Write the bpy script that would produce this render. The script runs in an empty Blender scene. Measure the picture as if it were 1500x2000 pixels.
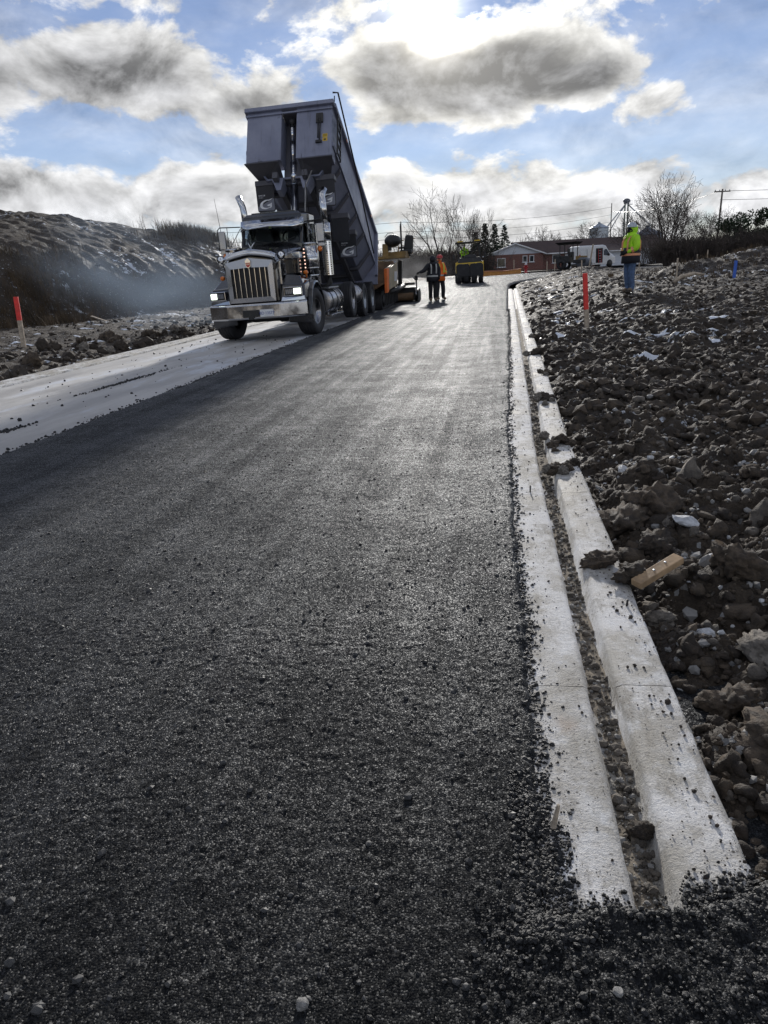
import bpy, bmesh, math, random
import numpy as np
from mathutils import Vector, Matrix
rad = math.radians
SC = bpy.context.scene
COL = SC.collection
random.seed(7)
RNG = np.random.default_rng(11)

# ------------------------------------------------------------------ camera
CAM_H, YAW, PITCH, ROLL = 1.3, rad(9.326), rad(17.448), rad(3.0)
cam_data = bpy.data.cameras.new('camera')
cam = bpy.data.objects.new('camera', cam_data)
COL.objects.link(cam)
fw = Vector((-math.sin(YAW) * math.cos(PITCH), math.cos(YAW) * math.cos(PITCH), -math.sin(PITCH)))
rt0 = Vector((math.cos(YAW), math.sin(YAW), 0.0))
up0 = rt0.cross(fw)
rt = rt0 * math.cos(ROLL) - up0 * math.sin(ROLL)
up = up0 * math.cos(ROLL) + rt0 * math.sin(ROLL)
M = Matrix((rt, up, -fw)).transposed().to_4x4()
M.translation = Vector((0, 0, CAM_H))
cam.matrix_world = M
cam_data.sensor_fit = 'VERTICAL'
cam_data.sensor_height = 34.6
cam_data.lens = 1390 * 34.6 / 2000
cam_data.clip_start = 0.05
cam_data.clip_end = 3000
SC.camera = cam

# ------------------------------------------------------------------ colour management
SC.view_settings.view_transform = 'Standard'
SC.view_settings.look = 'None'
SC.view_settings.gamma = 1.0
SC.view_settings.exposure = 0.8
SC.view_settings.use_curve_mapping = False

# ------------------------------------------------------------------ node helpers
class NT:
    def __init__(s, tree):
        s.t = tree
    def node(s, typ, props=None, **ins):
        n = s.t.nodes.new(typ)
        for k, v in (props or {}).items():
            setattr(n, k, v)
        for k, v in ins.items():
            s.put(n, k, v)
        return n
    def put(s, n, key, v):
        sock = None
        if isinstance(key, int):
            sock = n.inputs[key]
        else:
            key = key.replace('_', ' ')
            for i in n.inputs:
                if i.name.lower() == key.lower():
                    sock = i
                    break
        if sock is None:
            raise KeyError(key + ' on ' + n.bl_idname)
        if hasattr(v, 'is_output'):
            s.t.links.new(v, sock)
        else:
            if sock.type == 'RGBA' and len(v) == 3:
                v = (*v, 1.0)
            sock.default_value = v
    def m(s, op, a, b=None, c=None, clamp=False):
        n = s.t.nodes.new('ShaderNodeMath')
        n.operation = op
        n.use_clamp = clamp
        for i, v in enumerate((a, b, c)):
            if v is not None:
                s.put(n, i, v)
        return n.outputs[0]
    def vm(s, op, a, b=None, out=0):
        n = s.t.nodes.new('ShaderNodeVectorMath')
        n.operation = op
        s.put(n, 0, a)
        if b is not None:
            s.put(n, 1, b)
        return n.outputs[out]
    def scale(s, v, k):
        n = s.t.nodes.new('ShaderNodeVectorMath')
        n.operation = 'MULTIPLY'
        s.put(n, 0, v)
        s.put(n, 1, k if isinstance(k, tuple) else (k, k, k))
        return n.outputs[0]
    def noise(s, vec, scale, detail=3.0, rough=0.55, dist=0.0, out=0):
        n = s.t.nodes.new('ShaderNodeTexNoise')
        s.put(n, 'Vector', vec)
        s.put(n, 'Scale', scale)
        s.put(n, 'Detail', detail)
        s.put(n, 'Roughness', rough)
        s.put(n, 'Distortion', dist)
        return n.outputs[out]
    def voro(s, vec, scale, feature='F1', out='Distance', rnd=1.0):
        n = s.t.nodes.new('ShaderNodeTexVoronoi')
        n.feature = feature
        s.put(n, 'Vector', vec)
        s.put(n, 'Scale', scale)
        s.put(n, 'Randomness', rnd)
        return n.outputs[out]
    def step(s, v, a, b, lo=0.0, hi=1.0):
        n = s.t.nodes.new('ShaderNodeMapRange')
        n.interpolation_type = 'SMOOTHSTEP'
        n.clamp = True
        s.put(n, 0, v)
        s.put(n, 1, a)
        s.put(n, 2, b)
        s.put(n, 3, lo)
        s.put(n, 4, hi)
        return n.outputs[0]
    def mix(s, f, a, b, blend='MIX'):
        n = s.t.nodes.new('ShaderNodeMix')
        n.data_type = 'RGBA'
        n.blend_type = blend
        n.clamp_factor = True
        for idx, v in ((0, f), (6, a), (7, b)):
            if hasattr(v, 'is_output'):
                s.t.links.new(v, n.inputs[idx])
            else:
                if idx and len(v) == 3:
                    v = (*v, 1.0)
                n.inputs[idx].default_value = v
        return n.outputs[2]
    def ramp(s, f, stops):
        n = s.t.nodes.new('ShaderNodeValToRGB')
        s.put(n, 0, f)
        e = n.color_ramp.elements
        while len(e) < len(stops):
            e.new(0.5)
        for el, (p, c) in zip(e, stops):
            el.position = p
            el.color = (*c, 1.0) if len(c) == 3 else c
        return n.outputs[0]
    def bump(s, h, strength=0.5, dist=0.01, normal=None):
        n = s.t.nodes.new('ShaderNodeBump')
        s.put(n, 'Height', h)
        s.put(n, 'Strength', strength)
        s.put(n, 'Distance', dist)
        if normal is not None:
            s.put(n, 'Normal', normal)
        return n.outputs[0]

# ------------------------------------------------------------------ sky with broken cloud, and the sun behind it
SUN_EL, SUN_AZ = 17.6, -4.0           # azimuth measured from +Y towards +X
world = bpy.data.worlds.new('World')
SC.world = world
world.use_nodes = True
wt = world.node_tree
wt.nodes.clear()
W = NT(wt)
tc = W.node('ShaderNodeTexCoord')
D = tc.outputs['Generated']
sep = W.node('ShaderNodeSeparateXYZ', Vector=D)
dx, dy, dz = sep.outputs
az = W.m('MULTIPLY', W.m('ARCTAN2', dx, dy), 57.29578)
el = W.m('MULTIPLY', W.m('ARCSINE', dz), 57.29578)
sky = W.node('ShaderNodeTexSky', props=dict(sky_type='NISHITA', sun_disc=False, sun_elevation=rad(SUN_EL),
             sun_rotation=rad(SUN_AZ), altitude=200.0, air_density=1.0, dust_density=0.0, ozone_density=1.6))
# direction warped by noise so the cloud outlines billow
wv = W.scale(D, (1.0, 1.0, 1.7))
n1 = W.noise(wv, 9.0, 8.0, 0.58, 0.35)
n2 = W.noise(W.vm('ADD', wv, (3.1, 7.7, 1.9)), 30.0, 5.0, 0.58)
nb = W.m('ADD', W.m('MULTIPLY', n1, 0.68), W.m('MULTIPLY', n2, 0.32))
sund = Vector((math.sin(rad(SUN_AZ)) * math.cos(rad(SUN_EL)), math.cos(rad(SUN_AZ)) * math.cos(rad(SUN_EL)), math.sin(rad(SUN_EL))))
# the same billows looked up a little nearer the sun: the difference shows which flank of a billow is lit
up_v = W.vm('ADD', wv, (0.0, 0.0, 0.03))
n1b = W.noise(up_v, 9.0, 8.0, 0.58, 0.35)
relief = W.m('SUBTRACT', n1, n1b)
clouds = [  # az, el, half width, half height, height of the peak
    (-26.0, 14.4, 10.5, 3.0, 1.0), (-36.0, 14.3, 9.0, 3.2, 1.0), (-17.5, 12.7, 5.5, 2.0, 0.8), (-47.0, 12.0, 12.0, 3.5, 1.0),
    (-1.0, 13.7, 10.2, 3.4, 1.5), (-6.6, 14.4, 5.2, 3.4, 1.3), (5.2, 13.0, 5.6, 2.1, 1.2), (-6.0, 11.7, 5.5, 1.5, 0.6),
    (-11.5, 17.8, 6.0, 2.0, 0.35), (11.0, 11.0, 2.6, 1.3, 0.45), (6.0, 17.8, 9.0, 2.2, 0.30), (-30.0, 19.0, 9.0, 1.6, 0.3),
    (-31.5, 6.5, 9.5, 2.4, 0.95), (-21.5, 6.9, 7.5, 2.7, 0.95), (-12.0, 6.0, 5.5, 2.4, 0.8), (-45.0, 6.0, 10.0, 3.0, 1.0),
    (-1.9, 6.2, 6.2, 2.5, 0.85), (-6.8, 6.9, 4.0, 2.2, 0.75), (9.2, 5.8, 5.4, 2.0, 0.8), (3.6, 5.1, 5.4, 1.9, 0.8), (17.0, 4.5, 5.4, 2.1, 0.8),
    (25.0, 5.0, 7.0, 2.2, 0.9), (33.0, 11.0, 8.0, 3.0, 1.0), (-2.0, 3.0, 34.0, 1.5, 0.55)]
body = None
belly = None
for (ca, ce, wa, we, pk) in clouds:
    a = W.m('DIVIDE', W.m('SUBTRACT', az, ca), wa)
    e = W.m('DIVIDE', W.m('SUBTRACT', el, ce), we)
    r = W.m('SQRT', W.m('ADD', W.m('MULTIPLY', a, a), W.m('MULTIPLY', e, e)))
    k = W.m('MULTIPLY', W.m('SUBTRACT', 1.0, r), pk)
    body = k if body is None else W.m('SMOOTH_MAX', body, k, 0.15)
    if pk > 0.5:
        # the shaded belly of the cloud hangs below its middle
        e2 = W.m('DIVIDE', W.m('SUBTRACT', el, ce - 0.11 * we), we * 0.93)
        r2 = W.m('SQRT', W.m('ADD', W.m('MULTIPLY', a, a), W.m('MULTIPLY', e2, e2)))
        k2 = W.m('MULTIPLY', W.m('SUBTRACT', 1.0, r2), pk)
        belly = k2 if belly is None else W.m('SMOOTH_MAX', belly, k2, 0.15)
# elsewhere round the sky the same kind of cloud, scattered by low frequency noise
far_n = W.noise(W.scale(D, (1.0, 1.0, 2.2)), 3.2, 3.0, 0.5)
aside = W.step(W.m('ABSOLUTE', W.m('ADD', az, 8.0)), 30.0, 48.0)
over = W.step(el, 19.0, 30.0)
free = W.m('MAXIMUM', aside, over)
gen = W.m('MULTIPLY', W.m('SUBTRACT', far_n, 0.53), 4.0)
gen = W.m('ADD', W.m('MULTIPLY', gen, free), W.m('MULTIPLY', W.m('SUBTRACT', free, 1.0), 3.0))
body = W.m('MAXIMUM', body, gen)
body = W.m('MAXIMUM', body, -1.2)
dens = W.m('ADD', W.m('MULTIPLY', body, 0.8), W.m('MULTIPLY', W.m('SUBTRACT', nb, 0.5), 2.1))
# a thin milky veil of high cloud over all of it
veil = W.step(W.noise(W.scale(D, (1.0, 1.0, 3.0)), 4.0, 5.0, 0.6), 0.30, 0.72, 0.06, 0.42)
alpha = W.m('MAXIMUM', W.step(dens, -0.06, 0.22), veil)
belly = W.m('MAXIMUM', belly, gen)
core_d = W.m('ADD', W.m('MULTIPLY', belly, 1.1), W.m('MULTIPLY', W.m('SUBTRACT', nb, 0.5), 1.8))
thick = W.step(core_d, 0.14, 0.85)
sdot = W.vm('DOT_PRODUCT', D, tuple(sund), out='Value')
near = W.m('POWER', W.m('MAXIMUM', sdot, 0.0), 26.0)
glow = W.m('POWER', W.m('MAXIMUM', sdot, 0.0), 1400.0)
wide = W.m('POWER', W.m('MAXIMUM', sdot, 0.0), 90.0)
bright = W.m('ADD', 0.41, W.m('MULTIPLY', near, 0.12))
lit = W.m('ADD', bright, W.m('MULTIPLY', relief, 1.5))
edge_c = W.mix(near, (0.95, 0.955, 0.97), (1.0, 0.985, 0.93))
edge = W.vm('MULTIPLY', edge_c, W.node('ShaderNodeCombineXYZ', X=lit, Y=lit, Z=lit).outputs[0])
core_l = W.m('ADD', 0.23, W.m('MULTIPLY', relief, 1.0))
lowband = W.step(el, 4.0, 10.0, 0.36, 0.0)
core_l = W.m('ADD', core_l, lowband)
core_l = W.m('SUBTRACT', core_l, W.m('MULTIPLY', near, 0.06))
# cloud turned away from the sun's quarter of the sky shows its sunlit face
core_l = W.m('ADD', core_l, W.step(sdot, 0.7, -0.3, 0.0, 0.55))
core_l = W.m('MAXIMUM', core_l, 0.10)
core = W.vm('MULTIPLY', (0.99, 0.995, 1.02), W.node('ShaderNodeCombineXYZ', X=core_l, Y=core_l, Z=core_l).outputs[0])
cloud_c = W.mix(thick, edge, core)
# sun burning through the thin upper rim of the cloud
burn = W.m('MULTIPLY', glow, W.m('SUBTRACT', 1.0, W.m('MULTIPLY', thick, 0.75)))
bl = W.m('ADD', W.m('MULTIPLY', burn, 5.0), W.m('MULTIPLY', wide, 0.12))
burn_c = W.vm('MULTIPLY', (1.0, 0.95, 0.84), W.node('ShaderNodeCombineXYZ', X=bl, Y=bl, Z=bl).outputs[0])
cloud_c = W.vm('ADD', cloud_c, burn_c)
sky_c = W.vm('MULTIPLY', sky.outputs[0], (1.08, 0.98, 1.12))
bg1 = W.node('ShaderNodeBackground', Color=sky_c, Strength=0.052)
bg2 = W.node('ShaderNodeBackground', Color=cloud_c, Strength=1.0)
mx = W.node('ShaderNodeMixShader')
W.put(mx, 0, alpha)
wt.links.new(bg1.outputs[0], mx.inputs[1])
wt.links.new(bg2.outputs[0], mx.inputs[2])
wo = W.node('ShaderNodeOutputWorld')
wt.links.new(mx.outputs[0], wo.inputs['Surface'])
world.cycles.sampling_method = 'MANUAL'
world.cycles.sample_map_resolution = 512

sun_data = bpy.data.lights.new('sun', 'SUN')
sun_data.energy = 2.2
sun_data.angle = rad(2.5)
sun_data.color = (1.0, 0.955, 0.89)
sun_ob = bpy.data.objects.new('sun', sun_data)
COL.objects.link(sun_ob)
sun_ob.rotation_euler = (-sund).to_track_quat('-Z', 'Y').to_euler()
sun_ob.location = (0, 60, 60)

# ------------------------------------------------------------------ number helpers
def smooth(t):
    t = np.clip(t, 0.0, 1.0)
    return t * t * (3 - 2 * t)

def _hash(ix, iy, seed):
    h = (ix.astype(np.int64) * 374761393 + iy.astype(np.int64) * 668265263 + seed * 1442695041) & 0x7fffffff
    h = ((h ^ (h >> 13)) * 1274126177) & 0x7fffffff
    h = (h ^ (h >> 16)) & 0xffff
    return h / 65535.0

def vnoise(x, y, seed=0):
    x, y = np.broadcast_arrays(np.asarray(x, float), np.asarray(y, float))
    ix, iy = np.floor(x), np.floor(y)
    fx, fy = smooth(x - ix), smooth(y - iy)
    a, b = _hash(ix, iy, seed), _hash(ix + 1, iy, seed)
    c, d = _hash(ix, iy + 1, seed), _hash(ix + 1, iy + 1, seed)
    return (a * (1 - fx) + b * fx) * (1 - fy) + (c * (1 - fx) + d * fx) * fy * 1.0

def fbm(x, y, seed=0, octs=4, gain=0.5):
    s = t = 0.0
    amp = 1.0
    for k in range(octs):
        s = s + amp * (vnoise(x * 2 ** k + 17.3 * k, y * 2 ** k - 9.1 * k, seed + k) - 0.5)
        t += amp
        amp *= gain
    return s / t * 2

def worley(x, y, seed=0):
    """distance to the nearest jittered point, and that point's own random number"""
    ix, iy = np.floor(x), np.floor(y)
    best = np.full(np.shape(x), 9.0)
    rid = np.zeros(np.shape(x))
    for i in (-1, 0, 1):
        for j in (-1, 0, 1):
            cx, cy = ix + i, iy + j
            px, py = cx + _hash(cx, cy, seed), cy + _hash(cx, cy, seed + 1)
            d = (px - x) ** 2 + (py - y) ** 2
            r = _hash(cx, cy, seed + 2)
            m = d < best
            best = np.where(m, d, best)
            rid = np.where(m, r, rid)
    return np.sqrt(best), rid

def domes(x, y, size, seed, fill=0.75):
    """rounded lumps of about that size, 0..1"""
    d, r = worley(x / size, y / size, seed)
    rr = 0.35 + 0.5 * r
    return np.where(r < fill, np.sqrt(np.clip(1 - (d / rr) ** 2, 0, 1)) * rr * 1.2, 0)

# ------------------------------------------------------------------ ground heights
CROWN = -4.12          # left edge of the new asphalt, where the left lane starts to fall away
def kerb_shift(y):
    y = np.asarray(y, float)
    t = np.clip(y - 4.5, 0, 90)
    u = np.clip(y - 46, 0, 50)
    return 0.0178 * t * smooth(t / 3.0) + 0.011 * u * u

def base_z(x, y):
    x = np.asarray(x, float)
    y = np.asarray(y, float)
    q = np.where(y > 22, 0.0058 * np.clip(y - 22, 0, 150) * smooth((y - 22) / 12), 0)
    q = np.where(y > 172, 0.0058 * 150, q)
    return 0.02 * np.clip(y, -60, 260) + q - 0.02 * np.clip(CROWN - x, 0, 3.9) * (1 - smooth((y - 44) / 12))

def soil_z(x, y, fine=True):
    x = np.asarray(x, float)
    y = np.asarray(y, float)
    b = base_z(x, y)
    # ---- right hand field
    t = x - (kerb_shift(y) + 0.56)
    r = -0.075 + 0.07 * smooth(t / 0.6)
    r = r + 0.38 * smooth((t - 0.6) / 2.6) * smooth((y - 9) / 11) * (1 - 0.45 * smooth((y - 38) / 20))
    def heap(cx, cy, sx, sy, h):
        return h * np.exp(-((x - cx) / sx) ** 2 - ((y - cy) / sy) ** 2)
    r = r + heap(10.6, 34.5, 3.0, 3.0, 0.62) + heap(13.8, 36.5, 3.4, 3.5, 0.72) + heap(17.5, 40, 4, 5, 0.55)
    r = r + heap(8.3, 33.0, 1.3, 1.4, 0.28) + heap(6.6, 62.0, 2.6, 3.0, 0.5) + heap(5.0, 27, 2.0, 2.2, 0.12)
    r = r * (1 - 0.75 * smooth((y - 60) / 20))
    lump = 0.10 * fbm(x / 1.6, y / 1.6, 3, 3) + 0.10 * fbm(x / 0.45, y / 0.45, 5, 3)
    lump = lump * smooth(t / 0.3 + 0.3)
    right = b + r + lump * (1 - smooth((y - 60) / 30) * 0.8)
    if fine:
        near = smooth(t / 0.16)
        d = 0.11 * domes(x + 0.05 * fbm(x * 9, y * 9, 31, 2), y, 0.30, 41, 0.55)
        d = d + 0.055 * domes(x + 0.03 * fbm(x * 14, y * 14, 32, 2), y, 0.13, 51, 0.7)
        d = d + 0.022 * domes(x, y, 0.055, 61, 0.8) + 0.010 * fbm(x * 26, y * 26, 9, 3)
        right = right + near * d * (1 - 0.45 * smooth((y - 9) / 10))
        # wheel and track marks pressed into the field further on
        tr = np.sin((y + 0.35 * x + 0.5 * fbm(x / 2, y / 2, 12, 2)) * 11) * smooth((y - 6) / 3) * (1 - smooth((y - 24) / 6))
        right = right + 0.012 * tr * near
    # ---- left hand field and the long spoil heap behind it
    s = -7.95 - x
    l = 0.02 + 0.10 * smooth(s / 0.7) + 0.10 * smooth((s - 1) / 6)
    toe = -16.5 + 0.29 * (y - 22.6)
    toe = toe + 0.5 * fbm(y / 4.0, x * 0 + 3.3, 21, 2)
    dd = np.clip(toe - x, 0, 60)
    top = 5.25 + 0.4 * fbm(x / 7.0, y / 7.0, 22, 3)
    berm = top * (1 - np.exp(-dd / 4.6)) * smooth(dd / 1.6) * (1 - smooth((dd - 26) / 14)) * (1 - smooth((y - 38) / 20))
    berm = berm + smooth(dd / 2) * (0.10 * fbm(x / 1.5, y / 1.5, 24, 4) + 0.13 * fbm(x / 0.45, y / 0.45, 25, 3))
    ll = 0.06 * fbm(x / 1.3, y / 1.3, 26, 3) + 0.07 * fbm(x / 0.4, y / 0.4, 27, 3)
    if fine:
        ll = ll + (0.07 * domes(x, y, 0.42, 71, 0.5) + 0.04 * domes(x, y, 0.2, 73, 0.6)) * (0.45 + 0.55 * smooth((1.8 - s) / 0.8))
        # shallow cart ruts running with the road
        ll = ll - 0.07 * np.exp(-((s - 2.6) / 0.35) ** 2) - 0.07 * np.exp(-((s - 4.4) / 0.35) ** 2)
    left = b + l + berm + ll * smooth(s / 0.4 + 0.15)
    # ---- under the road the soil lies well below the pavement
    road = b - 0.35
    z = np.where(t > 0, right, np.where(s > 0, left, road))
    return z

def ground_at(x, y):
    return float(soil_z(np.array([x]), np.array([y]))[0])

# ------------------------------------------------------------------ mesh helpers
def tag(o, label=None, cat=None, group=None, kind=None):
    for k, v in (('label', label), ('category', cat), ('group', group), ('kind', kind)):
        if v is not None:
            o[k] = v
    return o

def link(o, parent=None):
    COL.objects.link(o)
    if parent is not None:
        o.parent = parent
    return o

def thing(name, label, cat, loc=(0, 0, 0), rot=(0, 0, 0), group=None):
    o = bpy.data.objects.new(name, None)
    o.empty_display_size = 0.3
    link(o)
    o.location = loc
    o.rotation_euler = rot
    return tag(o, label, cat, group)

def part_empty(name, parent, loc=(0, 0, 0), rot=(0, 0, 0)):
    o = bpy.data.objects.new(name, None)
    o.empty_display_size = 0.1
    link(o, parent)
    o.location = loc
    o.rotation_euler = rot
    return o

def raw_mesh(name, V, Fq, mat=None, smooth_sh=True, mats=None, mi=None):
    """V (n,3) array, Fq (m,k) array of equal sized faces"""
    V = np.ascontiguousarray(V, dtype=np.float32)
    Fq = np.ascontiguousarray(Fq, dtype=np.int32)
    me = bpy.data.meshes.new(name)
    me.vertices.add(len(V))
    me.vertices.foreach_set('co', V.ravel())
    k = Fq.shape[1]
    me.loops.add(Fq.size)
    me.loops.foreach_set('vertex_index', Fq.ravel())
    me.polygons.add(len(Fq))
    me.polygons.foreach_set('loop_start', np.arange(0, Fq.size, k, dtype=np.int32))
    me.polygons.foreach_set('loop_total', np.full(len(Fq), k, dtype=np.int32))
    me.polygons.foreach_set('use_smooth', np.full(len(Fq), smooth_sh, dtype=bool))
    for m_ in (mats or ([mat] if mat else [])):
        me.materials.append(m_)
    if mi is not None:
        me.polygons.foreach_set('material_index', np.asarray(mi, dtype=np.int32))
    me.update(calc_edges=True)
    return me

def obj(name, me, parent=None, loc=None, rot=None, kind=None):
    o = bpy.data.objects.new(name, me)
    link(o, parent)
    if loc is not None:
        o.location = loc
    if rot is not None:
        o.rotation_euler = rot
    if kind:
        o['kind'] = kind
    return o

def grid(name, xs, ys, zf, mat, kind='structure', parent=None):
    X, Y = np.meshgrid(xs, ys)
    Z = zf(X, Y)
    nx, ny = len(xs), len(ys)
    V = np.stack([X.ravel(), Y.ravel(), Z.ravel()], 1)
    i = np.arange(nx * ny).reshape(ny, nx)
    Fq = np.stack([i[:-1, :-1], i[:-1, 1:], i[1:, 1:], i[1:, :-1]], -1).reshape(-1, 4)
    return obj(name, raw_mesh(name, V, Fq, mat), parent, kind=kind)

class MB:
    """collects simple shapes into one mesh"""
    def __init__(s):
        s.v, s.f, s.sm, s.mi = [], [], [], []
        s.X = Matrix.Identity(4)
        s.cur = 0
    def add(s, vs, fs, sm=False):
        b = len(s.v)
        s.v += [tuple(s.X @ Vector(p)) for p in vs]
        s.f += [tuple(b + i for i in f) for f in fs]
        s.sm += [sm] * len(fs)
        s.mi += [s.cur] * len(fs)
        return s
    def box(s, c, d, rot=None, taper=1.0):
        hx, hy, hz = d[0] / 2, d[1] / 2, d[2] / 2
        vs = []
        for z, t in ((-hz, 1.0), (hz, taper)):
            for x, y in ((-hx, -hy), (hx, -hy), (hx, hy), (-hx, hy)):
                p = Vector((x * t, y * t, z))
                if rot is not None:
                    p = rot @ p
                vs.append((p.x + c[0], p.y + c[1], p.z + c[2]))
        return s.add(vs, [(3, 2, 1, 0), (4, 5, 6, 7), (0, 1, 5, 4), (1, 2, 6, 5), (2, 3, 7, 6), (3, 0, 4, 7)])
    def hexa(s, bottom, topv):
        """two loops of four points, bottom counter-clockwise from above"""
        return s.add(list(bottom) + list(topv), [(3, 2, 1, 0), (4, 5, 6, 7), (0, 1, 5, 4), (1, 2, 6, 5), (2, 3, 7, 6), (3, 0, 4, 7)])
    def loft(s, rings, closed=True, caps=True, sm=False):
        n = len(rings[0])
        vs = [p for r in rings for p in r]
        fs = []
        for k in range(len(rings) - 1):
            for i in range(n if closed else n - 1):
                j = (i + 1) % n
                fs.append((k * n + i, k * n + j, (k + 1) * n + j, (k + 1) * n + i))
        if caps:
            fs.append(tuple(range(n - 1, -1, -1)))
            m_ = (len(rings) - 1) * n
            fs.append(tuple(range(m_, m_ + n)))
        return s.add(vs, fs, sm)
    def cyl(s, p0, p1, r0, r1=None, n=12, caps=True, sm=True):
        return s.tube([p0, p1], [r0, r0 if r1 is None else r1], n, caps, sm)
    def tube(s, pts, r, n=8, caps=True, sm=True):
        pts = [Vector(p) for p in pts]
        if not isinstance(r, (list, tuple)):
            r = [r] * len(pts)
        rings = []
        ref = None
        for k, p in enumerate(pts):
            d = (pts[min(k + 1, len(pts) - 1)] - pts[max(k - 1, 0)]).normalized()
            if ref is None:
                ref = Vector((0, 0, 1)) if abs(d.z) < 0.9 else Vector((1, 0, 0))
            a = d.cross(ref)
            if a.length < 1e-5:
                a = d.orthogonal()
            a.normalize()
            b = d.cross(a).normalized()
            ref = a.cross(d) if False else ref
            rings.append([tuple(p + (a * math.cos(2 * math.pi * i / n) + b * math.sin(2 * math.pi * i / n)) * r[k]) for i in range(n)])
        return s.loft(rings, True, caps, sm)
    def lathe(s, prof, n=24, axis='X', c=(0, 0, 0), sm=True, closed=False):
        """profile of (along axis, radius)"""
        rings = []
        for a, r in prof:
            ring = []
            for i in range(n):
                t = 2 * math.pi * i / n
                u, v = r * math.cos(t), r * math.sin(t)
                if axis == 'X':
                    p = (c[0] + a, c[1] + u, c[2] + v)
                elif axis == 'Y':
                    p = (c[0] + v, c[1] + a, c[2] + u)
                else:
                    p = (c[0] + u, c[1] + v, c[2] + a)
                ring.append(p)
            rings.append(ring)
        return s.loft(rings, True, not closed, sm)
    def prism(s, poly, d0, d1, axis='Y'):
        """flat outline pulled along an axis; the outline's two numbers are the other two axes in order"""
        def P(a, b, t):
            return {'X': (t, a, b), 'Y': (a, t, b), 'Z': (a, b, t)}[axis]
        n = len(poly)
        vs = [P(a, b, d0) for a, b in poly] + [P(a, b, d1) for a, b in poly]
        fs = [tuple(range(n - 1, -1, -1)), tuple(range(n, 2 * n))]
        fs += [(i, (i + 1) % n, n + (i + 1) % n, n + i) for i in range(n)]
        return s.add(vs, fs)
    def ball(s, c, r, n=10, m_=7, sm=True):
        if not isinstance(r, (tuple, list)):
            r = (r, r, r)
        vs = [(c[0], c[1], c[2] - r[2])]
        for k in range(1, m_):
            a = -math.pi / 2 + math.pi * k / m_
            for i in range(n):
                t = 2 * math.pi * i / n
                vs.append((c[0] + r[0] * math.cos(a) * math.cos(t), c[1] + r[1] * math.cos(a) * math.sin(t), c[2] + r[2] * math.sin(a)))
        vs.append((c[0], c[1], c[2] + r[2]))
        fs = [(0, 1 + (i + 1) % n, 1 + i) for i in range(n)]
        for k in range(m_ - 2):
            for i in range(n):
                a, b = 1 + k * n + i, 1 + k * n + (i + 1) % n
                fs.append((a, b, b + n, a + n))
        last = len(vs) - 1
        o_ = 1 + (m_ - 2) * n
        fs += [(last, o_ + i, o_ + (i + 1) % n) for i in range(n)]
        return s.add(vs, fs, sm)
    def mesh(s, name, mat):
        me = bpy.data.meshes.new(name)
        me.from_pydata(s.v, [], s.f)
        for m_ in (mat if isinstance(mat, list) else [mat]):
            me.materials.append(m_)
        me.polygons.foreach_set('use_smooth', s.sm)
        me.polygons.foreach_set('material_index', s.mi)
        bm = bmesh.new()
        bm.from_mesh(me)
        bmesh.ops.recalc_face_normals(bm, faces=bm.faces)
        bm.to_mesh(me)
        bm.free()
        me.update()
        return me
    def build(s, name, mat, parent=None, bevel=0.0, kind=None, loc=None, rot=None):
        o = obj(name, s.mesh(name, mat), parent, loc, rot, kind)
        if bevel:
            b = o.modifiers.new('bevel', 'BEVEL')
            b.width = bevel
            b.segments = 2
            b.limit_method = 'ANGLE'
            b.angle_limit = rad(35)
        return o

def copy_tree(o, parent=None):
    c = o.copy()
    link(c)
    if parent is not None:
        c.parent = parent
    for ch in list(o.children):
        copy_tree(ch, c)
    return c

def text_mesh(txt, size, mat, extrude=0.002, align='CENTER', shear=0.0, bold=0.0):
    cu = bpy.data.curves.new('lettering', 'FONT')
    cu.body = txt
    cu.size = size
    cu.align_x = align
    cu.align_y = 'CENTER'
    cu.extrude = extrude
    cu.shear = shear
    cu.offset = bold
    cu.resolution_u = 3
    o = bpy.data.objects.new('lettering_curve', cu)
    COL.objects.link(o)
    dg = bpy.context.evaluated_depsgraph_get()
    me = bpy.data.meshes.new_from_object(o.evaluated_get(dg))
    bpy.data.objects.remove(o)
    bpy.data.curves.remove(cu)
    me.materials.clear()
    me.materials.append(mat)
    return me

# unit lumps for scattering: a few jittered balls as arrays
def lump_base(seed, sub=1, rough=0.28, flat=0.8, angular=False):
    bm = bmesh.new()
    bmesh.ops.create_icosphere(bm, subdivisions=sub, radius=1.0)
    V = np.array([v.co[:] for v in bm.verts])
    Fq = np.array([[v.index for v in f.verts] for f in bm.faces])
    bm.free()
    r = np.random.default_rng(seed)
    k = r.normal(size=(7, 3))
    k /= np.linalg.norm(k, axis=1)[:, None]
    d = 1 + rough * (V @ k[0]) * r.uniform(-.6, .6)
    for q in k:
        if angular:
            cut = r.uniform(0.55, 0.85)
            p = V @ q
            V = V - np.clip(p - cut, 0, None)[:, None] * q
        else:
            d = d + rough * 0.5 * np.sin((V @ q) * r.uniform(2, 6) + r.uniform(0, 6)) * 0.5
    d = d + r.normal(size=len(V)) * rough * 0.22
    V = V * d[:, None]
    V[:, 2] *= flat
    return V, Fq

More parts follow.
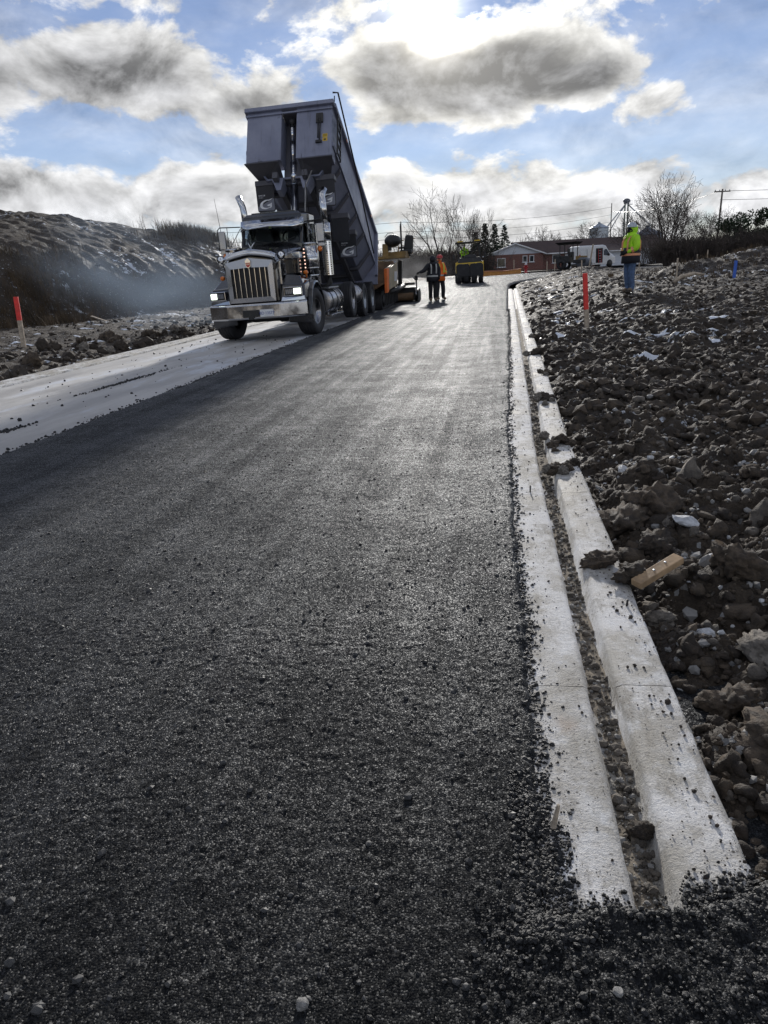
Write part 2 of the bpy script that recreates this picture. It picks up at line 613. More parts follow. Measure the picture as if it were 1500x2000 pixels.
def scatter_mesh(name, bases, pos, size, mat, squash=None, smooth_sh=False, rng=RNG):
    """many lumps joined: for what nobody could count"""
    n = len(pos)
    pick = rng.integers(0, len(bases), n)
    Vs, Fs, off = [], [], 0
    for b, (V, Fq) in enumerate(bases):
        idx = np.nonzero(pick == b)[0]
        if not len(idx):
            continue
        a = rng.uniform(0, 2 * np.pi, len(idx))
        ca, sa = np.cos(a), np.sin(a)
        t = rng.uniform(-0.6, 0.6, len(idx))
        ct, st = np.cos(t), np.sin(t)
        sc = size[idx][:, None] * rng.uniform(0.75, 1.25, (len(idx), 3))
        P = V[None] * sc[:, None, :]
        x, y, z = P[..., 0], P[..., 1], P[..., 2]
        y, z = y * ct[:, None] - z * st[:, None], y * st[:, None] + z * ct[:, None]
        x, y = x * ca[:, None] - y * sa[:, None], x * sa[:, None] + y * ca[:, None]
        P = np.stack([x, y, z], -1) + pos[idx][:, None, :]
        Vs.append(P.reshape(-1, 3))
        Fs.append((Fq[None] + (np.arange(len(idx)) * len(V))[:, None, None]).reshape(-1, Fq.shape[1]) + off)
        off += len(idx) * len(V)
    return raw_mesh(name, np.concatenate(Vs), np.concatenate(Fs), mat, smooth_sh)

# ------------------------------------------------------------------ materials
def new_mat(name):
    m = bpy.data.materials.new(name)
    m.use_nodes = True
    t = m.node_tree
    t.nodes.clear()
    n = NT(t)
    b = n.node('ShaderNodeBsdfPrincipled')
    o = n.node('ShaderNodeOutputMaterial')
    t.links.new(b.outputs[0], o.inputs['Surface'])
    return m, n, b

def simple(name, col, rough=0.5, metal=0.0, var=0.18, vscale=6.0, bump=0.0, bscale=60.0, dust=0.0, dust_col=(0.30, 0.27, 0.23), spec=0.5, coat=0.0, emit=None, estr=0.0):
    m, n, b = new_mat(name)
    tc = n.node('ShaderNodeTexCoord')
    v = tc.outputs['Object']
    f = n.noise(v, vscale, 4.0, 0.6)
    k = n.step(f, 0.3, 0.7, 1 - var, 1 + var)
    c = n.vm('MULTIPLY', (*col,), n.node('ShaderNodeCombineXYZ', X=k, Y=k, Z=k).outputs[0])
    r = n.step(f, 0.3, 0.7, max(0.02, rough - 0.08), min(1, rough + 0.08))
    if dust:
        d = n.step(n.noise(v, vscale * 0.55, 6.0, 0.65), 0.62 - 0.35 * dust, 0.9 - 0.25 * dust, 0.0, min(0.95, dust * 1.4))
        c = n.mix(d, c, dust_col)
        r = n.m('ADD', r, n.m('MULTIPLY', d, 0.35), clamp=True)
        if metal:
            n.put(b, 'Metallic', n.m('MULTIPLY', n.m('SUBTRACT', 1.0, d), metal))
    elif metal:
        n.put(b, 'Metallic', metal)
    n.put(b, 'Base Color', c)
    n.put(b, 'Roughness', r)
    n.put(b, 'Specular IOR Level', spec)
    if coat:
        n.put(b, 'Coat Weight', coat)
        n.put(b, 'Coat Roughness', 0.06)
    if bump:
        n.put(b, 'Normal', n.bump(n.noise(v, bscale, 4.0, 0.6), bump, 0.01))
    if emit:
        n.put(b, 'Emission Color', emit)
        n.put(b, 'Emission Strength', estr)
    return m

# --- ground materials use world (object) coordinates: their objects all sit at the origin
def make_asphalt():
    m, n, b = new_mat('fresh_asphalt')
    v = n.node('ShaderNodeTexCoord').outputs['Object']
    big = n.noise(v, 0.8, 4.0, 0.55)
    streak = n.noise(n.scale(v, (3.2, 0.10, 1.0)), 2.0, 5.0, 0.62)
    st = n.voro(v, 190.0, out='Color')
    st2 = n.voro(v, 420.0, out='Color')
    s1 = n.node('ShaderNodeSeparateColor', Color=st)
    s2 = n.node('ShaderNodeSeparateColor', Color=st2)
    # coarse patches of the mix hold more bare stone than the fines between them
    seg = n.step(n.noise(v, 2.6, 4.0, 0.6), 0.35, 0.68, 0.0, 0.16)
    shiny1 = n.step(n.m('ADD', s1.outputs[2], seg), 0.84, 0.90)
    shiny2 = n.step(n.m('ADD', s2.outputs[2], seg), 0.84, 0.92)
    shiny = n.m('MAXIMUM', shiny1, n.m('MULTIPLY', shiny2, 0.8))
    c = n.mix(n.m('MULTIPLY', s2.outputs[0], 0.9), (0.0040, 0.0043, 0.0048), (0.0110, 0.0115, 0.0122))
    c = n.mix(n.step(s1.outputs[1], 0.965, 0.985), c, (0.075, 0.075, 0.074))
    c = n.mix(n.step(streak, 0.50, 0.78, 0.0, 0.45), c, (0.036, 0.037, 0.038))
    c = n.mix(n.step(big, 0.55, 0.75, 0.0, 0.4), c, (0.026, 0.027, 0.028))
    n.put(b, 'Base Color', c)
    n.put(b, 'Roughness', 0.8)
    n.put(b, 'Specular IOR Level', 0.0)
    # every stone of the mat has its own flat face, tilted its own way
    geo = n.node('ShaderNodeNewGeometry')
    tilt = n.vm('SUBTRACT', st, (0.5, 0.5, 0.5))
    tilt2 = n.vm('SUBTRACT', st2, (0.5, 0.5, 0.5))
    nn = n.vm('ADD', geo.outputs['Normal'], n.vm('ADD', n.scale(tilt, (0.62, 0.62, 0.1)), n.scale(tilt2, (0.60, 0.60, 0.1))))
    nn = n.vm('NORMALIZE', nn)
    h = n.m('MULTIPLY', n.voro(v, 190.0), -0.9)
    h = n.m('ADD', h, n.m('MULTIPLY', n.voro(v, 60.0), -0.4))
    nrm = n.bump(h, 0.55, 0.005, nn)
    n.put(b, 'Normal', nrm)
    # the bitumen film: a weak reflection that the rough mat keeps from rising at low angles
    g = n.node('ShaderNodeBsdfAnisotropic', Color=(0.97, 0.985, 1.0), Normal=nrm)
    n.put(g, 'Roughness', n.m('SUBTRACT', 0.68, n.m('MULTIPLY', shiny, 0.16)))
    mixs = n.node('ShaderNodeMixShader')
    wet = n.m('ADD', 0.033, n.m('MULTIPLY', shiny, 0.082))
    lw = n.node('ShaderNodeLayerWeight', Blend=0.5).outputs['Facing']
    wet = n.m('MULTIPLY', wet, n.m('ADD', 0.13, n.m('MULTIPLY', n.m('MULTIPLY', lw, lw), 1.85)))
    wet = n.m('MULTIPLY', wet, n.step(streak, 0.3, 0.7, 0.82, 1.2))
    n.put(mixs, 0, wet)
    out = [q for q in m.node_tree.nodes if q.bl_idname == 'ShaderNodeOutputMaterial'][0]
    m.node_tree.links.new(b.outputs[0], mixs.inputs[1])
    m.node_tree.links.new(g.outputs[0], mixs.inputs[2])
    m.node_tree.links.new(mixs.outputs[0], out.inputs['Surface'])
    return m

def make_crumb():
    m, n, b = new_mat('loose_asphalt')
    v = n.node('ShaderNodeTexCoord').outputs['Object']
    f = n.noise(v, 22.0, 3.0, 0.6)
    c = n.mix(n.step(f, 0.35, 0.7), (0.004, 0.0042, 0.0046), (0.013, 0.013, 0.013))
    n.put(b, 'Base Color', c)
    n.put(b, 'Roughness', 0.5)
    n.put(b, 'Normal', n.bump(n.noise(v, 260.0, 3.0, 0.6), 0.7, 0.004))
    return m

def make_soil(name='dark_soil', snow=0.35, tint=(1, 1, 1), grass=0.0):
    m, n, b = new_mat(name)
    v = n.node('ShaderNodeTexCoord').outputs['Object']
    f1 = n.noise(v, 0.9, 4.0, 0.6)
    f2 = n.noise(v, 9.0, 5.0, 0.65)
    f3 = n.noise(v, 60.0, 4.0, 0.65)
    k = n.m('ADD', n.m('MULTIPLY', f2, 0.6), n.m('MULTIPLY', f3, 0.4))
    t = lambda c: tuple(a * q for a, q in zip(c, tint))
    c = n.ramp(k, [(0.30, t((0.022, 0.017, 0.013))), (0.5, t((0.056, 0.045, 0.034))), (0.66, t((0.108, 0.090, 0.070))), (0.8, t((0.19, 0.168, 0.14)))])
    c = n.mix(n.step(f1, 0.5, 0.72, 0.0, 0.5), c, t((0.055, 0.05, 0.045)))
    if grass:
        g = n.noise(n.scale(v, (1.0, 1.0, 0.5)), 2.2, 5.0, 0.65)
        gc = n.mix(n.noise(v, 14.0, 3.0, 0.7), (0.035, 0.026, 0.018), (0.10, 0.075, 0.048))
        c = n.mix(n.step(g, 0.40, 0.56, 0.0, grass), c, gc)
    # grey grit and bits of limestone mixed into the clay
    gr = n.voro(v, 38.0, out='Color')
    gs = n.node('ShaderNodeSeparateColor', Color=gr)
    c = n.mix(n.m('MULTIPLY', n.step(gs.outputs[0], 0.955, 0.97), n.step(gs.outputs[1], 0.2, 0.5)), c, (0.27, 0.27, 0.265))
    rgh = n.step(f2, 0.3, 0.7, 0.62, 0.92)
    if snow:
        s1 = n.noise(n.scale(v, (0.6, 1.1, 1.0)), 0.42, 3.0, 0.6)
        s2 = n.noise(v, 4.2, 5.0, 0.7)
        geo = n.node('ShaderNodeNewGeometry')
        nz = n.node('ShaderNodeSeparateXYZ', Vector=geo.outputs['Normal']).outputs[2]
        q = n.m('ADD', n.m('MULTIPLY', s1, 0.55), n.m('MULTIPLY', s2, 0.55))
        sn = n.m('MULTIPLY', n.step(q, 0.685 - 0.1 * snow, 0.715 - 0.1 * snow), n.step(nz, 0.45, 0.8))
        c = n.mix(sn, c, (0.66, 0.70, 0.76))
        rgh = n.m('SUBTRACT', rgh, n.m('MULTIPLY', sn, 0.25))
    n.put(b, 'Base Color', c)
    n.put(b, 'Roughness', rgh)
    n.put(b, 'Specular IOR Level', 0.35)
    h = n.m('ADD', n.m('MULTIPLY', f2, 1.2), n.m('MULTIPLY', f3, 0.6))
    n.put(b, 'Normal', n.bump(h, 0.8, 0.04))
    return m

def make_concrete():
    m, n, b = new_mat('kerb_concrete')
    v = n.node('ShaderNodeTexCoord').outputs['Object']
    a = n.noise(v, 2.2, 6.0, 0.66)
    a2 = n.noise(v, 7.0, 6.0, 0.7)
    s = n.noise(n.scale(v, (1.0, 0.3, 1.0)), 13.0, 6.0, 0.72)
    fine = n.noise(v, 150.0, 3.0, 0.75)
    c = n.mix(n.step(a, 0.38, 0.60), (0.37, 0.35, 0.31), (0.72, 0.71, 0.695))
    c = n.mix(n.step(a2, 0.50, 0.62, 0.0, 0.7), c, (0.33, 0.305, 0.26))
    c = n.mix(n.step(a2, 0.48, 0.32, 0.0, 0.6), c, (0.74, 0.75, 0.76))
    c = n.mix(n.step(s, 0.51, 0.66, 0.0, 0.7), c, (0.25, 0.23, 0.195))
    c = n.mix(n.step(n.noise(v, 3.4, 5.0, 0.7), 0.52, 0.64, 0.0, 0.5), c, (0.30, 0.275, 0.23))
    c = n.mix(n.step(fine, 0.56, 0.70, 0.0, 0.55), c, (0.18, 0.165, 0.145))
    for sc_, cut, rad_ in ((34.0, 0.76, 0.20), (80.0, 0.62, 0.26), (150.0, 0.72, 0.3)):
        sp = n.voro(v, sc_)
        spc = n.node('ShaderNodeSeparateColor', Color=n.voro(v, sc_, out='Color')).outputs[0]
        c = n.mix(n.m('MULTIPLY', n.step(sp, rad_, rad_ * 0.5), n.m('MULTIPLY', n.step(spc, cut, cut + 0.03), n.step(a2, 0.40, 0.55))), c, (0.085, 0.078, 0.068))
    # one rusty stain
    rd = n.vm('DISTANCE', n.scale(v, (1.0, 0.55, 1.0)), (0.205, 1.02, 0.03), out='Value')
    c = n.mix(n.step(n.m('ADD', rd, n.m('MULTIPLY', s, 0.06)), 0.075, 0.035, 0.0, 0.5), c, (0.40, 0.25, 0.16))
    n.put(b, 'Base Color', c)
    n.put(b, 'Roughness', n.step(a, 0.3, 0.7, 0.66, 0.88))
    n.put(b, 'Specular IOR Level', 0.35)
    h = n.m('ADD', n.m('MULTIPLY', fine, 0.7), n.m('MULTIPLY', n.noise(v, 48.0, 5.0, 0.75), 1.0))
    n.put(b, 'Normal', n.bump(h, 0.7, 0.007))
    return m

def make_granular():
    m, n, b = new_mat('compacted_granular')
    v = n.node('ShaderNodeTexCoord').outputs['Object']
    a = n.noise(n.scale(v, (1.0, 0.18, 1.0)), 2.4, 5.0, 0.6)
    f = n.noise(v, 22.0, 5.0, 0.7)
    g = n.noise(v, 160.0, 3.0, 0.7)
    c = n.mix(n.step(a, 0.33, 0.67), (0.36, 0.345, 0.325), (0.52, 0.505, 0.48))
    c = n.mix(n.step(f, 0.55, 0.8, 0.0, 0.5), c, (0.17, 0.15, 0.13))
    c = n.mix(n.step(g, 0.6, 0.8, 0.0, 0.5), c, (0.1, 0.09, 0.08))
    fr = n.noise(n.scale(v, (1.0, 0.3, 1.0)), 1.3, 5.0, 0.7)
    c = n.mix(n.step(fr, 0.50, 0.64, 0.0, 0.7), c, (0.60, 0.63, 0.68))
    n.put(b, 'Base Color', c)
    n.put(b, 'Roughness', n.step(a, 0.3, 0.7, 0.55, 0.8))
    n.put(b, 'Normal', n.bump(n.m('ADD', n.m('MULTIPLY', f, 0.6), n.m('MULTIPLY', g, 0.4)), 0.5, 0.012))
    return m

ASPHALT = make_asphalt()
CRUMB = make_crumb()
SOIL = make_soil('field_soil', 0.42, (0.76, 0.72, 0.68))  # its snow mask whitens old snow and painted sunlit glints alike
SOIL_NEAR = make_soil('clay_soil', 0.0, (0.80, 0.75, 0.70))
SOIL_LEFT = make_soil('left_soil', 0.58, (0.74, 0.68, 0.63), 0.45)
CONCRETE = make_concrete()
GRANULAR = make_granular()
CLOD = [simple('clay_clod', (0.068, 0.051, 0.036), 0.85, var=0.55, vscale=3.0, bump=0.8, bscale=9.0, dust=0.35, dust_col=(0.15, 0.13, 0.105)),
        simple('dark_clod', (0.043, 0.033, 0.024), 0.85, var=0.5, vscale=3.0, bump=0.8, bscale=9.0, dust=0.2, dust_col=(0.12, 0.105, 0.085)),
        simple('pale_clod', (0.16, 0.142, 0.12), 0.85, var=0.5, vscale=2.5, bump=0.8, bscale=8.0, dust=0.35, dust_col=(0.30, 0.295, 0.28))]
CLODW = [simple('clay_crumble', (0.066, 0.050, 0.035), 0.85, var=0.55, vscale=16.0, bump=1.0, bscale=85.0, dust=0.3, dust_col=(0.13, 0.11, 0.09)),
         simple('dark_crumble', (0.041, 0.031, 0.023), 0.85, var=0.5, vscale=16.0, bump=1.0, bscale=85.0, dust=0.2, dust_col=(0.10, 0.088, 0.072)),
         simple('pale_crumble', (0.115, 0.100, 0.083), 0.85, var=0.5, vscale=16.0, bump=1.0, bscale=85.0, dust=0.3, dust_col=(0.24, 0.235, 0.225))]
LIME = simple('limestone', (0.50, 0.51, 0.52), 0.7, var=0.25, vscale=2.0, bump=0.4, bscale=8.0)
GREYSTONE = simple('grey_stone', (0.24, 0.235, 0.225), 0.75, var=0.3, vscale=2.0, bump=0.5, bscale=8.0)
WOOD = simple('raw_timber', (0.38, 0.26, 0.15), 0.75, var=0.3, vscale=14.0, bump=0.3, bscale=30, dust=0.2)
WOODGREY = simple('weathered_timber', (0.42, 0.35, 0.27), 0.8, var=0.3, vscale=14.0, bump=0.3, bscale=30)
REDPAINT = simple('fluorescent_red_paint', (0.75, 0.045, 0.035), 0.55, var=0.15, vscale=14)
BLUEPAINT = simple('blue_paint', (0.04, 0.13, 0.55), 0.55, var=0.1, vscale=14)
BLACKPAINT = simple('black_truck_paint', (0.012, 0.012, 0.014), 0.16, var=0.2, coat=0.8, dust=0.32, dust_col=(0.10, 0.095, 0.085), vscale=2.2)
CHROME = simple('chrome', (0.58, 0.59, 0.61), 0.13, metal=1.0, var=0.08, vscale=3.0, dust=0.05, dust_col=(0.28, 0.26, 0.23))
ALU = simple('polished_aluminium', (0.40, 0.40, 0.415), 0.30, metal=1.0, var=0.08, vscale=3.0, dust=0.04, dust_col=(0.30, 0.28, 0.25))
def make_boxpaint():
    m, n, b = new_mat('grey_box_paint')
    v = n.node('ShaderNodeTexCoord').outputs['Object']
    big = n.noise(v, 1.1, 4.0, 0.6)
    run = n.noise(n.scale(v, (9.0, 1.0, 1.0)), 1.2, 6.0, 0.7)
    scuff = n.noise(n.scale(v, (2.0, 2.0, 5.0)), 3.5, 6.0, 0.72)
    c = n.mix(n.step(big, 0.3, 0.7), (0.185, 0.200, 0.275), (0.25, 0.268, 0.350))
    c = n.mix(n.step(run, 0.52, 0.78, 0.0, 0.5), c, (0.10, 0.10, 0.115))
    c = n.mix(n.step(scuff, 0.58, 0.74, 0.0, 0.5), c, (0.27, 0.265, 0.27))
    c = n.mix(n.step(n.noise(v, 2.4, 7.0, 0.75), 0.60, 0.72, 0.0, 0.75), c, (0.055, 0.048, 0.045))
    n.put(b, 'Base Color', c)
    n.put(b, 'Metallic', 0.2)
    n.put(b, 'Roughness', n.step(run, 0.3, 0.8, 0.36, 0.6))
    n.put(b, 'Normal', n.bump(n.noise(v, 1.6, 3.0, 0.5), 0.35, 0.08))
    return m
BEDPAINT = make_boxpaint()
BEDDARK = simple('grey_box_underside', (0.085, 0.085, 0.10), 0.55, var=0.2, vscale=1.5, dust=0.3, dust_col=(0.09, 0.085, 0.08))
CHASSIS = simple('black_chassis_steel', (0.018, 0.018, 0.019), 0.55, var=0.3, dust=0.35, dust_col=(0.10, 0.09, 0.08))
RUBBER = simple('tyre_rubber', (0.022, 0.022, 0.025), 0.72, var=0.3, vscale=5.0, dust=0.42, dust_col=(0.085, 0.08, 0.075), bump=0.2, bscale=40)
FLAP = simple('mudflap_rubber', (0.024, 0.024, 0.030), 0.6, var=0.2, dust=0.2, dust_col=(0.07, 0.07, 0.07))
FLAPWHITE = simple('mudflap_print', (0.80, 0.81, 0.83), 0.6, var=0.15, vscale=8)
FLAPGREY = simple('mudflap_grey_print', (0.20, 0.21, 0.25), 0.6, var=0.15, vscale=8)
BLACKPLASTIC = simple('black_plastic', (0.015, 0.015, 0.016), 0.5, var=0.2, dust=0.2)
AMBER = simple('amber_lens', (0.75, 0.19, 0.02), 0.25, var=0.05, coat=0.5)
REDLENS = simple('red_lens', (0.5, 0.02, 0.02), 0.3, var=0.05)
LEDPINK = simple('lit_marker_led', (0.9, 0.5, 0.4), 0.3, emit=(1.0, 0.62, 0.5), estr=1.0, var=0.02)
LAMP = simple('lit_headlamp', (0.9, 0.95, 0.9), 0.2, emit=(0.90, 1.0, 0.86), estr=1.7, var=0.02)
LAMPOFF = simple('lamp_glass', (0.22, 0.23, 0.25), 0.1, var=0.1, coat=0.6)
WHITEPAINT = simple('white_paint', (0.72, 0.73, 0.74), 0.35, var=0.08, dust=0.25, coat=0.2)
PLATEBLUE = simple('plate_blue', (0.02, 0.06, 0.28), 0.5, var=0.05)
YELLOW = simple('machine_yellow', (0.62, 0.41, 0.03), 0.42, var=0.15, dust=0.3, vscale=3)
YELLOWDULL = simple('dull_yellow_deck', (0.23, 0.145, 0.045), 0.6, var=0.25, dust=0.4, vscale=3, dust_col=(0.2, 0.16, 0.1))
TAN = simple('tan_hopper_panel', (0.36, 0.30, 0.20), 0.6, var=0.25, dust=0.3, vscale=3)
RUST = simple('worn_steel', (0.14, 0.085, 0.045), 0.6, var=0.4, vscale=4, metal=0.2)
ORANGE = simple('orange_paint', (0.78, 0.17, 0.03), 0.5, var=0.15, dust=0.15, vscale=6)
DARKGLASS = simple('dark_glass', (0.012, 0.014, 0.017), 0.05, var=0.05, coat=0.5)
SKIN = simple('skin', (0.48, 0.29, 0.21), 0.55, var=0.1, vscale=20)
HIVIS = simple('lime_jacket', (0.42, 0.80, 0.03), 0.75, var=0.12, vscale=9, bump=0.3, bscale=24)
HIORANGE = simple('orange_jacket', (0.85, 0.17, 0.02), 0.75, var=0.12, vscale=9, bump=0.3, bscale=24)
NAVY = simple('navy_cloth', (0.016, 0.017, 0.024), 0.8, var=0.2, vscale=9, bump=0.3, bscale=24)
DENIM = simple('denim', (0.075, 0.125, 0.23), 0.8, var=0.3, vscale=12, bump=0.3, bscale=60)
BLACKCLOTH = simple('black_cloth', (0.012, 0.012, 0.014), 0.85, var=0.2, vscale=9, bump=0.3, bscale=24)
REFLECT = simple('silver_reflective_tape', (0.45, 0.46, 0.45), 0.4, var=0.1)
TAPEORANGE = simple('orange_reflective_tape', (0.75, 0.33, 0.17), 0.5, var=0.1)
TAPELIME = simple('lime_reflective_tape', (0.55, 0.70, 0.10), 0.5, var=0.1)
BOOT = simple('boot_leather', (0.16, 0.12, 0.085), 0.7, var=0.3, vscale=12)
BARK = simple('bark', (0.060, 0.050, 0.043), 0.9, var=0.35, vscale=5)
TWIG = simple('twigs', (0.070, 0.056, 0.047), 0.9, var=0.3, vscale=2)
BRUSH = simple('dry_brush', (0.068, 0.054, 0.046), 0.9, var=0.35, vscale=1.0)
NEEDLE = simple('dark_needles', (0.018, 0.032, 0.017), 0.75, var=0.5, vscale=1.5)
CEDAR = simple('cedar_leaf', (0.022, 0.038, 0.016), 0.75, var=0.5, vscale=1.5)
DEADGRASS = simple('dead_grass', (0.095, 0.066, 0.038), 0.85, var=0.4, vscale=1.5)
SNOW = simple('old_snow', (0.72, 0.76, 0.82), 0.6, var=0.08, vscale=5, bump=0.4, bscale=20)
GALV = simple('galvanised_steel', (0.42, 0.46, 0.50), 0.42, metal=0.6, var=0.12, vscale=2)
BINDARK = simple('dull_grey_steel', (0.13, 0.14, 0.165), 0.55, metal=0.3, var=0.15, vscale=2)
POLEWOOD = simple('grey_pole_wood', (0.13, 0.115, 0.10), 0.85, var=0.25, vscale=4)
WIRE = simple('wire', (0.05, 0.05, 0.05), 0.5)
SIDING = simple('white_siding', (0.60, 0.63, 0.68), 0.6, var=0.06)
TRIM = simple('white_trim', (0.72, 0.73, 0.74), 0.55, var=0.06)
SHINGLE = simple('brown_shingle', (0.070, 0.046, 0.042), 0.85, var=0.25, vscale=3, bump=0.4, bscale=12)
REDIRON = simple('hydrant_red', (0.42, 0.025, 0.03), 0.5, var=0.1)

def make_brick():
    m, n, b = new_mat('red_brick')
    v = n.node('ShaderNodeTexCoord').outputs['Object']
    vv = n.node('ShaderNodeCombineXYZ', X=n.node('ShaderNodeSeparateXYZ', Vector=v).outputs[0], Y=n.node('ShaderNodeSeparateXYZ', Vector=v).outputs[2], Z=0.0).outputs[0]
    t = n.node('ShaderNodeTexBrick', Vector=vv, Color1=(0.20, 0.062, 0.042), Color2=(0.13, 0.045, 0.034), Mortar=(0.24, 0.2, 0.18), Scale=1.0)
    t.inputs['Brick Width'].default_value = 0.22
    t.inputs['Row Height'].default_value = 0.075
    t.inputs['Mortar Size'].default_value = 0.008
    n.put(b, 'Base Color', t.outputs[0])
    n.put(b, 'Roughness', 0.85)
    n.put(b, 'Normal', n.bump(t.outputs[1], -0.4, 0.01))
    return m
BRICK = make_brick()

def make_window():
    m, n, b = new_mat('house_window_glass')
    n.put(b, 'Base Color', (0.03, 0.035, 0.042))
    n.put(b, 'Roughness', 0.06)
    return m
HGLASS = make_window()

def make_cabglass():
    m, n, b = new_mat('windscreen_glass')
    n.put(b, 'Base Color', (0.75, 0.85, 0.9))
    n.put(b, 'Roughness', 0.02)
    n.put(b, 'IOR', 1.35)
    n.put(b, 'Transmission Weight', 1.0)
    return m
CABGLASS = make_cabglass()

# ================================================================== THE SETTING
def spaced(*segs):
    out = []
    for a, b, d in segs:
        n = max(1, int(round((b - a) / d)))
        out += list(np.linspace(a, b, n, endpoint=False))
    out.append(segs[-1][1])
    return np.array(out)

# far sheet out to the horizon; under the detailed fields it runs a little lower
def far_sheet(x, y):
    z = soil_z(x, y, fine=False)
    inside = ((x > 0.4) & (x < 17) & (y > 0.3) & (y < 61)) | ((x > -36) & (x < -7.6) & (y > 5) & (y < 64))
    return np.where(inside, z - 0.45, z)
xs = spaced((-900, -200, 100), (-200, -40, 16), (-40, -8, 1.0), (-8, 18, 0.8), (18, 60, 3), (60, 200, 20), (200, 900, 100))
ys = spaced((-60, 0, 10), (0, 64, 0.8), (64, 130, 3), (130, 300, 17), (300, 1500, 120))
grid('ground', xs, ys, far_sheet, SOIL)

# right hand field of dug clay, finer towards the camera
class FieldWarp:
    """x is measured from the back of the kerb so the field follows its curve"""
    def __init__(s, name, ts, ys, mat):
        T, Y = np.meshgrid(ts, ys)
        X = T + kerb_shift(Y) + 0.535
        Z = soil_z(np.maximum(X, kerb_shift(Y) + 0.5601), Y)
        nx, ny = len(ts), len(ys)
        V = np.stack([X.ravel(), Y.ravel(), Z.ravel()], 1)
        i = np.arange(nx * ny).reshape(ny, nx)
        Fq = np.stack([i[:-1, :-1], i[:-1, 1:], i[1:, 1:], i[1:, :-1]], -1).reshape(-1, 4)
        obj(name, raw_mesh(name, V, Fq, mat), kind='structure')
FieldWarp('clay_field', spaced((0, 3.4, 0.014)), spaced((0.6, 6, 0.014)), SOIL_NEAR)
FieldWarp('clay_field', spaced((0, 8.0, 0.04), (8.0, 12, 0.12)), spaced((6, 20, 0.042)), SOIL)
FieldWarp('clay_field', spaced((3.4, 8.0, 0.08)), spaced((0.6, 6, 0.08)), SOIL)
FieldWarp('clay_field', spaced((0, 17, 0.10)), spaced((20, 61, 0.12)), SOIL)

# left hand verge and spoil heap
grid('spoil_heap', spaced((-36, -22, 0.22), (-22, -7.95, 0.10)), spaced((5, 12, 0.12), (12, 44, 0.115), (44, 64, 0.4)), soil_z, SOIL_LEFT)

# left lane: compacted granular base
def lane_far(x, y):
    return base_z(x, y) - 0.02
grid('granular_lane', spaced((-7.6, -4.1, 0.35)), spaced((-12, 2, 0.5)), lane_far, GRANULAR)
def lane_z(x, y):
    z = base_z(x, y) + 0.012 * fbm(x / 1.2, y / 4.0, 81, 3) + 0.004 * fbm(x / 0.12, y / 0.12, 82, 2)
    return z - 0.02
grid('granular_lane', spaced((-7.6, -4.0, 0.05)), spaced((2, 14, 0.06), (14, 32.6, 0.12)), lane_z, GRANULAR)

# ------------------------------------------------------------------ new asphalt
def asphalt_z(x, y, fine=True):
    b = base_z(x, y)
    sh = kerb_shift(y)
    xe = 0.13 + sh + 0.022 * fbm(x * 0 + 0.5, y / 0.35, 91, 3) + 0.018 * fbm(x * 0 + 0.5, y / 0.06, 92, 2)
    ye = 1.165 + 0.26 * np.clip(x, 0, 0.6) + 0.04 * fbm(x / 0.2, x * 0 + 0.2, 93, 3)
    left_in = smooth((x - (CROWN + 0.03 * fbm(x * 0, y / 0.5, 94, 3))) / 0.07)
    left_in = np.maximum(left_in, smooth((y - 31.8) / 0.4))
    side = smooth((xe - x) / 0.09 + 0.45) * left_in
    end = smooth((ye - y) / 0.07 + 0.2)
    # crumbs pushed over the front pan near the kerb's end
    spill = np.exp(-((x - 0.10) / 0.055) ** 2) * smooth((1.58 - y) / 0.25)
    k = np.maximum(side, end)
    k = np.maximum(k, 0.72 * spill)
    z = b - 0.085 + 0.115 * k + 0.022 * end * smooth((x - 0.02) / 0.10)
    z = z + 0.006 * fbm(x / 1.5, y / 3.0, 95, 2)
    if fine:
        ag = domes(x, y, 0.0115, 101, 0.8) * 0.0028 + domes(x, y, 0.021, 105, 0.25) * 0.004 + 0.0012 * fbm(x * 30, y * 30, 108, 2)
        loose = 0.014 * domes(x, y, 0.045, 111, 0.6) + 0.012 * fbm(x * 20, y * 20, 113, 2)
        edge = np.clip(1 - np.abs(k - 0.55) * 2.0, 0, 1)
        raw = smooth((x + 0.12) / 0.22) * smooth((1.32 - y) / 0.1) * (1 - edge)
        z = z + ag + edge * loose + raw * 0.5 * loose
    return z
grid('asphalt_road', spaced((-2.4, 1.9, 0.0076)), spaced((0.62, 2.4, 0.0072)), asphalt_z, ASPHALT)
grid('asphalt_road', spaced((-4.3, -0.4, 0.019), (-0.4, 0.36, 0.010)), spaced((2.4, 8.0, 0.016)), asphalt_z, ASPHALT)
grid('asphalt_road', spaced((-4.3, -0.4, 0.06), (-0.4, 0.62, 0.022)), spaced((8.0, 22.0, 0.04)), lambda x, y: asphalt_z(x, y), ASPHALT)
grid('asphalt_road', spaced((-4.3, -2.4, 0.03)), spaced((0.62, 2.4, 0.03)), asphalt_z, ASPHALT)
grid('asphalt_road', spaced((-4.14, 3, 0.4)), spaced((-12, 0.62, 0.4)), lambda x, y: base_z(x, y) + 0.02, ASPHALT)
def far_road(x, y):
    return base_z(x, y) + 0.03 + 0.006 * fbm(x / 1.5, y / 3.0, 95, 2)
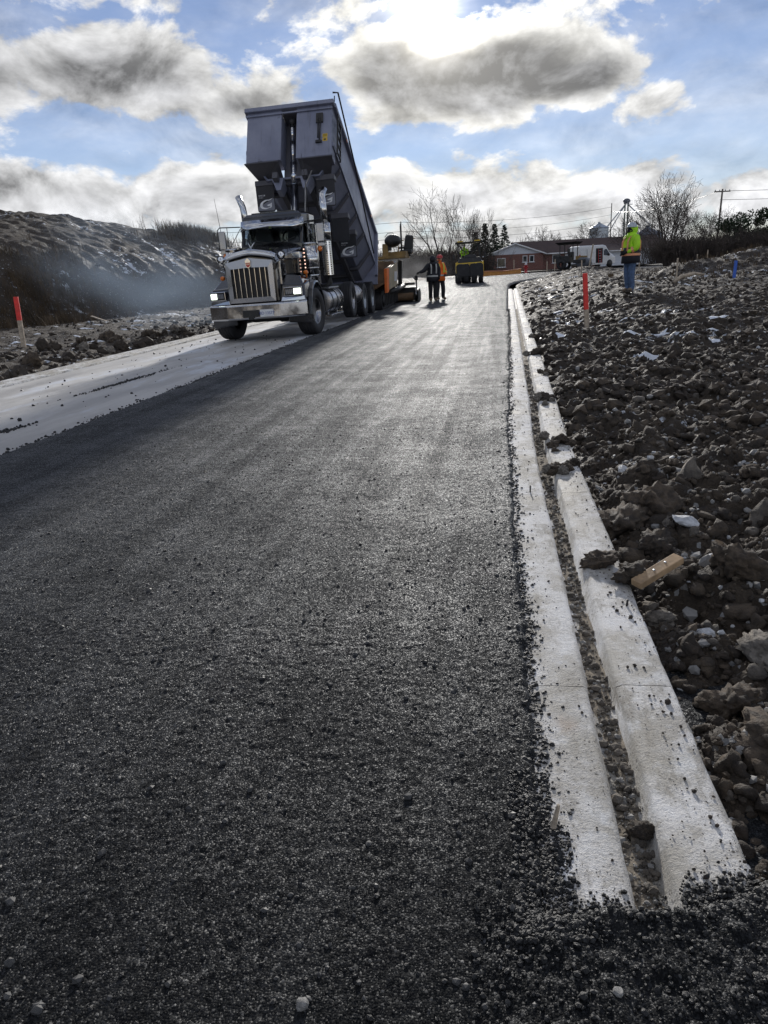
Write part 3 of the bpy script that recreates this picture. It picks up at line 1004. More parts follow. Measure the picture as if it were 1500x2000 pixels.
# beyond: the mat runs on past the paver over both lanes and bends to the right
ysr = spaced((22, 34, 0.25), (34, 84, 1.0))
def road_strip(name, x0f, x1f, ys, n, mat):
    ys = np.array(ys)
    U, Y = np.meshgrid(np.linspace(0, 1, n), ys)
    X = x0f(Y) * (1 - U) + x1f(Y) * U
    edge = np.minimum(U, 1 - U) * (x1f(Y) - x0f(Y))
    Z = far_road(X, Y) - 0.10 * (1 - smooth(edge / 0.13 + 0.1))
    V = np.stack([X.ravel(), Y.ravel(), Z.ravel()], 1)
    i = np.arange(n * len(ys)).reshape(len(ys), n)
    Fq = np.stack([i[:-1, :-1], i[:-1, 1:], i[1:, 1:], i[1:, :-1]], -1).reshape(-1, 4)
    return obj(name, raw_mesh(name, V, Fq, mat), kind='structure')
road_strip('asphalt_road', lambda y: CROWN - 0.02 - 3.3 * smooth((y - 31.6) / 0.8), lambda y: 0.14 + kerb_shift(y) + 26 * smooth((y - 70) / 16) * (y > 70), ysr, 70, ASPHALT)
grid('asphalt_road', spaced((-60, -7.3, 2.0)), spaced((50, 62, 1.0)), lambda x, y: base_z(x, y) + 0.02, ASPHALT)

# ------------------------------------------------------------------ kerbs, cast in sections with open joints
kerb = bpy.data.objects.new('kerb', None)
link(kerb)
kerb['kind'] = 'structure'
KPROF = [(0.085, -0.12), (0.085, 0.0), (0.10, 0.004), (0.272, 0.004), (0.286, -0.004), (0.297, -0.046), (0.332, -0.053), (0.366, -0.046), (0.379, 0.006), (0.392, 0.016), (0.535, 0.018), (0.548, 0.008), (0.552, -0.12)]
def kerb_section(par, name, prof, y0, y1, shiftf, x_off=0.0, mirror=1, dz=0.0, step=0.05, seed=0):
    ys_ = np.linspace(y0, y1, max(2, int((y1 - y0) / step)))
    P = np.array(prof)
    U, Y = np.meshgrid(np.arange(len(P)), ys_)
    wob = 0.006 * fbm(Y / 0.4, U * 1.7, 120 + seed, 3) + 0.0035 * fbm(Y / 0.05, U * 1.7, 125 + seed, 2)
    X = x_off + mirror * (P[:, 0][None] + wob) + shiftf(Y)
    Z = base_z(x_off + 0 * Y, Y) + dz + P[:, 1][None] + 0.004 * fbm(Y / 0.3, U * 0.9, 130 + seed, 3) * (P[:, 1][None] > -0.1)
    nx, ny = len(P), len(ys_)
    V = np.stack([X.ravel(), Y.ravel(), Z.ravel()], 1)
    i = np.arange(nx * ny).reshape(ny, nx)
    Fq = np.stack([i[:-1, :-1], i[:-1, 1:], i[1:, 1:], i[1:, :-1]], -1).reshape(-1, 4)
    if mirror < 0:
        Fq = Fq[:, ::-1]
    bm = bmesh.new()
    bm.from_mesh(raw_mesh('tmp', V, Fq, CONCRETE))
    bmesh.ops.recalc_face_normals(bm, faces=bm.faces)
    me = bpy.data.meshes.new(name)
    bm.to_mesh(me)
    bm.free()
    me.materials.append(CONCRETE)
    return obj(name, me, par)
cuts = [1.08, 2.06, 4.1, 6.2, 8.3, 10.4, 12.5, 14.6, 16.7, 18.8, 20.9, 24, 27, 30, 33, 36, 40]
for k in range(len(cuts) - 1):
    kerb_section(kerb, 'kerb_section', KPROF, cuts[k] + 0.0015, cuts[k + 1] - 0.0015, kerb_shift, dz=0.012, step=0.05 if k < 6 else 0.25, seed=0)
kerb2 = bpy.data.objects.new('kerb', None)
link(kerb2)
kerb2['kind'] = 'structure'
LPROF = [(0.0, -0.12), (0.0, 0.0), (0.15, 0.005), (0.165, -0.03), (0.225, -0.03), (0.24, 0.012), (0.40, 0.016), (0.42, 0.0), (0.42, -0.12)]
for k in range(12):
    y0 = 4 + k * 3.2
    kerb_section(kerb2, 'kerb_section', LPROF, y0 + 0.006, y0 + 3.194, lambda y: 0 * y, x_off=-7.56, mirror=-1, dz=0.01, step=0.2, seed=40)

# ================================================================== DUMP TRUCK (faces the camera: its nose points to -Y, its own left is +X)
TX, TY = -5.34, 17.25
truck = thing('dump_truck', 'black long-nosed dump truck with grey box raised, tipping into the paver', 'truck',
              (TX, TY, float(base_z(TX, TY)) - 0.015), (0.0205, -0.020, 0))

def tyre_profile(r, w, rim_r, ribs):
    h = w / 2
    p = [(-h * 0.72, rim_r), (-h * 0.90, rim_r + 0.02), (-h, rim_r + (r - rim_r) * 0.45), (-h * 0.95, r - 0.045), (-h * 0.84, r - 0.012)]
    if ribs:
        n = 4
        g = 0.010
        for k in range(n):
            c = -h * 0.84 + (k + 1) * (h * 1.68) / (n + 1)
            p += [(c - g, r), (c - g * 0.6, r - 0.016), (c + g * 0.6, r - 0.016), (c + g, r)]
    else:
        p += [(-h * 0.5, r - 0.014), (h * 0.5, r - 0.014)]
    p += [(h * 0.84, r - 0.012), (h * 0.95, r - 0.045), (h, rim_r + (r - rim_r) * 0.45), (h * 0.90, rim_r + 0.02), (h * 0.72, rim_r)]
    return p

def make_wheel(parent, loc, r=0.53, w=0.38, steer=0.0, lugs=False, outer=1, dual=False, rimmat=None, name='wheel'):
    e = part_empty(name, parent, loc, (0, 0, steer))
    rim_r = r * 0.545
    for k in ((0,) if not dual else (0, 1)):
        off = -outer * k * (w + 0.07)
        t = MB()
        t.lathe(tyre_profile(r, w, rim_r, not lugs), 40, 'X', (off, 0, 0), True, True)
        if lugs:
            nl = 40
            for i in range(nl):
                a = 2 * math.pi * i / nl
                for side in (-1, 1):
                    a2 = a + (0.5 * 2 * math.pi / nl if side > 0 else 0)
                    R = Matrix.Rotation(a2, 3, 'X') @ Matrix.Rotation(side * 0.45, 3, 'Z')
                    c = Matrix.Rotation(a2, 3, 'X') @ Vector((side * w * 0.235, 0, r - 0.012))
                    t.box((c.x + off, c.y, c.z), (w * 0.44, 0.042, 0.028), R)
        t.build('tyre', RUBBER, e)
    m = MB()
    s = outer
    h = w / 2
    m.lathe([(s * h * 0.74, rim_r + 0.012), (s * h * 0.80, rim_r), (s * h * 0.55, rim_r - 0.025), (s * h * 0.15, rim_r - 0.045), (s * h * (-0.05 if not dual else -0.3), rim_r * 0.70),
             (s * h * (0.05 if not dual else -0.2), rim_r * 0.50), (s * h * (0.45 if not dual else 0.1), rim_r * 0.40), (s * h * (0.62 if not dual else 0.15), rim_r * 0.30), (s * h * (0.70 if not dual else 0.2), 0.0)], 28, 'X')
    rb = m.build('rim', rimmat or ALU, e)
    nb = MB()
    for i in range(10):
        a = 2 * math.pi * i / 10
        q = rim_r * 0.60
        x0 = s * h * (0.0 if not dual else -0.25)
        nb.cyl((x0, q * math.cos(a), q * math.sin(a)), (x0 + s * 0.06, q * math.cos(a), q * math.sin(a)), 0.019, 0.015, 6)
    nb.build('wheel_nuts', CHROME, e, kind='stuff')
    # hand holes: solid black blocks stand in for the shade inside the slots
    hh = MB()
    for i in range(10):
        a = 2 * math.pi * (i + 0.5) / 10
        q = rim_r * 0.80
        x0 = s * h * (0.055 if not dual else -0.12)
        R = Matrix.Rotation(a, 3, 'X')
        hh.box((x0, -q * math.sin(a), q * math.cos(a)), (0.035, 0.05, 0.035), R)
    hh.build('hand_hole_shade', BLACKPLASTIC, e, kind='stuff')
    return e

for s in (-1, 1):
    make_wheel(truck, (s * 1.0, 0.0, 0.535), 0.535, 0.40, rad(-7), False, s)
for s in (-1, 1):
    make_wheel(truck, (s * 1.02, 4.75, 0.60), 0.52, 0.30, 0.0, False, s)
for y in (6.55, 8.1):
    for s in (-1, 1):
        make_wheel(truck, (s * 1.07, y, 0.52), 0.52, 0.27, 0.0, True, s, True, GALV)
MB().tube([(-0.85, 0, 0.48), (-0.4, 0, 0.42), (0.4, 0, 0.42), (0.85, 0, 0.48)], 0.06, 8).build('axle', CHASSIS, truck)
for y, z in ((4.75, 0.6), (6.55, 0.52), (8.1, 0.52)):
    MB().lathe([(-1.0, 0.0), (-1.0, 0.085), (-0.22, 0.085), (-0.14, 0.2), (0.14, 0.2), (0.22, 0.085), (1.0, 0.085), (1.0, 0.0)], 14, 'X', (0, y, z)).build('axle', CHASSIS, truck)
fr = MB()
for s in (-1, 1):
    fr.box((s * 0.43, 3.9, 0.93), (0.09, 9.8, 0.27))
for y in (0.3, 2.6, 4.0, 5.6, 7.3, 8.6):
    fr.box((0, y, 0.9), (0.78, 0.12, 0.2))
fr.box((0, -0.75, 0.62), (1.5, 0.7, 0.12))
fr.box((0, -0.2, 0.75), (1.0, 1.2, 0.35))
fr.build('frame_rail', CHASSIS, truck, 0.01)

# bumper, swept back at the ends
b = MB()
outer_ = [(-1.16, -0.88), (-0.62, -1.26), (0.62, -1.26), (1.16, -0.88)]
rings = []
for z, k in ((0.49, 0.03), (0.52, 0.0), (0.80, 0.0), (0.83, 0.03)):
    rings.append([(x * (1 - k * 0.2), y + k, z) for x, y in outer_] + [(x * 0.97, y + 0.14, z) for x, y in reversed(outer_)])
b.loft(rings)
bump_o = b.build('bumper', CHROME, truck, 0.012)
pl = MB().box((0.315, -1.272, 0.615), (0.31, 0.012, 0.155)).build('licence_plate', WHITEPAINT, truck, 0.003)
tm = obj('plate_lettering', text_mesh('BD\u00b713577', 0.085, PLATEBLUE), pl, (0.315, -1.2795, 0.612), (rad(90), 0, 0))
MB().box((-0.05, -1.29, 0.62), (0.36, 0.07, 0.15)).box((-0.05, -1.30, 0.52), (0.12, 0.06, 0.07)).build('tow_bracket', BLACKPLASTIC, truck, 0.01)

# bonnet: rings from the grille shell back to the windscreen
def hood_ring(y, w, zt, zb, crown, wb):
    pts = []
    for t in np.linspace(-1, 1, 13):
        x = t * w
        z = zt + crown * (1 - abs(t)) - (0.10 * max(0, abs(t) - 0.8) / 0.2)
        pts.append((x, y, z))
    pts += [(wb, y, zt - 0.25), (wb * 1.01, y, zb), (-wb * 1.01, y, zb), (-wb, y, zt - 0.25)]
    return pts
h = MB()
h.loft([hood_ring(-1.08, 0.58, 1.76, 0.84, 0.09, 0.57), hood_ring(-1.0, 0.595, 1.80, 0.84, 0.11, 0.585), hood_ring(-0.2, 0.63, 1.95, 0.95, 0.10, 0.62), hood_ring(0.72, 0.76, 2.11, 1.0, 0.07, 0.75)], sm=False)
hood = h.build('hood', BLACKPAINT, truck, 0.025)
# chrome crown over the grille and its ornament
c = MB()
rg = []
for y, dz, w in ((-1.16, 0.0, 0.60), (-1.18, 0.07, 0.60), (-1.10, 0.13, 0.605), (-0.90, 0.145, 0.61)):
    rg.append([(t * w, y + 0.03 * abs(t), 1.745 + dz + 0.105 * (1 - abs(t) ** 1.4) - 0.03 * max(0, abs(t) - .85) / .15) for t in np.linspace(-1, 1, 13)])
c.loft(rg, closed=False, caps=False, sm=True)
crown = c.build('hood_crown', CHROME, truck)
so = crown.modifiers.new('thick', 'SOLIDIFY')
so.thickness = 0.02
orn = MB()
orn.tube([(0, -0.86, 1.98), (-0.03, -0.86, 2.06), (-0.075, -0.83, 2.13)], [0.012, 0.014, 0.005], 6)
orn.tube([(0, -0.86, 1.98), (0.03, -0.86, 2.06), (0.085, -0.83, 2.13)], [0.012, 0.014, 0.005], 6)
orn.tube([(0, -0.86, 1.94), (0, -0.86, 2.05)], [0.02, 0.012], 6)
orn.build('hood_ornament', CHROME, crown)

# grille: frame, dark mesh, bars, badge
g = MB()
go = [(-0.535, 0.86), (0.535, 0.86), (0.545, 1.72), (0.0, 1.80), (-0.545, 1.72)]
gi = [(-0.43, 0.96), (0.43, 0.96), (0.43, 1.585), (0.0, 1.60), (-0.43, 1.585)]
n5 = 5
vs = [(x, -1.185, z) for x, z in go] + [(x, -1.20, z) for x, z in gi] + [(x, -1.09, z) for x, z in go] + [(x, -1.12, z) for x, z in gi]
fs = []
for i in range(n5):
    j = (i + 1) % n5
    fs += [(i, j, n5 + j, n5 + i), (2 * n5 + i, 2 * n5 + j, j, i), (n5 + i, n5 + j, 3 * n5 + j, 3 * n5 + i)]
g.add(vs, fs)
grille = g.build('grille', ALU, truck)
MB().box((0, -1.13, 1.27), (0.90, 0.02, 0.68)).build('grille_mesh', simple('grille_mesh_black', (0.011, 0.011, 0.012), 0.5), grille)
mesh_l = MB()
for k in range(26):
    mesh_l.box((0, -1.143, 0.975 + k * 0.0245), (0.86, 0.008, 0.008))
mesh_l.build('grille_louvres', BLACKPLASTIC, grille, kind='stuff')
bar_me = None
for k in range(7):
    x = -0.36 + k * 0.12
    mb = MB().box((0, 0, 0), (0.013, 0.03, 0.63))
    if bar_me is None:
        bar_me = mb.mesh('grille_bar', CHROME)
    obj('grille_bar', bar_me, grille, (x, -1.175, 1.275))
bd = MB()
bd.cur = 0
bd.prism([(-0.055, 1.62), (0.0, 1.58), (0.055, 1.62), (0.065, 1.74), (0.0, 1.80), (-0.065, 1.74)], -1.235, -1.20, 'Y')
badge = bd.build('badge', CHROME, grille, 0.004)
MB().prism([(-0.045, 1.635), (0.0, 1.60), (0.045, 1.635), (0.052, 1.70), (-0.052, 1.70)], -1.241, -1.236, 'Y').build('badge_enamel', REDLENS, grille)
obj('badge_lettering', text_mesh('KW', 0.055, CHROME, 0.004), grille, (0, -1.245, 1.665), (rad(90), 0, 0))

# wings with wheel arches and lamp pods
for s in (-1, 1):
    f = MB()
    # arch band over the tyre
    rings = []
    for k in range(13):
        a = rad(200 - k * 17)
        y, z = 0.03 + 0.70 * math.cos(a), 0.56 + 0.70 * math.sin(a)
        y2, z2_ = 0.03 + 0.64 * math.cos(a), 0.56 + 0.64 * math.sin(a)
        rings.append([(s * 0.62, y, z + 0.02), (s * 1.10, y, z), (s * 1.215, y, z - 0.03), (s * 1.215, y2, z2_ - 0.03), (s * 0.62, y2, z2_)])
    f.loft(rings, sm=False)
    # front of the wing, sloping down to the lamp
    f.hexa([(s * 0.57, -0.98, 0.86), (s * 1.12, -0.80, 0.86), (s * 1.16, -0.42, 0.86), (s * 0.57, -0.42, 0.86)] if s > 0 else
           [(-1.12, -0.80, 0.86), (-0.57, -0.98, 0.86), (-0.57, -0.42, 0.86), (-1.16, -0.42, 0.86)],
           [(s * 0.60, -0.86, 1.19), (s * 1.10, -0.74, 1.17), (s * 1.13, -0.38, 1.24), (s * 0.60, -0.38, 1.36)] if s > 0 else
           [(-1.10, -0.74, 1.17), (-0.60, -0.86, 1.19), (-0.60, -0.38, 1.36), (-1.13, -0.38, 1.24)])
    f.hexa([(s * 0.60, -0.86, 1.18), (s * 1.08, -0.73, 1.16), (s * 1.10, 0.5, 1.16), (s * 0.60, 0.5, 1.16)] if s > 0 else
           [(-1.08, -0.73, 1.16), (-0.60, -0.86, 1.18), (-0.60, 0.5, 1.16), (-1.10, 0.5, 1.16)],
           [(s * 0.62, -0.55, 1.40), (s * 0.95, -0.50, 1.36), (s * 1.0, 0.4, 1.34), (s * 0.64, 0.4, 1.44)] if s > 0 else
           [(-0.95, -0.50, 1.36), (-0.62, -0.55, 1.40), (-0.64, 0.4, 1.44), (-1.0, 0.4, 1.34)])
    f.build('fender', BLACKPAINT, truck, 0.03)
    hl = MB()
    hl.box((s * 0.87, -0.925, 1.03), (0.42, 0.14, 0.20), Matrix.Rotation(s * 0.27, 3, 'Z'))
    head = hl.build('headlight', CHROME, truck, 0.015)
    R = Matrix.Rotation(s * 0.27, 3, 'Z')
    def hp(u, v, d):
        p = R @ Vector((u, -0.07 - d, v))
        return (s * 0.87 + p.x, -0.925 + p.y, 1.03 + p.z)
    MB().box(hp(0, 0, 0.002), (0.385, 0.02, 0.165), R).build('lamp_bezel', BLACKPLASTIC, head, 0.004)
    MB().box(hp(s * 0.095, 0, 0.012), (0.165, 0.02, 0.125), R).build('lit_lens', LAMP, head, 0.012)
    off = MB()
    for q in range(4):
        off.box(hp(-s * (0.025 + q * 0.042), 0, 0.012), (0.03, 0.012, 0.10), R)
    off.build('lamp_cells', LAMPOFF, head, 0.003, kind='stuff')
    # bright gusset below the lamp
    MB().hexa([(s * 0.60, -1.03, 0.835), (s * 1.12, -0.86, 0.835), (s * 1.12, -0.7, 0.835), (s * 0.60, -0.85, 0.835)] if s > 0 else [(-1.12, -0.86, 0.835), (-0.60, -1.03, 0.835), (-0.60, -0.85, 0.835), (-1.12, -0.7, 0.835)],
              [(s * 0.63, -1.0, 0.925), (s * 1.10, -0.86, 0.925), (s * 1.10, -0.7, 0.925), (s * 0.63, -0.85, 0.925)] if s > 0 else [(-1.10, -0.86, 0.925), (-0.63, -1.0, 0.925), (-0.63, -0.85, 0.925), (-1.10, -0.7, 0.925)]).build('lamp_gusset', CHROME, truck, 0.006)
    MB().cyl((s * 1.02, -0.15, 1.42), (s * 1.02, -0.20, 1.42), 0.055, 0.05, 12).cyl((s * 1.02, -0.12, 1.30), (s * 1.02, -0.15, 1.42), 0.02, 0.02, 6).build('turn_signal', AMBER, truck)
    # round bonnet mirrors on stalks
    mx_ = s * 0.70
    st = MB().tube([(s * 0.60, -0.75, 1.32), (s * 0.68, -0.88, 1.62), (mx_, -0.93, 1.80)], 0.012, 6)
    st.ball((mx_, -0.93, 1.80), (0.03, 0.03, 0.03))
    hm = st.build('hood_mirror', CHASSIS, truck)
    MB().lathe([(0.05, 0.0), (0.045, 0.05), (0.0, 0.095), (-0.012, 0.095), (-0.012, 0.0)], 20, 'Y', (mx_, -0.97, 1.815)).build('mirror_shell', BLACKPLASTIC, hm)
    MB().lathe([(0.0, 0.086), (-0.012, 0.06), (-0.018, 0.0)], 20, 'Y', (mx_, -0.983, 1.815)).build('mirror_glass', CHROME, hm)

# cab
cb = MB()
def cab_ring(z, wf, wb_, yf, yb):
    return [(-wf, yf, z), (wf, yf, z), (wb_, yf + 0.25, z), (wb_, yb, z), (-wb_, yb, z), (-wb_, yf + 0.25, z)]
low = cab_ring(1.05, 0.78, 0.86, 0.72, 2.02)
mid_ = cab_ring(2.13, 0.77, 0.86, 0.74, 2.02)
cb.loft([low, mid_])
top0 = cab_ring(2.56, 0.74, 0.82, 0.98, 2.02)
top1 = cab_ring(2.80, 0.74, 0.82, 1.02, 2.02)
top2 = cab_ring(2.87, 0.66, 0.74, 1.12, 1.95)
cb.loft([top0, top1, top2])
# posts
for s in (-1, 1):
    cb.hexa(*[[(x, y, z) for x, y in ((s * 0.74 - 0.03, 0.73 + o), (s * 0.74 + 0.04, 0.73 + o), (s * 0.74 + 0.04, 0.80 + o), (s * 0.74 - 0.03, 0.80 + o))] for z, o in ((2.12, 0.0), (2.58, 0.25))])
    cb.box((s * 0.835, 1.16, 2.34), (0.05, 0.07, 0.5))
    cb.box((s * 0.83, 1.85, 2.34), (0.06, 0.34, 0.5))
cb.box((0, 1.98, 2.34), (1.64, 0.06, 0.5))
cab = cb.build('cab', BLACKPAINT, truck, 0.02)
ws = MB()
ws.hexa([(-0.735, 0.755, 2.13), (0.735, 0.755, 2.13), (0.735, 0.765, 2.13), (-0.735, 0.765, 2.13)], [(-0.715, 1.0, 2.57), (0.715, 1.0, 2.57), (0.715, 1.01, 2.57), (-0.715, 1.01, 2.57)])
ws.build('windscreen', CABGLASS, truck)
for s in (-1, 1):
    MB().hexa([(s * 0.84, 1.0, 2.14), (s * 0.848, 1.0, 2.14), (s * 0.848, 1.70, 2.14), (s * 0.84, 1.70, 2.14)], [(s * 0.82, 1.15, 2.56), (s * 0.828, 1.15, 2.56), (s * 0.828, 1.70, 2.56), (s * 0.82, 1.70, 2.56)]).build('side_window', CABGLASS, truck)
    MB().box((s * 0.868, 1.32, 1.62), (0.02, 0.95, 1.0)).build('door', BLACKPAINT, truck, 0.015)
inn = MB()
inn.box((0, 0.92, 2.10), (1.4, 0.3, 0.14))
for s in (-1, 1):
    inn.box((s * 0.42, 1.62, 2.20), (0.46, 0.16, 0.62), taper=0.85)
    inn.box((s * 0.42, 1.60, 2.55), (0.26, 0.12, 0.14))
inn.lathe([(-0.012, 0.20), (0.012, 0.20), (0.012, 0.225), (-0.012, 0.225)], 20, 'Y', (0.40, 1.15, 2.24), closed=True)
inn.build('cab_interior', BLACKPLASTIC, truck)
MB().box((-0.06, 0.99, 2.535), (0.06, 0.01, 0.05)).build('permit_sticker', TAPELIME, truck)
wp = MB()
for s, d in ((-1, 0.30), (1, -0.30)):
    wp.tube([(0.12 + s * 0.05, 0.735, 2.145), (0.12 + s * 0.05 + (-0.52 if s < 0 else 0.42), 0.79, 2.235 if s < 0 else 2.26)], 0.011, 5)
wp.build('wiper', BLACKPLASTIC, truck)
# sun visor: a bright peaked band
v = MB()
rg = []
for k, (y, z0, z1) in enumerate(((0.70, 2.49, 2.70), (0.70, 2.49, 2.70))):
    pass
xs_ = np.linspace(-1, 1, 15)
front_b = [(t * 0.80, 0.60 + 0.30 * abs(t) ** 4, 2.545 - 0.055 * abs(t) ** 1.0) for t in xs_]
front_t = [(t * 0.80, 0.86 + 0.16 * abs(t) ** 4, 2.72) for t in xs_]
v.loft([front_b, front_t], closed=False, caps=False, sm=True)
vis = v.build('sun_visor', CHROME, truck)
so = vis.modifiers.new('thick', 'SOLIDIFY')
so.thickness = 0.018
# cab roof lamps / horn
MB().box((0, 1.5, 2.885), (1.1, 0.7, 0.03)).build('roof_cap', BLACKPAINT, truck, 0.01)
for s in (-1, 1):
    an = MB()
    if s > 0:
        an.tube([(0.74, 1.9, 2.85), (0.68, 2.0, 3.9), (0.66, 2.0, 4.25)], [0.011, 0.007, 0.004], 5)
    else:
        an.tube([(-1.24, 0.8, 2.05), (-1.27, 0.8, 2.6), (-1.33, 0.82, 3.28)], [0.011, 0.007, 0.004], 5)
    an.build('antenna', CHASSIS, truck)
# west coast mirrors on their frames
for s in (-1, 1):
    fr = MB()
    x0, x1 = s * 0.82, s * 1.34
    fr.tube([(x0, 0.98, 2.60), (s * 1.28, 0.78, 2.61), (x1, 0.76, 2.55), (x1, 0.76, 2.10), (s * 1.28, 0.76, 2.04), (x0, 0.9, 2.06)], 0.014, 6)
    fr.tube([(x0, 0.98, 2.56), (s * 1.12, 0.8, 2.06)], 0.009, 5)
    fr.tube([(s * 1.10, 0.8, 2.60), (s * 1.10, 0.8, 2.05)], 0.009, 5)
    mf = fr.build('mirror_bracket', CHASSIS, truck)
    MB().box((s * 1.235, 0.755, 2.31), (0.17, 0.07, 0.42)).build('mirror', ALU, mf, 0.02)
    MB().box((s * 1.235, 0.795, 2.31), (0.15, 0.01, 0.40)).build('mirror_glass', CHROME, mf)
    MB().box((s * 1.235, 0.77, 2.04), (0.17, 0.06, 0.09)).build('lower_mirror', ALU, mf, 0.015)
    MB().lathe([(0.02, 0.0), (0.02, 0.055), (-0.02, 0.065), (-0.05, 0.04), (-0.06, 0.0)], 14, 'Y', (s * 1.20, 0.74, 1.94)).build('marker_lamp', AMBER, mf)
# air cleaners with marker lamp strips
for s in (-1, 1):
    ac = MB().cyl((s * 0.98, 0.62, 1.36), (s * 0.98, 0.62, 2.06), 0.165, None, 24).cyl((s * 0.98, 0.62, 2.06), (s * 0.98, 0.62, 2.10), 0.175, 0.13, 24).cyl((s * 0.98, 0.62, 1.30), (s * 0.98, 0.62, 1.36), 0.12, 0.165, 24)
    for z in (1.5, 1.75):
        ac.cyl((s * 0.98, 0.62, z), (s * 0.98, 0.62, z + 0.025), 0.172, None, 24)
    a_o = ac.build('air_cleaner', CHROME, truck)
    MB().box((s * 0.87, 0.455, 1.70), (0.07, 0.03, 0.62)).build('lamp_strip', BLACKPLASTIC, a_o, 0.004)
    lm = MB().cyl((0, 0, 0), (0, -0.012, 0), 0.017, 0.012, 10).mesh('marker_light', LEDPINK)
    for q in range(7):
        obj('marker_light', lm, a_o, (s * 0.87, 0.438, 1.45 + q * 0.083))
    MB().cyl((s * 0.98, 0.42, 1.42), (s * 0.98, 0.455, 1.42), 0.001, 0.02, 8).build('air_cleaner_cap', CHROME, a_o)
    # intake duct box on the bonnet side
    MB().box((s * 0.74, 0.22, 1.82), (0.24, 0.34, 0.16)).build('intake_duct', CHROME, truck, 0.02)
    MB().box((s * 0.71, 0.22, 1.58), (0.20, 0.32, 0.34)).build('intake_panel', BLACKPAINT, truck, 0.02)
    # bonnet side trim with bright louvres
    sd = MB()
    for q in range(4):
        sd.box((s * 0.606 + s * 0.02, -0.62 + q * 0.05, 1.52), (0.03, 0.022, 0.26), Matrix.Rotation(0.3, 3, 'X'))
    sd.box((s * 0.60, -0.80, 1.45), (0.03, 0.05, 0.5))
    sd.box((s * 0.605, -0.55, 1.22), (0.03, 0.3, 0.1))
    sd.build('side_trim', CHROME, truck, 0.004, kind='stuff')
    # exhaust: elbow, perforated shield, muffler, curved stack
    ex = MB().tube([(s * 0.80, 2.1, 1.05), (s * 0.98, 2.15, 1.05), (s * 1.06, 2.15, 1.14), (s * 1.06, 2.15, 1.45)], 0.075, 10)
    ex.build('exhaust_elbow', CHASSIS, truck)
    mu = MB().cyl((s * 1.06, 2.15, 1.38), (s * 1.06, 2.15, 2.62), 0.115, None, 20)
    stack = mu.build('exhaust_muffler', ALU, truck)
    tp = MB().tube([(s * 1.06, 2.15, 2.60), (s * 1.06, 2.15, 3.02), (s * 1.06, 2.16, 3.15), (s * 1.06 - s * 0.0, 2.22, 3.27), (s * 1.04, 2.33, 3.42)], [0.082, 0.082, 0.082, 0.082, 0.085], 16, caps=False)
    if s < 0:
        tp = MB().tube([(-1.06, 2.15, 2.60), (-1.06, 2.15, 3.0), (-1.075, 2.16, 3.14), (-1.13, 2.2, 3.27), (-1.21, 2.26, 3.42)], 0.082, 16, caps=False)
    else:
        tp = MB().tube([(1.06, 2.15, 2.60), (1.06, 2.15, 3.0), (1.05, 2.18, 3.14), (1.02, 2.26, 3.27), (1.07, 2.40, 3.44)], 0.082, 16, caps=False)
    tpo = tp.build('stack_pipe', CHROME, stack)
    so = tpo.modifiers.new('thick', 'SOLIDIFY')
    so.thickness = 0.008
    hs = MB()
    hs.cyl((s * 1.06, 2.15, 2.18), (s * 1.06, 2.15, 2.60), 0.135, None, 20)
    hs.build('muffler_band', CHROME, stack)
    # heat shield with real slots: a curved plate of small bars
    sh = MB()
    R_ = 0.137
    angs = np.linspace(rad(200), rad(340), 9)
    for q in range(31):
        z = 1.33 + q * 0.027
        for a0, a1 in zip(angs[:-1], angs[1:]):
            if q % 2 == 1 and (int(round((a0 - angs[0]) / (angs[1] - angs[0]))) % 2 == 0):
                continue
            p = [(s * 1.06 + R_ * math.cos(a), 2.15 + R_ * math.sin(a)) for a in (a0, a1)]
            p2 = [(s * 1.06 + (R_ + .006) * math.cos(a), 2.15 + (R_ + .006) * math.sin(a)) for a in (a0, a1)]
            sh.hexa([(*p2[0], z), (*p2[1], z), (*p[1], z), (*p[0], z)], [(*p2[0], z + 0.027), (*p2[1], z + 0.027), (*p[1], z + 0.027), (*p[0], z + 0.027)])
    sh.build('heat_shield', CHROME, stack, kind='stuff')
    for z in (2.68, 1.5):
        MB().box((s * 0.95, 2.1, z), (0.3, 0.05, 0.05)).build('stack_bracket', CHASSIS, truck)
    # fuel tank, straps, step
    tk = MB().cyl((s * 0.90, 1.35, 0.70), (s * 0.90, 3.0, 0.70), 0.32, None, 28)
    tank = tk.build('fuel_tank', ALU, truck, 0.012)
    for y in (1.6, 2.2, 2.8):
        MB().lathe([(-0.03, 0.322), (-0.03, 0.33), (0.03, 0.33), (0.03, 0.322)], 28, 'Y', (s * 0.90, y, 0.70), closed=True).build('tank_strap', CHASSIS, tank)
    MB().box((s * 1.08, 1.9, 1.02), (0.26, 1.2, 0.04)).build('upper_step', ALU, truck, 0.008)
    MB().box((s * 1.10, 2.1, 0.34), (0.22, 1.5, 0.05)).box((s * 1.05, 1.6, 0.42), (0.05, 0.05, 0.16)).box((s * 1.05, 2.7, 0.42), (0.05, 0.05, 0.16)).build('lower_step', ALU, truck, 0.008)
    # chrome air tank behind the lift axle
    MB().cyl((s * 0.95, 5.25, 0.72), (s * 0.95, 5.85, 0.72), 0.30, None, 24).ball((s * 0.95, 5.25, 0.72), (0.30, 0.10, 0.30), 24, 8).build('air_tank', ALU, truck)

# ---- tipping box on its rear hinge
HINGE = Vector((0.13, 8.26, 1.03))
TH = rad(27.4)
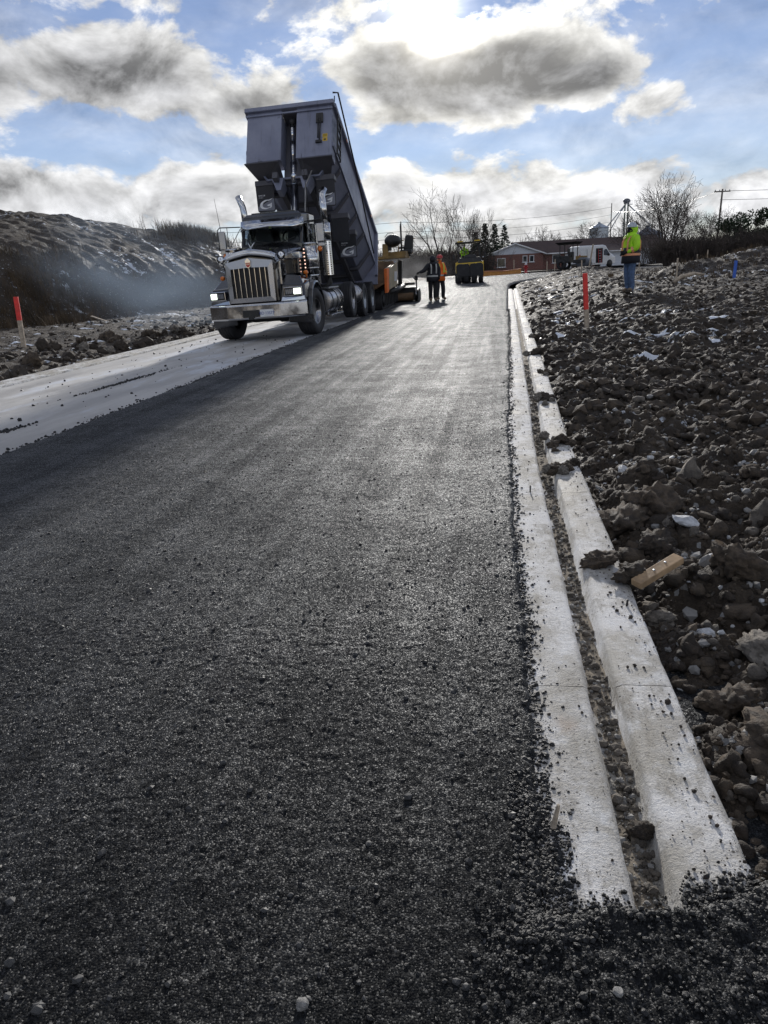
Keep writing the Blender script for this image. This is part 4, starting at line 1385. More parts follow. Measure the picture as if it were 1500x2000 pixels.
# box frame: a runs forward from the hinge, b up off the floor, x across
def bx(x, a, b_):
    return (x + HINGE.x, HINGE.y - a * math.cos(TH) + b_ * math.sin(TH), HINGE.z + a * math.sin(TH) + b_ * math.cos(TH))
BM4 = Matrix(((1, 0, 0, HINGE.x), (0, -math.cos(TH), math.sin(TH), HINGE.y), (0, math.sin(TH), math.cos(TH), HINGE.z), (0, 0, 0, 1)))
def BB():
    m_ = MB()
    m_.X = BM4
    return m_
L, HT, HW = 6.36, 1.75, 1.15
t_ = BB()
# shell: floor narrower than the top, sides leaning out; open at the top and rear
pr_out = [(-HW, HT), (-HW, 0.62), (-0.72, 0.06), (0.72, 0.06), (HW, 0.62), (HW, HT)]
pr_in = [(-HW + 0.05, HT), (-HW + 0.05, 0.64), (-0.70, 0.11), (0.70, 0.11), (HW - 0.05, 0.64), (HW - 0.05, HT)]
def ring(a, pr):
    return [(x, a, b_) for x, b_ in pr]
LS = L - 0.38
n6 = 6
vs = ring(LS, pr_out) + ring(0, pr_out) + ring(LS, pr_in) + ring(0, pr_in)
fs = []
for i in range(5):
    fs += [(i, i + 1, n6 + i + 1, n6 + i), (2 * n6 + i, 3 * n6 + i, 3 * n6 + i + 1, 2 * n6 + i + 1), (i, 2 * n6 + i, 2 * n6 + i + 1, i + 1), (n6 + i, n6 + i + 1, 3 * n6 + i + 1, 3 * n6 + i)]
fs += [(0, n6, 3 * n6, 2 * n6), (5, 2 * n6 + 5, 3 * n6 + 5, n6 + 5)]
t_.add(vs, fs)
box = t_.build('dump_box', BEDPAINT, truck, 0.01)
# bulkhead in two panels either side of the hoist well
for s in (-1, 1):
    q = BB()
    q.box((s * 0.675, L - 0.15, 1.03), (0.95, 0.46, 1.46))
    q.build('bulkhead_panel', BEDPAINT, box, 0.02)
q = BB()
q.box((0, L - 0.41, 0.90), (0.48, 0.05, 1.72))
q.box((0, L - 0.16, 1.68), (0.38, 0.40, 0.14))
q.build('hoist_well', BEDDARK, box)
q = BB()
q.box((0, L + 0.06, HT + 0.02), (2.42, 0.22, 0.12))
q.box((0, L + 0.10, HT - 0.13), (2.36, 0.05, 0.05))
q.build('front_rail', BEDPAINT, box, 0.02)
for s in (-1, 1):
    q = BB()
    q.box((s * (HW + 0.03), L / 2, HT + 0.02), (0.12, L, 0.12))
    q.build('side_rail', BEDPAINT, box, 0.02)
    q = BB()
    q.box((s * (HW + 0.012), L / 2, 0.66), (0.05, L, 0.12))
    q.build('side_sill', BEDPAINT, box, 0.01)
    # underframe
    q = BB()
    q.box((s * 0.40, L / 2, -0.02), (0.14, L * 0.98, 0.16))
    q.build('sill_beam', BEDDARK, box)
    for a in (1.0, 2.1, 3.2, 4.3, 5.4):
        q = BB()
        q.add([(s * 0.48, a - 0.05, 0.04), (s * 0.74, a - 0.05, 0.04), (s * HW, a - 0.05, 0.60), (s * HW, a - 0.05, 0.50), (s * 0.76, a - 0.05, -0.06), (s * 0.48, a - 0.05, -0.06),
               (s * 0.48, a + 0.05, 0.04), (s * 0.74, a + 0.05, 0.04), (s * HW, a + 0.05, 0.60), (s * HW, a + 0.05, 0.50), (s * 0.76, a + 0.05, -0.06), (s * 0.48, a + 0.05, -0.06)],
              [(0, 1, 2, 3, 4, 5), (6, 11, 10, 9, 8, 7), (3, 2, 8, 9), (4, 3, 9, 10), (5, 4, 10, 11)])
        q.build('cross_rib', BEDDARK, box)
    # bulkhead toe: folded lip below each panel
    q = BB()
    q.add([(s * 0.27, L + 0.07, 0.30), (s * 1.17, L + 0.07, 0.30), (s * 1.19, L + 0.11, 0.25), (s * 0.27, L + 0.11, 0.25), (s * 0.27, L - 0.75, 0.0), (s * 0.95, L - 0.75, 0.16)],
          [(0, 1, 2, 3), (3, 2, 5, 4), (1, 5, 2), (0, 3, 4)])
    q.build('bulkhead_toe', BEDDARK, box)
    # gusset brackets under the nose
    q = BB()
    q.hexa([(s * 0.30, L - 0.62, -0.30), (s * 0.42, L - 0.62, -0.30), (s * 0.42, L - 0.30, -0.30), (s * 0.30, L - 0.30, -0.30)] if s > 0 else [(-0.42, L - 0.62, -0.30), (-0.30, L - 0.62, -0.30), (-0.30, L - 0.30, -0.30), (-0.42, L - 0.30, -0.30)],
           [(s * 0.22, L - 0.7, 0.02), (s * 0.55, L - 0.7, 0.02), (s * 0.55, L - 0.25, 0.02), (s * 0.22, L - 0.25, 0.02)] if s > 0 else [(-0.55, L - 0.7, 0.02), (-0.22, L - 0.7, 0.02), (-0.22, L - 0.25, 0.02), (-0.55, L - 0.25, 0.02)])
    q.build('hinge_bracket', BEDPAINT, box, 0.01)
for a in (0.5, 1.5, 2.6, 3.7, 4.8, 5.8):
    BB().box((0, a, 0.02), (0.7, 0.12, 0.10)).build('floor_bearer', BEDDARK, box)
# tailgate, swung open at the bottom
q = BB()
q.box((0, -0.25, 0.95), (2.34, 0.08, 1.70), Matrix.Rotation(rad(-16), 3, 'X'))
q.build('tailgate', BEDPAINT, box, 0.015)
for s in (-1, 1):
    BB().box((s * 1.2, 0.02, 1.0), (0.10, 0.16, 1.6)).build('rear_post', BEDPAINT, box, 0.01)
# side ladder, tarp bow and arm along the driver's side
q = BB()
for k in range(5):
    q.box((HW + 0.10, L - 0.35, 0.55 + k * 0.24), (0.04, 0.36, 0.04))
for a in (L - 0.52, L - 0.17):
    q.box((HW + 0.10, a, 1.05), (0.04, 0.035, 1.15))
q.build('ladder', CHASSIS, box)
q = BB()
q.tube([(HW + 0.12, 0.9, 0.55), (HW + 0.14, L - 2.2, 1.55), (HW + 0.15, L + 0.05, HT + 0.32), (HW + 0.02, L + 0.1, HT + 0.30)], 0.022, 6)
q.tube([(HW + 0.05, L + 0.02, HT), (HW + 0.05, L + 0.02, HT + 0.26)], 0.015, 5)
q.build('tarp_arm', CHASSIS, box)
# manual prop, hooks and labels on the bulkhead
q = BB()
q.box((0.83, L + 0.10, 1.36), (0.18, 0.05, 0.26))
q.build('bracket_plate', CHASSIS, box)
q = BB()
q.cyl((0.80, L + 0.13, 1.34), (0.80, L + 0.13, 0.78), 0.018, None, 8)
q.cyl((0.86, L + 0.13, 1.34), (0.84, L + 0.13, 0.72), 0.018, None, 8)
q.box((0.82, L + 0.12, 0.68), (0.16, 0.05, 0.06))
q.build('safety_prop', CHASSIS, box)
q = BB()
q.box((0.98, L + 0.083, 0.86), (0.13, 0.006, 0.10))
q.box((0.98, L + 0.083, 0.75), (0.13, 0.006, 0.09))
q.build('warning_label', YELLOW, box)
q = BB()
for k in range(3):
    q.box((0.98, L + 0.087, 0.89 - k * 0.025), (0.10, 0.003, 0.008))
q.box((0.975, L + 0.087, 0.745), (0.06, 0.003, 0.04))
q.build('label_print', BLACKPLASTIC, box)
# hoist: telescoping stages
def hp_(t):
    a = Vector((0.10, 2.42, 1.25))
    b2 = Vector(bx(0.03, L - 0.10, 1.54))
    return tuple(a.lerp(b2, t))
hst = MB().cyl(hp_(0), hp_(0.60), 0.105, None, 18)
hoist = hst.build('hoist_cylinder', CHROME, truck)
for t0, t1, r_ in ((0.60, 0.74, 0.088), (0.74, 0.87, 0.072), (0.87, 0.985, 0.058)):
    MB().cyl(hp_(t0), hp_(t1), r_ * 1.04, r_, 18).build('hoist_stage', CHROME, hoist)
MB().ball(hp_(0.99), 0.09, 10, 7).build('hoist_eye', CHASSIS, hoist)
hose = MB().tube([(0.35, 2.5, 1.2), (0.42, 2.6, 2.6), (0.52, 2.7, 3.6), bx(0.56, L - 0.2, 0.1)], 0.02, 6)
hose.build('air_hose', simple('pale_hose', (0.30, 0.30, 0.30), 0.5), truck)

# mudflaps: print is flat ink on the rubber
def g_logo(par, m4, w):
    """stylised slanting G in a swoosh, standing 2 mm off the rubber"""
    u = w / 2
    q = MB()
    q.X = m4
    N = 26
    outer_p, inner_p = [], []
    for i in range(N + 1):
        a = rad(62 + (318 - 62) * i / N)
        thick = 0.10 + 0.22 * math.sin(math.pi * min(1, i / N * 1.05)) ** 1.0
        R1, R2 = 0.86, 0.86 - thick * 1.15
        def P(R):
            x, z = R * math.cos(a) * 1.0, R * math.sin(a) * 0.62
            return (x + 0.38 * z, z)
        outer_p.append(P(R1))
        inner_p.append(P(max(0.2, R2)))
    for i in range(N):
        a0, a1, b1, b0 = outer_p[i], outer_p[i + 1], inner_p[i + 1], inner_p[i]
        q.add([(p[0] * u * 0.9, -0.006, p[1] * u * 0.95 - u * 0.25) for p in (a0, a1, b1, b0)], [(0, 1, 2, 3)])
    for poly in ([(0.05, -0.10), (0.80, 0.16), (0.72, -0.10), (0.30, -0.22)], [(0.80, 0.16), (0.70, -0.34), (0.45, -0.48), (0.52, -0.1)],
                 [(0.25, 0.50), (0.98, 0.66), (0.60, 0.44), (0.3, 0.38)]):
        q.add([(p[0] * u * 0.9, -0.006, p[1] * u * 0.95 - u * 0.25) for p in poly], [(0, 1, 2, 3)])
    q.build('flap_logo', FLAPWHITE, par)
    tm = text_mesh('GINCOR', w * 0.105, FLAPWHITE, 0.001, 'LEFT')
    o = obj('flap_lettering', tm, par)
    o.matrix_local = m4 @ Matrix.Translation((-w * 0.42, -0.006, w * 0.36)) @ Matrix.Rotation(rad(90), 4, 'X')
    tm = text_mesh('W E R X', w * 0.075, FLAPWHITE, 0.001, 'LEFT')
    o = obj('flap_lettering', tm, par)
    o.matrix_local = m4 @ Matrix.Translation((-w * 0.42, -0.006, w * 0.25)) @ Matrix.Rotation(rad(90), 4, 'X')

def mudflap(xc, a, b_, w, hgt, logo=True, tilt=0.0):
    p = Vector(bx(xc, a, b_))
    m4 = Matrix.Translation(p) @ Matrix.Rotation(tilt, 4, 'X') @ Matrix.Translation((0, 0, -hgt / 2))
    q = MB()
    q.X = m4
    r_ = 0.05
    pts = []
    for cx, cz, a0 in ((w / 2 - r_, hgt / 2, 90), (-w / 2 + r_, hgt / 2, 90)):
        pass
    poly = [(-w / 2, hgt / 2), (w / 2, hgt / 2), (w / 2, -hgt / 2 + r_), (w / 2 - r_ * .3, -hgt / 2 + r_ * .3), (w / 2 - r_, -hgt / 2), (-w / 2 + r_, -hgt / 2), (-w / 2 + r_ * .3, -hgt / 2 + r_ * .3), (-w / 2, -hgt / 2 + r_)]
    q.prism(poly, -0.004, 0.012, 'Y')
    fl = q.build('mudflap', FLAP, box)
    if logo:
        lg = MB()
        lg.X = m4
        lw = w * 0.92
        lg.add([(-lw / 2, -0.0048, -hgt / 2 + 0.05), (lw / 2 - 0.02, -0.0048, -hgt / 2 + 0.03), (lw / 2, -0.0048, -hgt / 2 + 0.08), (lw / 2, -0.0048, 0.0), (lw * 0.2, -0.0048, -0.06), (-lw / 2, -0.0048, -hgt * 0.28)], [(0, 1, 2, 3, 4, 5)])
        lgm = lg.mesh('flap_panel', FLAPGREY)
        o = obj('flap_panel', lgm, fl)
        g_logo(fl, m4 @ Matrix.Translation((0, 0, -hgt * 0.12)), w * 0.92)
    # the fender plate it hangs from
    q = MB()
    q.X = Matrix.Translation(p) @ Matrix.Rotation(rad(-12), 4, 'X')
    q.box((0, 0.12, 0.06), (w * 1.02, 0.30, 0.14))
    q.build('flap_fender', BEDDARK, box, 0.015)
    return fl
for s in (-1, 1):
    mudflap(s * 0.84, L - 0.52, 0.02, 0.50, 0.66, True)
    mudflap(s * 0.90, 4.35, -0.20, 0.50, 0.62, False)
    mudflap(s * 0.90, 3.35, -0.14, 0.52, 0.66, True)
# side marker lamps and mud on the box flank
for k in range(3):
    q = BB()
    q.box((HW + 0.09, 1.2 + 1.9 * k, HT - 0.04), (0.02, 0.10, 0.05))
    q.build('side_marker', AMBER, box)

# ================================================================== ASPHALT PAVER, its hopper under the truck's box
PX, PY = -5.35, 26.25
paver = thing('asphalt_paver', 'worn asphalt paver with orange-edged hopper and covered seats behind the truck', 'paver', (PX, PY, float(base_z(PX, PY)) - 0.02), (0.021, -0.012, 0))
m = MB()
for s in (-1, 1):
    m.add([(s * 0.85, 0.0, 0.62), (s * 1.52, 0.0, 0.95), (s * 1.56, 0.0, 1.42), (s * 1.60, 2.55, 1.66), (s * 1.55, 2.55, 1.05), (s * 0.85, 2.55, 0.75),
           (s * 0.80, 0.0, 0.70), (s * 1.46, 0.0, 1.00), (s * 1.50, 0.0, 1.42), (s * 1.54, 2.55, 1.66), (s * 1.49, 2.55, 1.1), (s * 0.80, 2.55, 0.82)],
          [(0, 1, 4, 5), (1, 2, 3, 4), (7, 6, 11, 10), (8, 7, 10, 9), (2, 8, 9, 3), (0, 6, 7, 1), (1, 7, 8, 2), (3, 9, 10, 4), (4, 10, 11, 5)])
m.box((0, 1.3, 0.66), (1.75, 2.6, 0.08))
m.box((0, 2.58, 1.22), (3.06, 0.07, 0.98))
m.build('hopper', RUST, paver)
for s in (-1, 1):
    MB().add([(s * 1.60, -0.03, 0.62), (s * 1.62, 0.22, 0.66), (s * 1.66, 0.30, 1.45), (s * 1.62, -0.05, 1.44), (s * 1.50, -0.03, 0.62), (s * 1.52, 0.22, 0.66), (s * 1.56, 0.30, 1.45), (s * 1.52, -0.05, 1.44)],
             [(0, 1, 2, 3), (4, 7, 6, 5), (0, 3, 7, 4), (1, 5, 6, 2), (3, 2, 6, 7), (0, 4, 5, 1)]).build('hopper_edge', ORANGE, paver, 0.01)
    for k in range(2):
        y0, y1 = 0.32 + k * 1.14, 1.42 + k * 1.14
        def zt(y):
            return 1.45 + (y - 0.3) * 0.092
        MB().hexa([(s * 1.585, y0, 0.70 + y0 * .05), (s * 1.625, y0, 0.70 + y0 * .05), (s * 1.625, y1, 0.70 + y1 * .05), (s * 1.585, y1, 0.70 + y1 * .05)],
                  [(s * 1.625, y0, zt(y0)), (s * 1.665, y0, zt(y0)), (s * 1.665, y1, zt(y1)), (s * 1.625, y1, zt(y1))]).build('wing_panel', TAN, paver, 0.012)
    MB().box((s * 1.66, 1.95, 1.16), (0.02, 0.7, 0.34), Matrix.Rotation(s * 0.05, 3, 'Y')).build('side_decal', WHITEPAINT, paver)
    # push roller and skirts
    MB().cyl((s * 0.2, -0.25, 0.45), (s * 0.95, -0.25, 0.45), 0.12, None, 14).build('push_roller', CHASSIS, paver)
    # crawler: belt, wheels and track pads
    tr = MB()
    pts = []
    for k in range(14):
        a = rad(90 + 180 * k / 13)
        pts.append((0.55 + 0.33 * math.cos(a), 0.36 + 0.33 * math.sin(a)))
    for k in range(14):
        a = rad(-90 + 180 * k / 13)
        pts.append((3.7 + 0.33 * math.cos(a), 0.36 + 0.33 * math.sin(a)))
    tr.prism(pts, s * 0.95, s * 1.32, 'X')
    crawler = tr.build('crawler_track', RUBBER, paver)
    for k in range(4):
        MB().cyl((s * 1.30, 0.6 + k * 1.02, 0.34), (s * 1.36, 0.6 + k * 1.02, 0.34), 0.22, None, 14).build('track_wheel', CHASSIS, crawler)
    pm = MB().box((0, 0, 0), (0.40, 0.10, 0.05)).mesh('track_pad', RUBBER)
    for k in range(20):
        obj('track_pad', pm, crawler, (s * 1.135, 0.5 + k * 0.165, 0.71))
    # hanging chains and struts along the flank
    for k in range(9):
        y = 0.35 + k * 0.42
        MB().box((s * 1.45, y, 0.50), (0.05, 0.06, 0.62), Matrix.Rotation(0.06 * math.sin(k * 2.1), 3, 'X')).build('side_strut', CHASSIS, paver)
m = MB()
m.box((0, 3.5, 1.15), (2.3, 1.8, 0.95))
m.box((0, 3.2, 1.68), (2.1, 1.0, 0.12))
m.build('engine_housing', YELLOWDULL, paver, 0.03)
for k in range(6):
    MB().box((1.17, 2.9 + k * 0.22, 1.25), (0.03, 0.10, 0.55)).build('vent_slat', CHASSIS, paver)
m = MB()
m.box((0.1, 3.7, 1.86), (3.7, 1.5, 0.10))
m.build('operator_deck', YELLOWDULL, paver, 0.015)
MB().box((1.55, 3.75, 1.98), (0.80, 1.1, 0.16)).build('deck_fascia', YELLOWDULL, paver, 0.01)
for x, y in ((1.30, 3.15), (0.4, 3.3)):
    MB().box((x - 0.14, y, 2.12), (0.24, 0.30, 0.50), taper=0.86).build('console_post', YELLOWDULL, paver, 0.03)
    c = MB()
    c.ball((x + 0.16, y + 0.02, 2.46), (0.33, 0.34, 0.24), 14, 9)
    c.box((x - 0.02, y + 0.02, 2.28), (0.22, 0.26, 0.34))
    c.build('console_cover', BLACKPLASTIC, paver, 0.03)
for x, y in ((1.92, 4.2), (-1.2, 4.2)):
    sg = part_empty('operator_seat', paver, (x, y, 1.93))
    MB().box((0.04, 0.06, 0.42), (0.40, 0.16, 0.66), Matrix.Rotation(rad(8), 3, 'Y'), taper=0.82).build('seat_back', BLACKPLASTIC, sg, 0.06)
    MB().box((-0.06, -0.12, 0.12), (0.50, 0.46, 0.16)).build('seat_cushion', BLACKPLASTIC, sg, 0.05)
    MB().box((-0.22, -0.05, 0.28), (0.30, 0.08, 0.07)).build('arm_rest', BLACKPLASTIC, sg, 0.02)
    MB().cyl((0, 0, -0.05), (0, 0, 0.08), 0.10, None, 10).build('seat_post', CHASSIS, sg)
m = MB()
m.tube([(1.50, 4.5, 1.9), (1.50, 4.5, 2.42), (1.62, 4.4, 2.50), (2.22, 4.3, 2.54)], 0.022, 6)
m.tube([(2.12, 4.3, 2.54), (2.10, 4.3, 1.98), (1.75, 4.3, 1.95)], 0.02, 6)
m.tube([(1.52, 4.45, 2.44), (2.08, 4.35, 2.05)], 0.014, 5)
m.build('guard_rail', YELLOWDULL, paver)
m = MB().tube([(1.70, 3.9, 1.9), (1.70, 3.9, 3.02)], 0.028, 8)
m.tube([(1.70, 3.9, 3.02), (1.70, 3.92, 3.10)], 0.02, 6)
m.build('light_pole', CHASSIS, paver)
m = MB().tube([(1.12, 3.4, 2.62), (1.25, 3.4, 2.76), (1.45, 3.4, 2.76), (1.55, 3.4, 2.6)], 0.012, 5)
m.build('steering_hoop', CHASSIS, paver)
# screed tow arm, auger frame, screed with its end gate and control post
for s in (-1, 1):
    MB().tube([(s * 1.45, 1.6, 0.62), (s * 1.55, 3.2, 0.66), (s * 1.58, 5.1, 0.75)], [0.10, 0.10, 0.09], 8).build('tow_arm', CHASSIS, paver)
    MB().box((s * 1.48, 4.75, 1.20), (0.16, 0.16, 1.1), Matrix.Rotation(s * 0.05, 3, 'Y')).build('rear_column', CHASSIS, paver, 0.01)
    MB().cyl((s * 1.35, 4.55, 1.0), (s * 1.30, 4.65, 1.72), 0.055, 0.04, 10).build('lift_ram', CHROME, paver)
    MB().prism([(4.7, 0.04), (5.75, 0.04), (5.75, 0.50), (5.3, 0.62), (4.7, 0.55)], s * 2.17, s * 2.21, 'X').build('end_gate', CHASSIS, paver, 0.008)
    MB().tube([(s * 2.12, 5.0, 0.55), (s * 2.12, 4.95, 0.98), (s * 2.02, 4.9, 1.02)], 0.03, 8).build('gate_handle', CHASSIS, paver)
    MB().box((s * 2.10, 5.15, 1.02), (0.14, 0.12, 0.18)).box((s * 2.10, 5.15, 0.75), (0.05, 0.05, 0.5)).build('control_box', BLACKPLASTIC, paver, 0.01)
    MB().cyl((s * 2.1, 4.85, 0.10), (s * 2.1, 4.85, 0.62), 0.05, None, 10).build('gate_jack', ALU, paver)
m = MB()
m.box((0, 5.2, 0.34), (4.3, 0.62, 0.46))
m.box((0, 5.05, 0.62), (4.2, 0.30, 0.10))
m.build('screed', BLACKPLASTIC, paver, 0.02)
MB().box((0, 5.05, 0.80), (4.1, 0.16, 0.10)).build('screed_beam', CHASSIS, paver, 0.01)
MB().box((0, 5.6, 0.30), (4.2, 0.34, 0.05)).build('walkway', ALU, paver, 0.006)
MB().cyl((-2.0, 4.75, 0.30), (2.0, 4.75, 0.30), 0.16, None, 10).build('auger', RUST, paver)

# ================================================================== TYRE ROLLER standing on the fresh mat
RX, RY = -1.78, 55.2
roller = thing('tyre_roller', 'black and yellow rubber-tyred roller facing the camera on the fresh asphalt', 'roller', (RX, RY, float(far_road(np.array(RX), np.array(RY))) - 0.01), (0.025, -0.02, rad(3)))
tme = None
for k in range(4):
    x = -0.78 + k * 0.52
    e = part_empty('wheel', roller, (x, -0.2, 0.47))
    if tme is None:
        tme = MB().lathe([(-0.09, 0.24), (-0.15, 0.34), (-0.155, 0.42), (-0.12, 0.465), (0.12, 0.465), (0.155, 0.42), (0.15, 0.34), (0.09, 0.24)], 28, 'X', closed=True).mesh('tyre', RUBBER)
        rme = MB().lathe([(-0.10, 0.25), (-0.04, 0.2), (-0.04, 0.0)], 20, 'X').lathe([(0.04, 0.0), (0.04, 0.2), (0.10, 0.25)], 20, 'X').mesh('rim', YELLOW)
    obj('tyre', tme, e)
    obj('rim', rme, e)
for k in range(5):
    e = part_empty('wheel', roller, (-0.92 + k * 0.46, 3.3, 0.47))
    obj('tyre', tme, e)
    obj('rim', rme, e)
for s in (-1, 1):
    MB().prism([(-0.48, -0.45), (0.48, -0.45), (0.48, 0.28), (0.38, 0.40), (-0.38, 0.40), (-0.48, 0.28)], -0.70, -0.62, 'Y').build('scraper_mat', RUBBER, roller, 0.02, loc=(s * 0.49, 0, 0.96))
MB().box((0, 0.2, 0.92), (1.9, 1.5, 0.5)).build('frame', CHASSIS, roller, 0.02)
MB().hexa([(-1.0, -0.66, 1.20), (1.0, -0.66, 1.20), (1.0, 0.5, 1.20), (-1.0, 0.5, 1.20)], [(-0.96, -0.60, 1.44), (0.96, -0.60, 1.44), (0.96, 0.5, 1.44), (-0.96, 0.5, 1.44)]).build('front_band', YELLOW, roller, 0.02)
MB().hexa([(-0.86, -0.58, 1.44), (0.92, -0.58, 1.44), (0.92, 0.6, 1.44), (-0.86, 0.6, 1.44)], [(-0.72, -0.30, 1.80), (0.78, -0.30, 1.80), (0.78, 0.6, 1.80), (-0.72, 0.6, 1.80)]).build('hood', BLACKPLASTIC, roller, 0.05)
MB().hexa([(-0.40, -0.32, 1.79), (0.5, -0.32, 1.79), (0.5, 0.5, 1.79), (-0.40, 0.5, 1.79)], [(-0.30, -0.16, 2.0), (0.42, -0.16, 2.0), (0.42, 0.5, 2.0), (-0.30, 0.5, 2.0)]).build('dashboard', BLACKPLASTIC, roller, 0.03)
for s in (-1, 1):
    MB().box((s * 0.97, 1.5, 1.12), (0.08, 4.0, 0.75)).build('side_panel', YELLOW, roller, 0.03)
    MB().box((s * 0.66, -0.655, 1.33), (0.30, 0.05, 0.11)).build('lamp_housing', BLACKPLASTIC, roller, 0.01)
    MB().cyl((s * 0.60, -0.69, 1.33), (s * 0.60, -0.67, 1.33), 0.045, None, 12).build('work_lamp', LAMPOFF, roller)
    MB().tube([(s * 0.92, -0.3, 1.5), (s * 1.13, -0.38, 1.62), (s * 1.13, -0.38, 2.1), (s * 0.95, -0.3, 2.14)], 0.016, 6).build('mirror_arm', CHASSIS, roller)
    MB().box((s * 1.12, -0.40, 1.86), (0.16, 0.05, 0.32)).build('mirror', BLACKPLASTIC, roller, 0.02)
    MB().box((s * 0.78, 0.55, 2.05), (0.09, 0.09, 1.55)).build('roof_post', CHASSIS, roller, 0.01)
    MB().box((s * 0.78, 2.5, 2.05), (0.09, 0.09, 1.55)).build('roof_post', CHASSIS, roller, 0.01)
    MB().hexa([(s * 0.75 - .03, 0.5, 2.55), (s * 0.75 + .03, 0.5, 2.55), (s * 0.75 + .03, 0.56, 2.55), (s * 0.75 - .03, 0.56, 2.55)], [(s * 0.66 - .03, 0.5, 2.78), (s * 0.66 + .03, 0.5, 2.78), (s * 0.66 + .03, 0.56, 2.78), (s * 0.66 - .03, 0.56, 2.78)]).build('corner_brace', CHASSIS, roller)
    MB().box((s * 0.62, 0.6, 2.92), (0.42, 0.4, 0.09)).build('roof_lamp_pod', YELLOW, roller, 0.02)
    MB().tube([(s * 0.70, 0.5, 2.7), (s * 0.52, 0.5, 2.35), (s * 0.28, 0.5, 2.20), (0, 0.5, 2.18)], 0.035, 7).build('cab_hoop', CHASSIS, roller)
MB().box((0.0, 1.5, 2.83), (1.95, 2.3, 0.10)).build('roof', BLACKPLASTIC, roller, 0.03)
MB().box((0, 1.8, 1.6), (0.5, 0.5, 0.5)).box((0, 2.05, 2.0), (0.5, 0.14, 0.6)).build('seat', BLACKPLASTIC, roller, 0.04)
MB().box((0, 2.6, 1.25), (1.85, 1.8, 0.6)).build('rear_deck', YELLOW, roller, 0.04)
o = obj('lettering', text_mesh('\u2234 BOMAG', 0.17, BLACKPLASTIC, 0.004), roller, (0.02, -0.665, 1.325), (rad(83), 0, 0))
MB().cyl((0.98, -0.2, 1.72), (0.98, -0.2, 1.80), 0.05, 0.03, 10).build('beacon', WHITEPAINT, roller)

# ================================================================== SMALL DRUM ROLLER parked by the field
CXp, CYp = 8.3, 80.0
comp = thing('drum_roller', 'small yellow drum roller with dark canopy parked before the brick house', 'roller', (CXp, CYp, float(base_z(CXp, CYp)) + 0.25), (0, 0, rad(62)))
MB().cyl((-0.75, -0.9, 0.55), (0.75, -0.9, 0.55), 0.55, None, 24).build('drum', BINDARK, comp)
for s in (-1, 1):
    MB().box((s * 0.82, -0.7, 0.72), (0.10, 1.3, 0.34)).build('yoke_arm', CHASSIS, comp, 0.02)
    MB().lathe([(-0.12, 0.25), (-0.15, 0.5), (0.15, 0.5), (0.12, 0.25)], 20, 'X', (s * 0.6, 1.3, 0.5), closed=True).build('wheel', RUBBER, comp)
    for y in (0.1, 1.5):
        MB().box((s * 0.62, y, 1.7), (0.07, 0.07, 1.5)).build('canopy_post', CHASSIS, comp)
MB().box((0, -0.6, 1.05), (1.3, 0.8, 0.4)).build('front_body', YELLOWDULL, comp, 0.05)
MB().box((0, 1.2, 1.0), (1.2, 1.5, 0.7)).build('engine_body', CHASSIS, comp, 0.06)
MB().box((0, 0.55, 1.45), (0.5, 0.5, 0.5)).box((0, 0.8, 1.8), (0.5, 0.12, 0.5)).build('seat', BLACKPLASTIC, comp, 0.04)
MB().hexa([(-0.62, -0.1, 2.42), (0.62, -0.1, 2.42), (0.62, 1.7, 2.42), (-0.62, 1.7, 2.42)], [(-0.85, -0.4, 2.66), (0.85, -0.4, 2.66), (0.85, 2.0, 2.66), (-0.85, 2.0, 2.66)]).build('canopy', CHASSIS, comp, 0.02)

# ================================================================== VAN, seen from behind and its right flank
VX, VY = 11.3, 91.0
van = thing('parked_van', 'white high-roofed work van with its side door open beside the house', 'van', (VX, VY, float(base_z(VX, VY)) + 0.12), (0.02, 0, rad(-54)))
